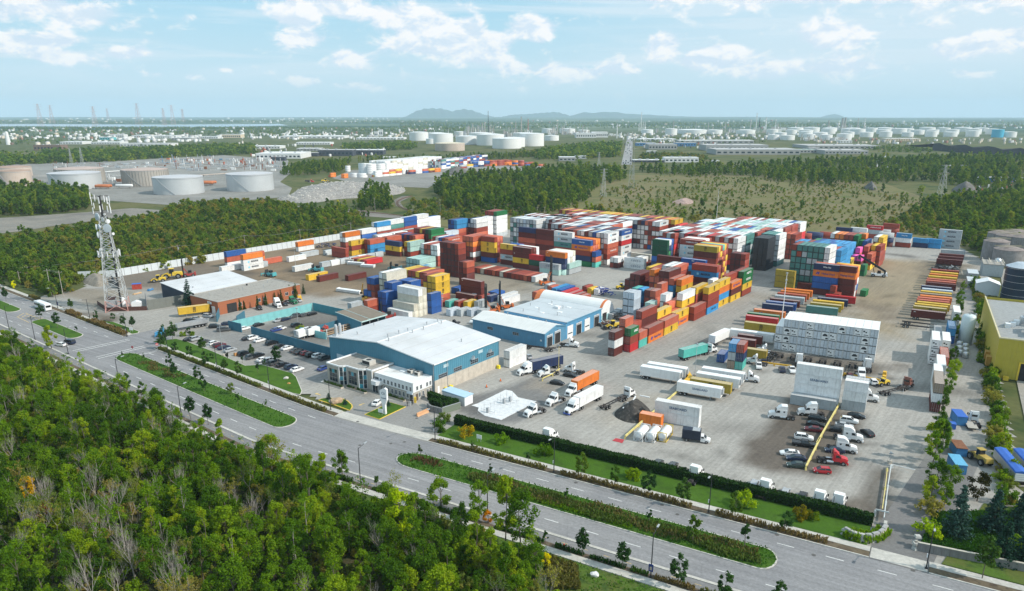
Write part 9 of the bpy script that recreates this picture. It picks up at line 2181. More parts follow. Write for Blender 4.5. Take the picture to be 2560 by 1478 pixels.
HP=f0a([G(640+x*ZA,240+y*ZA)for x,y in((170,1010),(330,985),(430,905),(520,890),(900,880),(1050,890),(1300,870),(1480,915),(1440,960),(1250,985),(1050,1000),(780,1010),(560,1055),(360,1050))],2)
o,X_,Y_,H_=heap('rubble_heap',HP,9.5,f00('pale rubble',[(.33,.31,.29),(.22,.21,.2),(.42,.40,.38)],[.25,.6,1.4],bump=.8),'broad pale heap of broken concrete beyond railway','heap',12)
rs=RSt(9);b=MB()
for i in range(420):
 a,c=rs.randint(X_.shape[0]),rs.randint(X_.shape[1])
 if H_[a,c]>.4:s=rs.uniform(.5,1.5);b.box(X_[a,c]-s,X_[a,c]+s,Y_[a,c]-s,Y_[a,c]+s,H_[a,c]-.6,H_[a,c]+s*.7,taper=(s*.4,s*.3))
f0f('concrete_chunks',b.mesh('concrete_chunks',mat('broken concrete',(.48,.46,.43),.9,var=.3,scale=.6)),None,'stuff')
def zat(x,y):i=int(np.argmin(abs(X_[:,0]-x)));j=int(np.argmin(abs(Y_[0]-y)));return max(0,H_[i,j])
p=G(640+545*ZA,240+900*ZA);p.z=max(5.5,zat(p.x,p.y));o=tractor(p,5,0,(.5,.03,.03),'red and white tipper lorry standing on rubble heap',None);MB().box(-6.5,-1.5,-1.25,1.25,1.2,2.8).bd('tipping_body',m0i,o)
loader(V3((G(640+690*ZA,240+905*ZA).x,G(640+690*ZA,240+905*ZA).y,6.2)),20,'yellow digger standing on rubble heap',1.3)
heap('grey_heap',f0a(Px((1098,438),(1125,424),(1165,425),(1180,437)),2),8,M_HEAP if False else f00('dark aggregate',[(.15,.145,.135),(.11,.105,.1),(.2,.19,.18)],[.1,.3,1],bump=.3),'dark grey aggregate heap beside distant container yard','heap',3)
heap('grey_heap',f0a(Px((2370,480),(2400,462),(2440,470),(2445,485)),2),9,MATS['dark aggregate'],'grey gravel heap among trees on right','heap',5);heap('grey_heap',f0a(Px((2155,472),(2175,460),(2195,470),(2190,478)),2),7,MATS['dark aggregate'],'small dark heap left of lattice pylon on right','heap',7)
heap('brick_rubble',f0a(Px((1670,508),(1700,498),(1735,500),(1730,512)),2),3,f00('pink rubble',[(.40,.28,.24),(.30,.22,.2),(.45,.36,.32)],[.2,.6,1.5]),'low pink brick rubble in meadow','heap',8)
def far_stacks():
 rs=RSt(21);V,Fc,C=[],[],[]
 def blk(x0,y0,x1,y1,tiers,pal,depth=4,z0=0):
  a,c=G(640+x0*ZA,240+y0*ZA),G(640+x1*ZA,240+y1*ZA);d=c-a;L=d.length;d.normalize();n=V3((-d.y,d.x,0));k=max(1,round(L/12.6))
  for i in range(k):
   for j in range(depth):
    for t in range(tiers):
     if t==tiers-1 and rs.rand()<.12:continue
     q=a+d*(L*i/k)+n*j*2.6;w=L/k*.97;o=len(V);cc=CC[pal[rs.randint(len(pal))]]
     for zz in(t*2.75,t*2.75+2.65):
      for e,g in((0,0),(w,0),(w,2.45),(0,2.45)):r_=q+d*e+n*g;V.append((r_.x,r_.y,zz))
     for f in((4,5,6,7),(0,1,5,4),(1,2,6,5),(2,3,7,6),(3,0,4,7)):Fc.append(TUx(o+m for m in f))
     C.extend([cc]*8)
 wp='wwwwwwlw';mp='rsobwgnyRdw'
 blk(1290,760,1830,700,6,'wwwwwlw',12);blk(1180,800,1440,775,3,'wwsyw',3);blk(1100,770,1280,765,5,wp,4);blk(1010,760,1100,765,5,wp,4);blk(920,800,1070,805,2,'www',3);blk(880,745,925,745,3,'w',2);blk(1450,770,1500,765,3,'ww',2)
 blk(1510,770,1820,745,2,mp,3);blk(1280,745,1360,725,4,'bb',2);blk(1600,715,1760,700,4,'grb',2);blk(1830,720,2080,690,5,'gwtbrw',8);blk(2080,690,2280,660,5,'bnrbw',8);blk(2010,715,2140,705,2,mp,2);blk(2130,700,2300,690,3,'wbrgn',4);blk(2300,690,2518,680,3,'rsorro',7);blk(2518,690,2640,690,3,'oosrb',7);blk(2640,690,2760,685,2,'obsr',5);blk(740,800,790,795,2,'os',2);blk(870,810,910,805,2,'os',2);blk(2750,690,2850,690,1,'os',3)
 f0f('distant_container_stacks',f0q('distant_container_stacks',V,Fc,M_BOXP,NAx(C)),None,'stuff')
far_stacks()
M_FW=mat('far white wall',(.66,.67,.67),.7,var=.08,scale=.05);M_FG=mat('far grey wall',(.34,.345,.345),.7,var=.1,scale=.05);M_FB=mat('far brown wall',(.20,.14,.11),.8,var=.12,scale=.05);M_FN=mat('far dark wall',(.055,.065,.085),.7,var=.15,scale=.05);M_FU=mat('far blue wall',(.06,.20,.42),.6,var=.1,scale=.05);M_FT=mat('far aqua wall',(.10,.42,.46),.6,var=.1,scale=.05);M_FC=mat('far cream wall',(.62,.52,.38),.7,var=.1,scale=.05)
M_FR=mat('far white roof',(.72,.725,.725),.7,var=.06,scale=.03);m0x=mat('far grey roof',(.44,.44,.44),.8,var=.12,scale=.03,dirt=(.30,.3,.29))
HN={'w':M_FW,'g':M_FG,'b':M_FB,'n':M_FN,'u':M_FU,'t':M_FT,'c':M_FC}
def fbuild(x0,x1,y,hpx,k,label,roof=None,depth=.7,rot=None,name='far_building',wins=True,cat='industrial building',gable=False):
 a,c=G(x0,y),G(x1,y);s=(a.y*CSx(f0u)+CAM_H*SNx(f0u))/F_PX;W_=(x1-x0)*s;h=max(3.5,hpx*s);D=min(W_*depth,140);m=(a+c)/2
 o=f02(name,m,rot or 0.0,label,cat)
 MB().box(-W_/2,W_/2,0,D,0,h,skip='dt').bd('wall',HN[k],o)
 if gable:MB().prism([(-W_/2-.4,h),(W_/2+.4,h),(0,h+W_*.13)],-.4,D+.4,'y').bd('roof',roof or M_FR,o)
 else:MB().box(-W_/2-.2,W_/2+.2,-.2,D+.2,h,h+.5).bd('roof',roof or M_FR,o)
 if wins and hpx>=4:
  n=max(2,min(14,int(W_/7)));wm=MB().box(-W_/n*.28,W_/n*.28,-.12,-.02,0,h*.32).mesh('window',m0r)
  for i in range(n):link('window',wm,o,(-W_/2+W_*(i+.5)/n,0,h*.3))
 if W_>40:b=MB();[b.box(-W_/2+W_*q,-W_/2+W_*q+4,D*.4,D*.4+4,h+.5,h+2.2)for q in(.2,.45,.75)];b.bd('rooftop_unit',m01,o)
 return o
FB=[(85,152,376,12,'b','dark brown hall with two pale silos at far left',M_FB,.5),(150,206,361,6,'w','low white hall right of dark brown one',None,.8),(228,300,361,5,'w','long low white hall left of dark trees',None,.6),(300,420,366,6,'w','long pale hall before wood on left',m0x,.5),(250,282,350,6,'t','small aqua fronted shop in white district',None,.6),(275,310,344,7,'w','white block in white district, left',None,.6),(330,380,345,6,'w','white block in white district, middle',None,.6),(385,440,346,6,'w','white block in white district, right',None,.6),(430,480,351,6,'g','grey hall at right of white district',None,.5),(500,545,347,5,'w','pale hall beyond right end of wood',None,.6),(556,602,345,8,'c','cream coloured block on skyline of trees',None,.6),(170,184,349,5,'w','small white house beside green wood',None,.8),
(640,752,397,12,'w','big white roofed hall left of dark workshop',None,.9),(678,712,402,9,'n','dark blue low workshop before white hall',m0x,.5),(753,794,391,8,'n','grey black hall behind poplars',m0x,.6),(795,882,390,14,'n','long dark hall with steel columns',m0x,.5),(885,958,387,11,'n','black and white hall at edge of wood',M_FR,.6),(742,800,378,6,'g','flat grey hall behind dark ones',None,.6),(620,700,372,6,'w','white sheds above grey yard',None,.6),(740,825,362,5,'w','row of white halls before green belt',None,.5),(890,1010,349,4,'w','very long white hall far behind green belt',None,.4),(700,860,346,5,'w','long white hall along river plain',None,.4),(936,945,342,12,'w','slim white tower block in plain',None,.8),(948,957,341,16,'w','taller slim white tower in plain',None,.8),(733,742,345,10,'w','small white silo block in plain',None,.8),(952,1000,400,6,'w','white lorry shed behind wood',None,.6),
(1398,1438,403,9,'g','pale blue grey hall below middle wood',None,.8),(1438,1466,397,6,'w','white annex right of pale blue hall',None,.8),(1592,1640,365,7,'u','blue walled hall right of long straight road',m0x,.6),(1622,1692,374,12,'g','grey gabled hall with a round sign',m0x,.8),(1690,1740,366,8,'u','blue glass showroom between grey halls',m0x,.6),(1698,1885,359,7,'g','very long grey hall with a white roof edge',M_FR,.25),(1765,1920,377,13,'g','broad grey warehouse in middle right',m0x,.5),(1790,2000,387,12,'g','wide pale warehouse before trees',m0x,.45),(1855,1883,386,8,'b','small red brick office before wide warehouse',None,.7),(1584,1660,406,4,'n','dark low sheds with blue fronts along meadow',M_FR,.4),(1662,1746,406,11,'w','white long shed with a green roof rim',M_FR,.4),(1600,1690,353,5,'w','white sheds behind grey gabled hall',None,.6),(1480,1520,344,13,'w','white block at head of refinery',None,.8),(1440,1490,345,11,'w','white long block of refinery',None,.8),(1618,1642,383,5,'w','white trailer shed under gabled hall',None,.5),(1782,1798,407,5,'w','small pale cabin in edge of wood',None,.9),
(2000,2060,383,8,'g','low hall with pale green roof at right',mat('far green roof',(.40,.50,.46),.7,var=.1,scale=.05),.6),(2022,2048,380,10,'g','grey hall, left of three in right yard',m0x,.8),(2062,2170,386,9,'g','grey blue hall, largest in right yard',m0x,.7),(2020,2200,372,7,'g','broad grey roof of depot at right',m0x,.6),(2370,2420,421,6,'n','dark hall with a white roof among trees at right',M_FR,.5),(2225,2255,431,4,'c','low cream shed among trees',None,.5),(2190,2206,407,6,'w','white cabin among dark trees',None,.7),(2480,2560,455,9,'u','blue depot at right picture edge',m0x,.5),(2100,2130,358,6,'w','white boxes under tank row',None,.7),(2215,2300,353,6,'c','ochre works under tank row',None,.4)]
for f in FB:fbuild(*f[:5],f[5],f[6],f[7])
wd=mat('far silo',(.62,.56,.48),.8,var=.1)
for x,y,w,h,lab in((97,370,10,13,'left pale silo of dark brown hall'),(122,371,10,15,'right pale silo of dark brown hall'),(600,372,4,14,'left one of twin pale silos in wood'),(608,372,4,17,'right one of twin pale silos in wood')):p=G(x,y);s=p.y/F_PX;o=f02('far_silo',p,0,lab,'silo','far silos');MB().lathe([(w*s/2,0),(w*s/2,h*s)],12).bd('shell',wd,o,smooth=True);MB().lathe([(w*s/2+.2,h*s),(0,h*s+2)],12).bd('roof',m0x,o)
p=G(22,362);s=p.y/F_PX;o=f02('white_silo_tower',p,0,'tall white tapering tower at left edge','tower');MB().lathe([(5.5*s,0),(3.4*s,29*s),(0,31*s)],14).bd('shaft',m0k,o);MB().box(-6*s,8*s,-2,8,0,5*s).bd('base_building',M_FB,o)
TW=[(1045,352,48,20),(1100,360,62,24),(1165,362,55,20),(1225,364,70,26),(1283,368,60,22),(1122,378,76,18),(1076,360,24,12),(1267,372,74,24),(1330,366,62,30),(1380,352,36,12),(1090,345,40,12),(1150,340,30,10),(1370,333,30,10),(1420,333,40,10),(1310,350,56,16),(1200,350,60,16),(1460,336,30,10),(1680,338,30,15),(1740,335,76,9),(1870,335,46,9),(1620,333,30,8),(1790,335,40,9)]
for i,(x,y,w,h)in ENx(TW):tank(x,y,w,h,M_TANKC if i==5 else m0k,('cream stained refinery tank nearest wood' if i==5 else 'white refinery tank beyond woods, %s in group'%ORD[i]),False,'white refinery tanks',mat('cream tank roof',(.66,.58,.44),.7)if i==5 else None)
rs=RSt(17);k=0
for row_,(y,n,x0,x1,w,h)in ENx(((343,12,1960,2540,34,13),(336,13,1930,2480,36,12),(330,11,1990,2460,36,10),(350,5,1935,2110,34,13))):
 for i in range(n):
  x=x0+(x1-x0)*(i+rs.uniform(-.2,.2))/max(1,n-1)
  if row_==0 and 2460<x<2520:continue
  tank(x,y+rs.uniform(-1,1),w*rs.uniform(.75,1.1),h*rs.uniform(.8,1.1),m0k,'white tank in right-hand tank farm, %s row, %s from left'%(ORD[(1,2,3,0)[row_]],ORD[i]),False,'tank farm on right');k+=1
o=tank(2500,344,27,19,mat('sky blue tank',(.06,.42,.62),.5,var=.06,scale=.05),'bright blue tank at right end of tank farm',False,roof=mat('pale blue tank roof',(.30,.55,.66),.6))
M_STK=mat('concrete stack',(.42,.38,.35),.85,var=.12,scale=.05);M_COLM=mat('process column',(.48,.45,.42),.6,.2,var=.2,scale=.1);M_RW=mat('red banded stack',(.42,.20,.16),.8)
SK=[(1221,344,282,1.4,'n'),(1206,344,310,2,'c'),(1195,344,316,3,'c'),(1212,344,307,2.5,'c'),(1225,344,316,3,'c'),(1188,345,319,2,'c'),(1170,344,319,2,'c'),(1182,344,312,2,'c'),(1178,345,322,4,'c'),(1303,341,295,2.6,'s'),(1320,340,300,2.4,'r'),(1289,341,306,1.8,'s'),(1272,342,320,2,'c'),(1260,342,326,2,'c'),(1285,343,325,2.4,'s'),(1327,342,327,6,'s'),(1393,335,309,2,'c'),(1381,336,320,3,'c'),(1410,335,315,2.4,'c'),(1405,336,318,3,'c'),(1542,346,312,2.2,'w'),(1602,328,285,1.8,'w'),(1597,328,309,2,'w'),(1607,328,306,1.8,'w'),(1612,328,307,1.8,'w'),(1683,324,304,2.2,'s'),(1739,326,309,1.4,'c'),(1770,326,308,1.6,'c'),(1812,332,306,1.6,'c'),(1889,328,288,2.0,'w'),(1875,328,302,2.4,'c'),(1897,328,298,2,'n'),(1913,330,298,3,'w'),(1851,333,318,2,'c'),(1937,328,301,2,'w'),(1943,328,311,3,'c'),(1990,328,302,1.8,'c'),(2070,322,304,3,'s'),(2104,322,299,5,'s'),(2111,322,298,4,'s'),(2143,322,300,2.4,'c'),(2160,322,300,2,'w'),(1034,340,326,1.6,'w'),(719,344,329,2,'w'),(1121,338,324,1.2,'w')]
for i,(x,y,yt,w,k_)in ENx(SK):
 p=G(x,y);s=math.hypot(p.x,p.y)/F_PX*.98;h=top_z(p,yt)if False else(y-yt)*s*1.0;o=f02('refinery_stack',p,0,'%s chimney on refinery skyline, %s in row'%({'n':'thin dark','c':'steel','s':'grey concrete','r':'red banded','w':'pale'}[k_],ORD[min(i,38)])+(' beyond rest' if i>38 else '')+(' of all' if i>41 else ''),'chimney','refinery chimneys and columns');r=w*s/2
 MB().lathe([(r*1.15,0),(r*.8,h),(0,h+.2)],10).bd('shaft',{'n':m0g,'c':M_COLM,'s':M_STK,'r':M_RW,'w':m0k}[k_],o);b=MB();[b.lathe([(r*1.5,h*q),(r*1.5,h*q+1.2)],8)for q in(.55,.8,.97)];b.bd('platform_ring',m01,o)
def f08(x0,x1,y,n,seed,hpx):
 rs=RSt(seed);b=MB();mats_=[M_COLM,M_STK,m0k,m01]
 for i in range(n):
  p=G(rs.uniform(x0,x1),y+rs.uniform(-2,1));s=p.y/F_PX;h=hpx*s*rs.uniform(.2,1)**1.4;w=rs.uniform(.6,2.0)*s
  (b.tube(p,p+V3((0,0,h)),w*.6,n=6,mi=rs.randint(4))if rs.rand()<.6 else b.box(p.x-w*2,p.x+w*2,p.y-w,p.y+w,0,h*.6,mi=rs.randint(4)))
 f0f('refinery_plant',b.mesh('refinery_plant',mats_),None,'stuff')
f08(1160,1235,344,90,1,28);f08(1250,1335,343,80,2,20);f08(1370,1480,337,70,3,18);f08(1640,1960,331,120,4,12);f08(1930,2180,326,90,5,12);f08(1050,1160,343,40,6,12);f08(1490,1600,340,60,7,9);f08(2090,2130,323,25,8,14);f08(2000,2110,352,60,9,14)
def town(x0,x1,y0,y1,n,seed,big=1.0,cols='wwwwgwcbw'):
 rs=RSt(seed);V,Fc,C=[],[],[];cc={'w':(.66,.66,.65),'g':(.36,.36,.36),'c':(.55,.48,.38),'b':(.28,.15,.11),'n':(.07,.08,.1),'R':(.34,.1,.06)}
 for i in range(n):
  p=G(rs.uniform(x0,x1),y0+(y1-y0)*rs.rand());s=p.y/F_PX;w=rs.uniform(2,9)*s*big*.5;d=min(w*rs.uniform(.5,1.2),60);h=min(14,rs.uniform(1.2,3.2)*s+3);a=rs.uniform(-.4,.4);c,sn=CSx(a),SNx(a);o=len(V)
  for zz in(-.2,h):
   for x,y in((-w,-d),(w,-d),(w,d),(-w,d)):V.append((p.x+c*x-sn*y,p.y+sn*x+c*y,zz))
  for f in((4,5,6,7),(0,1,5,4),(1,2,6,5),(2,3,7,6),(3,0,4,7)):Fc.append(TUx(o+m for m in f))
  C.extend([cc[cols[rs.randint(len(cols))]]]*8)
 f0f('town_houses',f0q('town_houses',V,Fc,mat('town walls and roofs',paint=True,rough=.8,var=.1,scale=.05),NAx(C)),None,'stuff')
town(0,640,336,350,130,1);town(640,1040,334,350,110,2);town(230,520,340,358,90,3,1.2,'wwwwwg');town(0,1100,322,334,120,4,.7);town(1000,2560,302,322,150,5,.6);town(0,1000,296,308,120,6,.6,'wwwc');town(1550,2060,336,350,130,7,1.0,'wgwgwc');town(1560,1800,350,372,60,8,.7,'wgnwR');town(2040,2560,348,362,90,9,.7,'wgcgcb');town(620,960,365,392,80,10,.6,'wwgRn');town(2430,2560,440,500,46,11,.35,'wgRRnbw');town(2180,2430,396,432,24,12,.4,'wwg');town(430,720,400,412,40,13,.5,'wgwR')
FR=Px((1553,412),(1568,345),(1583,345),(1580,412));zone('far_road',FR,.02,f00('far road',[(.30,.30,.30),(.26,.26,.26),(.33,.33,.33)],[.05,.01,.3]))
rs=RSt(5)
for i in range(34):
 t=rs.rand()**1.3;y=411-64*t;x=1567+8*t+(rs.randint(4)-1.5)*(6.0-3.6*t);c='kwsgrnd'[rs.randint(7)];d=CARS['suv'];_,body,gl,rf,hl,tl=car_proto('suv');o=link('distant_car',body,None,G(x,y)+V3((0,0,.05)),R(90 if x>1567+8*t else 270),CARCOL[c]);tag(o,CCN[c]+' car on long straight road, %s counted from its near end'%ORD[i],'car','cars on long straight road');link('cabin_glass',gl,o);link('roof',rf,o,color=CARCOL[c])
def pylon(x,y,yt,label,wide=1.0,m=None):
 p=G(x,y);s=math.hypot(p.x,p.y)/F_PX;h=(y-yt)*s;m=m or mat('pylon steel',(.42,.43,.43),.6,.2,var=.1);o=f02('power_pylon',p,rnd.uniform(-.3,.3),label,'pylon','lattice power pylons');b=MB();th=max(.2,s*.27);w=h*.11*wide
 for cx,cy in((-1,-1),(1,-1),(1,1),(-1,1)):b.bar((cx*w,cy*w,0),(cx*w*.18,cy*w*.18,h*.96),th)
 b.bd('leg',m,o);b=MB()
 for k in range(7):
  t0,t1=k/7,(k+1)/7;w0,w1=w*(1-.82*t0),w*(1-.82*t1)
  for sx in(-1,1):b.bar((-w0,sx*w0,h*t0),(w1,sx*w1,h*t1),th*.6);b.bar((w0,sx*w0,h*t0),(-w1,sx*w1,h*t1),th*.6);b.bar((sx*w0,-w0,h*t0),(sx*w1,w1,h*t1),th*.6)
 b.bd('bracing',m,o);b=MB();[b.bar((-h*.17*wide,0,h*q),(h*.17*wide,0,h*q),th)for q in(.74,.86,.97)];b.bd('crossarm',m,o)
for x,y,yt,lab,w in((1508,493,425,'near lattice pylon left of meadow',.8),(1578,472,345,'slim tall lattice pylon beside straight road',.5),(1497,420,383,'lattice pylon in wood left of road',.8),(2352,492,425,'lattice pylon among trees on right',.9),(181,420,380,'left one of two pylons behind tanks',.7),(208,420,378,'right one of two pylons behind tanks',.7),(1582,450,415,'low pylon at end of straight road',.8)):pylon(x,y,yt,lab,w)
MPR=mat('red white pylon',(.50,.34,.32),.7)
for i,(x,y,yt)in ENx(((103,316,272),(132,309,273),(239,316,276),(271,300,277),(348,312,268),(412,313,278),(434,312,271),(459,306,278))):pylon(x,y,yt,'hazy pylon on horizon, %s from left'%ORD[i],1.0,MPR)
zone('river',Px((-300,318),(-300,311.5),(100,310.5),(420,312),(700,310),(720,314),(560,317.5),(330,318.5),(100,316)),.3,mat('river water',(.26,.34,.40),.18,var=.05,scale=.002))
zone('river',Px((2180,309),(2560,308),(2560,312),(2300,312.5)),.3,MATS['river water'])
def hills(name,prof,dist,depth):
 v=[];n=90;m=13;xs=[p[0]for p in prof];ys=[p[1]for p in prof];rs=RSt(int(dist)%97)
 X=np.linspace(xs[0],xs[-1],n);Yp=np.interp(X,xs,ys);Yp=np.convolve(np.pad(Yp,3,'edge'),np.ones(5)/5,'same')[3:-3]
 hx=NAx([CAM_H+(HORIZON-yp)/F_PX*dist*1.02 for yp in Yp]);
 for i in range(n):
  wx=(X[i]-C_X)/F_PX*dist
  for j in range(m):t=j/(m-1)*2-1;f_=CSx(t*PIx/2)**1.3;v.append((wx*(1+t*depth/dist),dist+t*depth,max(-30,hx[i])*f_*(1+.05*SNx(i*.9+j))-12))
 f=[(i*m+j,(i+1)*m+j,(i+1)*m+j+1,i*m+j+1)for i in range(n-1)for j in range(m-1)]
 me=f0q(name,v,f,mat('wooded hillside',(.035,.06,.03),.95,var=.3,scale=.004));f0f(name,me)
hills('hills',[(1010,293),(1030,289),(1048,279),(1066,273.5),(1085,271.5),(1117,272.5),(1137,279),(1153,274.5),(1166,273),(1185,276),(1212,285),(1235,290),(1250,293)],20800,1300)
hills('hills',[(1240,293),(1280,286),(1320,284),(1360,281),(1385,279.5),(1405,284),(1430,292)],21200,900)
hills('hills',[(1400,293),(1418,289),(1444,281),(1463,280),(1482,283),(1496,278.5),(1520,279.5),(1555,283.5),(1610,286),(1660,288.5),(1740,291),(1840,292),(1900,293)],20300,1200)
hills('hills',[(2010,293),(2030,287),(2048,284),(2062,287),(2080,293)],21400,600)
b=MB();q0,q1=G(2330,376),G(2640,400);d=(q1-q0)
for i in range(16):
 a,c=q0+d*i/16,q0+d*(i+1)/16;h0,h1=14+3*SNx(i*1.7),14+3*SNx((i+1)*1.7);b.quad([(a.x,a.y,-.2),(c.x,c.y,-.2),(c.x+3,c.y+6,h1),(a.x+3,a.y+6,h0)]);b.quad([(a.x+3,a.y+6,h0),(c.x+3,c.y+6,h1),(c.x+30,c.y+190,h1*.2),(a.x+30,a.y+190,h0*.2)])
f0f('quarry_face',b.mesh('quarry_face',f00('dark quarry rock',[(.05,.05,.06),(.07,.068,.07),(.04,.045,.04)],[.02,.06,.4])))
def f0h(poly,spacing,kinds,ckey,size,seed,noise=None,name='woodland'):
 P=fill_poly(poly,spacing,seed,.5,None,noise);
 if P:scatter(name,P,kinds,ckey,size,seed)
 return len(P)
T_=0
T_+=f0h(Px((-60,612),(-60,604),(70,590),(150,574),(250,558),(400,540),(430,522),(560,512),(720,518),(830,526),(900,542),(930,560),(850,582),(640,634),(470,664),(330,684),(190,706),(188,728),(130,742),(20,700)),4.6,MIDS,'scrub',(.5,1.15),3,None,'scrub')
T_+=f0h(Px((-60,612),(70,598),(250,566),(420,540),(560,518),(720,522),(930,555),(850,582),(640,634),(330,684),(190,706),(120,735),(20,690)),9.5,MIDT,'midtree',(.35,.65),33,(30,.55))
T_+=f0h(Px((-60,545),(-60,478),(60,480),(140,478),(225,492),(225,522),(120,536)),6.0,MIDT,'midtree',(.75,1.1),4)
T_+=f0h(Px((-40,720),(-40,625),(60,625),(120,650),(190,684),(188,722),(130,745),(60,720)),5.5,MIDT,'midtree',(.45,.8),5)
T_+=f0h(Px((620,548),(690,526),(830,518),(935,532),(950,552),(900,562),(760,590),(640,612)),6.5,MIDT,'midtree',(.45,.75),6,(25,.45))
T_+=f0h(Px((895,528),(905,492),(925,472),(965,480),(985,505),(980,526)),7.5,MIDT,'midtree',(.7,1.05),7);T_+=f0h(Px((640,526),(650,500),(700,505),(740,520),(700,528)),6,MIDS,'scrub',(.8,1.3),71)
T_+=f0h(Px((400,545),(420,512),(560,503),(640,508),(640,516),(430,528)),7,MIDS,'scrub',(.8,1.3),72)
T_+=f0h(Px((1095,500),(1085,470),(1120,448),(1250,438),(1345,432),(1440,426),(1520,430),(1566,436),(1562,450),(1500,466),(1470,500),(1400,528),(1330,542),(1200,538),(1120,520)),8.6,MIDT,'midtree',(.7,1.25),8,(40,.34))
T_+=f0h(Px((1010,545),(1030,505),(1090,500),(1200,530),(1400,540),(1500,520),(1600,540),(1590,552),(1300,552)),6,MIDS,'scrub',(.5,1.2),81,(25,.4),'scrub')
T_+=f0h(Px((1582,428),(1600,420),(1760,420),(1840,418),(2010,410),(2200,402),(2420,396),(2600,398),(2600,478),(2440,475),(2300,452),(2200,462),(2060,462),(1950,455),(1880,440),(1740,442),(1640,436)),10.5,MIDT,'midtree',(.6,1.25),9,(70,.36))
T_+=f0h(Px((2280,545),(2300,505),(2400,492),(2600,478),(2640,620),(2470,640),(2400,600),(2340,560)),7.5,MIDT,'midtree',(.5,.95),10,(40,.3));T_+=f0h(Px((2200,560),(2300,520),(2600,500),(2640,640),(2420,620)),6.5,MIDS,'scrub',(.6,1.3),11,None,'scrub')
T_+=f0h(Px((1480,545),(1500,480),(1640,440),(1900,445),(2150,465),(2320,510),(2340,575),(2100,575),(1800,560),(1600,555)),7.5,MIDS,'scrub',(.18,.62),12,(35,.40),'scrub');T_+=f0h(Px((1480,545),(1500,480),(1640,440),(1900,445),(2150,465),(2320,510),(2340,565),(1800,555),(1600,550)),22,MIDT,'midtree',(.25,.6),13,(45,.52))
T_+=f0h(Px((1600,552),(1640,528),(1700,520),(1840,540),(1990,548),(2330,560),(2420,590),(1990,572),(1700,560)),8,MIDS,'scrub',(.3,1.0),14,(20,.48),'scrub')
T_+=f0h(Px((-60,420),(-60,390),(90,396),(110,384),(230,380),(330,376),(420,374),(520,368),(640,368),(640,385),(500,390),(420,394),(250,406),(90,410)),12,FART,'fartree',(.65,1.05),15,(60,.28))
T_+=f0h(Px((700,440),(710,425),(780,412),(850,408),(880,402),(860,424),(850,432),(780,438)),9,MIDT,'midtree',(.6,1.0),16);T_+=f0h(Px((880,406),(960,400),(1100,398),(1220,394),(1340,384),(1340,394),(1240,400),(1000,408)),11,MIDT,'midtree',(.6,.95),161,(60,.3));T_+=f0h(Px((850,376),(860,366),(1010,362),(1045,366),(1030,374),(960,376)),13,FART,'fartree',(.7,1.1),17)
T_+=f0h(Px((1340,400),(1350,384),(1400,372),(1530,362),(1552,362),(1548,392),(1470,398),(1400,398)),12,FART,'fartree',(.7,1.1),18,(90,.28));T_+=f0h(Px((1290,392),(1300,380),(1390,378),(1395,392)),11,MIDS,'scrub',(1,1.8),181);T_+=f0h(Px((1600,402),(1600,388),(1690,386),(1760,392),(1780,402)),10,MIDS,'scrub',(1,1.6),19)
for i,(poly,sp,nz,sz_)in ENx(((((-100,352),(-100,330),(700,326),(1050,328),(1050,340),(640,345),(500,342),(250,340),(200,356),(60,366)),34,(180,.50),(.4,.75)),(((-100,328),(-100,319),(1160,319),(1160,330),(700,327)),34,(200,.40),(.5,.9)),(((-100,310),(-100,301),(1100,303),(1100,309)),70,(600,.42),(.7,1.2)),(((1000,322),(1000,306),(1900,306),(2200,308),(2600,306),(2600,318),(2000,318),(1500,322)),55,(300,.38),(.6,1.0)),(((1560,362),(1600,345),(1900,345),(2060,356),(1900,360)),26,(120,.60),(.4,.7)),(((2060,380),(2060,366),(2330,366),(2330,382)),16,(90,.55),(.4,.7)))):T_+=f0h(Px(*poly),sp,FART,'fartree',sz_,200+i,nz)
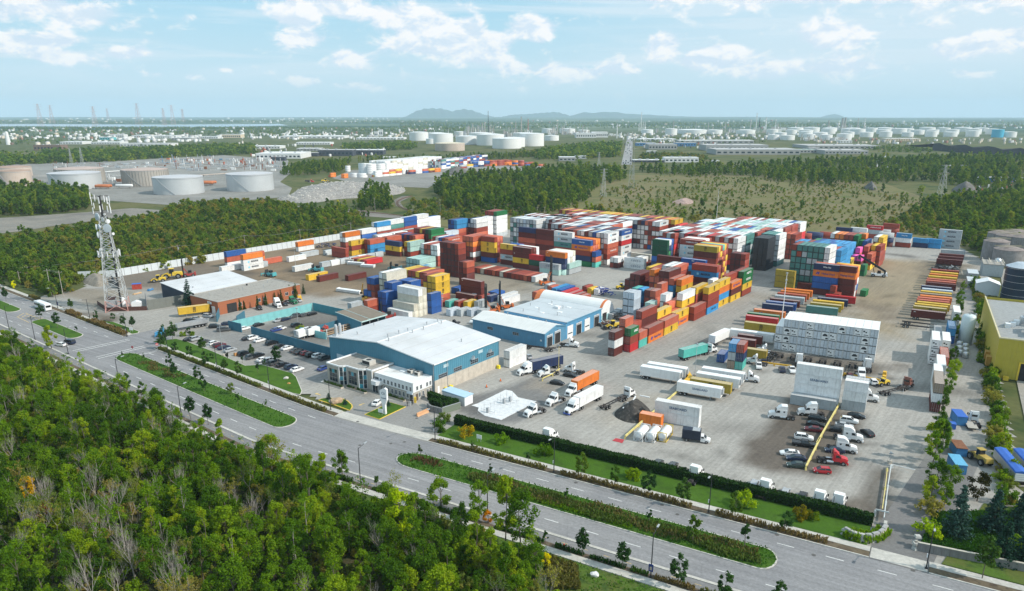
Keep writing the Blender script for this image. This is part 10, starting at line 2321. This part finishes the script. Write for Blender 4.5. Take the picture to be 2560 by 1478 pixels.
for i,(x,y,k,s,lab)in ENx(((1645,538,0,1.0,'dark rounded tree behind red end of back block'),(1753,540,1,1.0,'tall dense tree right of pink rubble'),(1792,545,3,1.05,'dark tree left of tall white pole'),(1730,540,4,.6,'yellow green small tree beside pink rubble'),(1712,475,3,.7,'slender tree in middle of meadow'),(2000,528,3,.6,'small dark tree on open meadow'),(1838,545,3,.85,'slim tree right of tall white pole'),(1900,540,3,.8,'slim tree behind middle container block'),(2028,462,1,1.2,'big tree at upper edge of meadow'),(2070,465,0,1.5,'broad dark tree beside a bare pale one'),(2205,480,4,1.0,'light green tree by small dark heap'),(2300,488,0,1.0,'dark tree left of lattice pylon'),(2255,500,4,.9,'low tree at end of meadow'),(1100,490,1,1.25,'tall tree at near left of middle wood'),(1320,530,1,1.2,'tall dark tree at edge of middle wood'),(1290,520,0,1.3,'broad dark tree at edge of middle wood'),(1420,535,3,1.15,'narrow dark tree before yellow ones'),(1465,540,3,.9,'slim green tree beside golden one'),(55,590,2,.9,'grey green tree beside dirt track'),(560,540,2,.95,'rounded olive tree in scrub before tanks'))):
 f0w('field_tree',MIDT[k],G(x,y),s,lab,'tree','single trees in open land')
for i,(x,y,k,s,c,lab)in ENx(((1478,540,3,.8,(4.5,2.8,.5),'golden yellow tree beside back block'),(1395,525,4,1.0,(2.4,1.6,.6),'ochre tree in middle wood, left'),(1440,530,4,.9,(2.8,1.7,.7),'ochre tree in middle wood, right'),(845,518,4,.7,(2.6,1.9,.5),'yellow shrub before rubble heap'),(1590,520,4,.6,(2.6,2.0,.5),'yellow green bush at foot of meadow'),(1630,515,4,.6,(2.8,2.0,.5),'golden bush in meadow'))):f0w('autumn_tree',MIDT[k],G(x,y),s,lab,'tree','turning trees',color=c)
hz=MB().box(-34000,34000,-1500,24500,-40,460).mesh('haze')
m=bpy.data.materials.new('haze');m.use_nodes=True;t=NT(m.node_tree);[t.n.remove(n)for n in list(t.n)if n.type=='BSDF_PRINCIPLED']
v=t.node('ShaderNodeVolumePrincipled');v.inputs['Color'].default_value=(.64,.84,1.0,1);v.inputs['Density'].default_value=HAZE;v.inputs['Anisotropy'].default_value=0.0
t.l.new(v.outputs[0],[n for n in t.n if n.type=='OUTPUT_MATERIAL'][0].inputs['Volume']);hz.materials.append(m);f0f('haze',hz,None,'stuff')
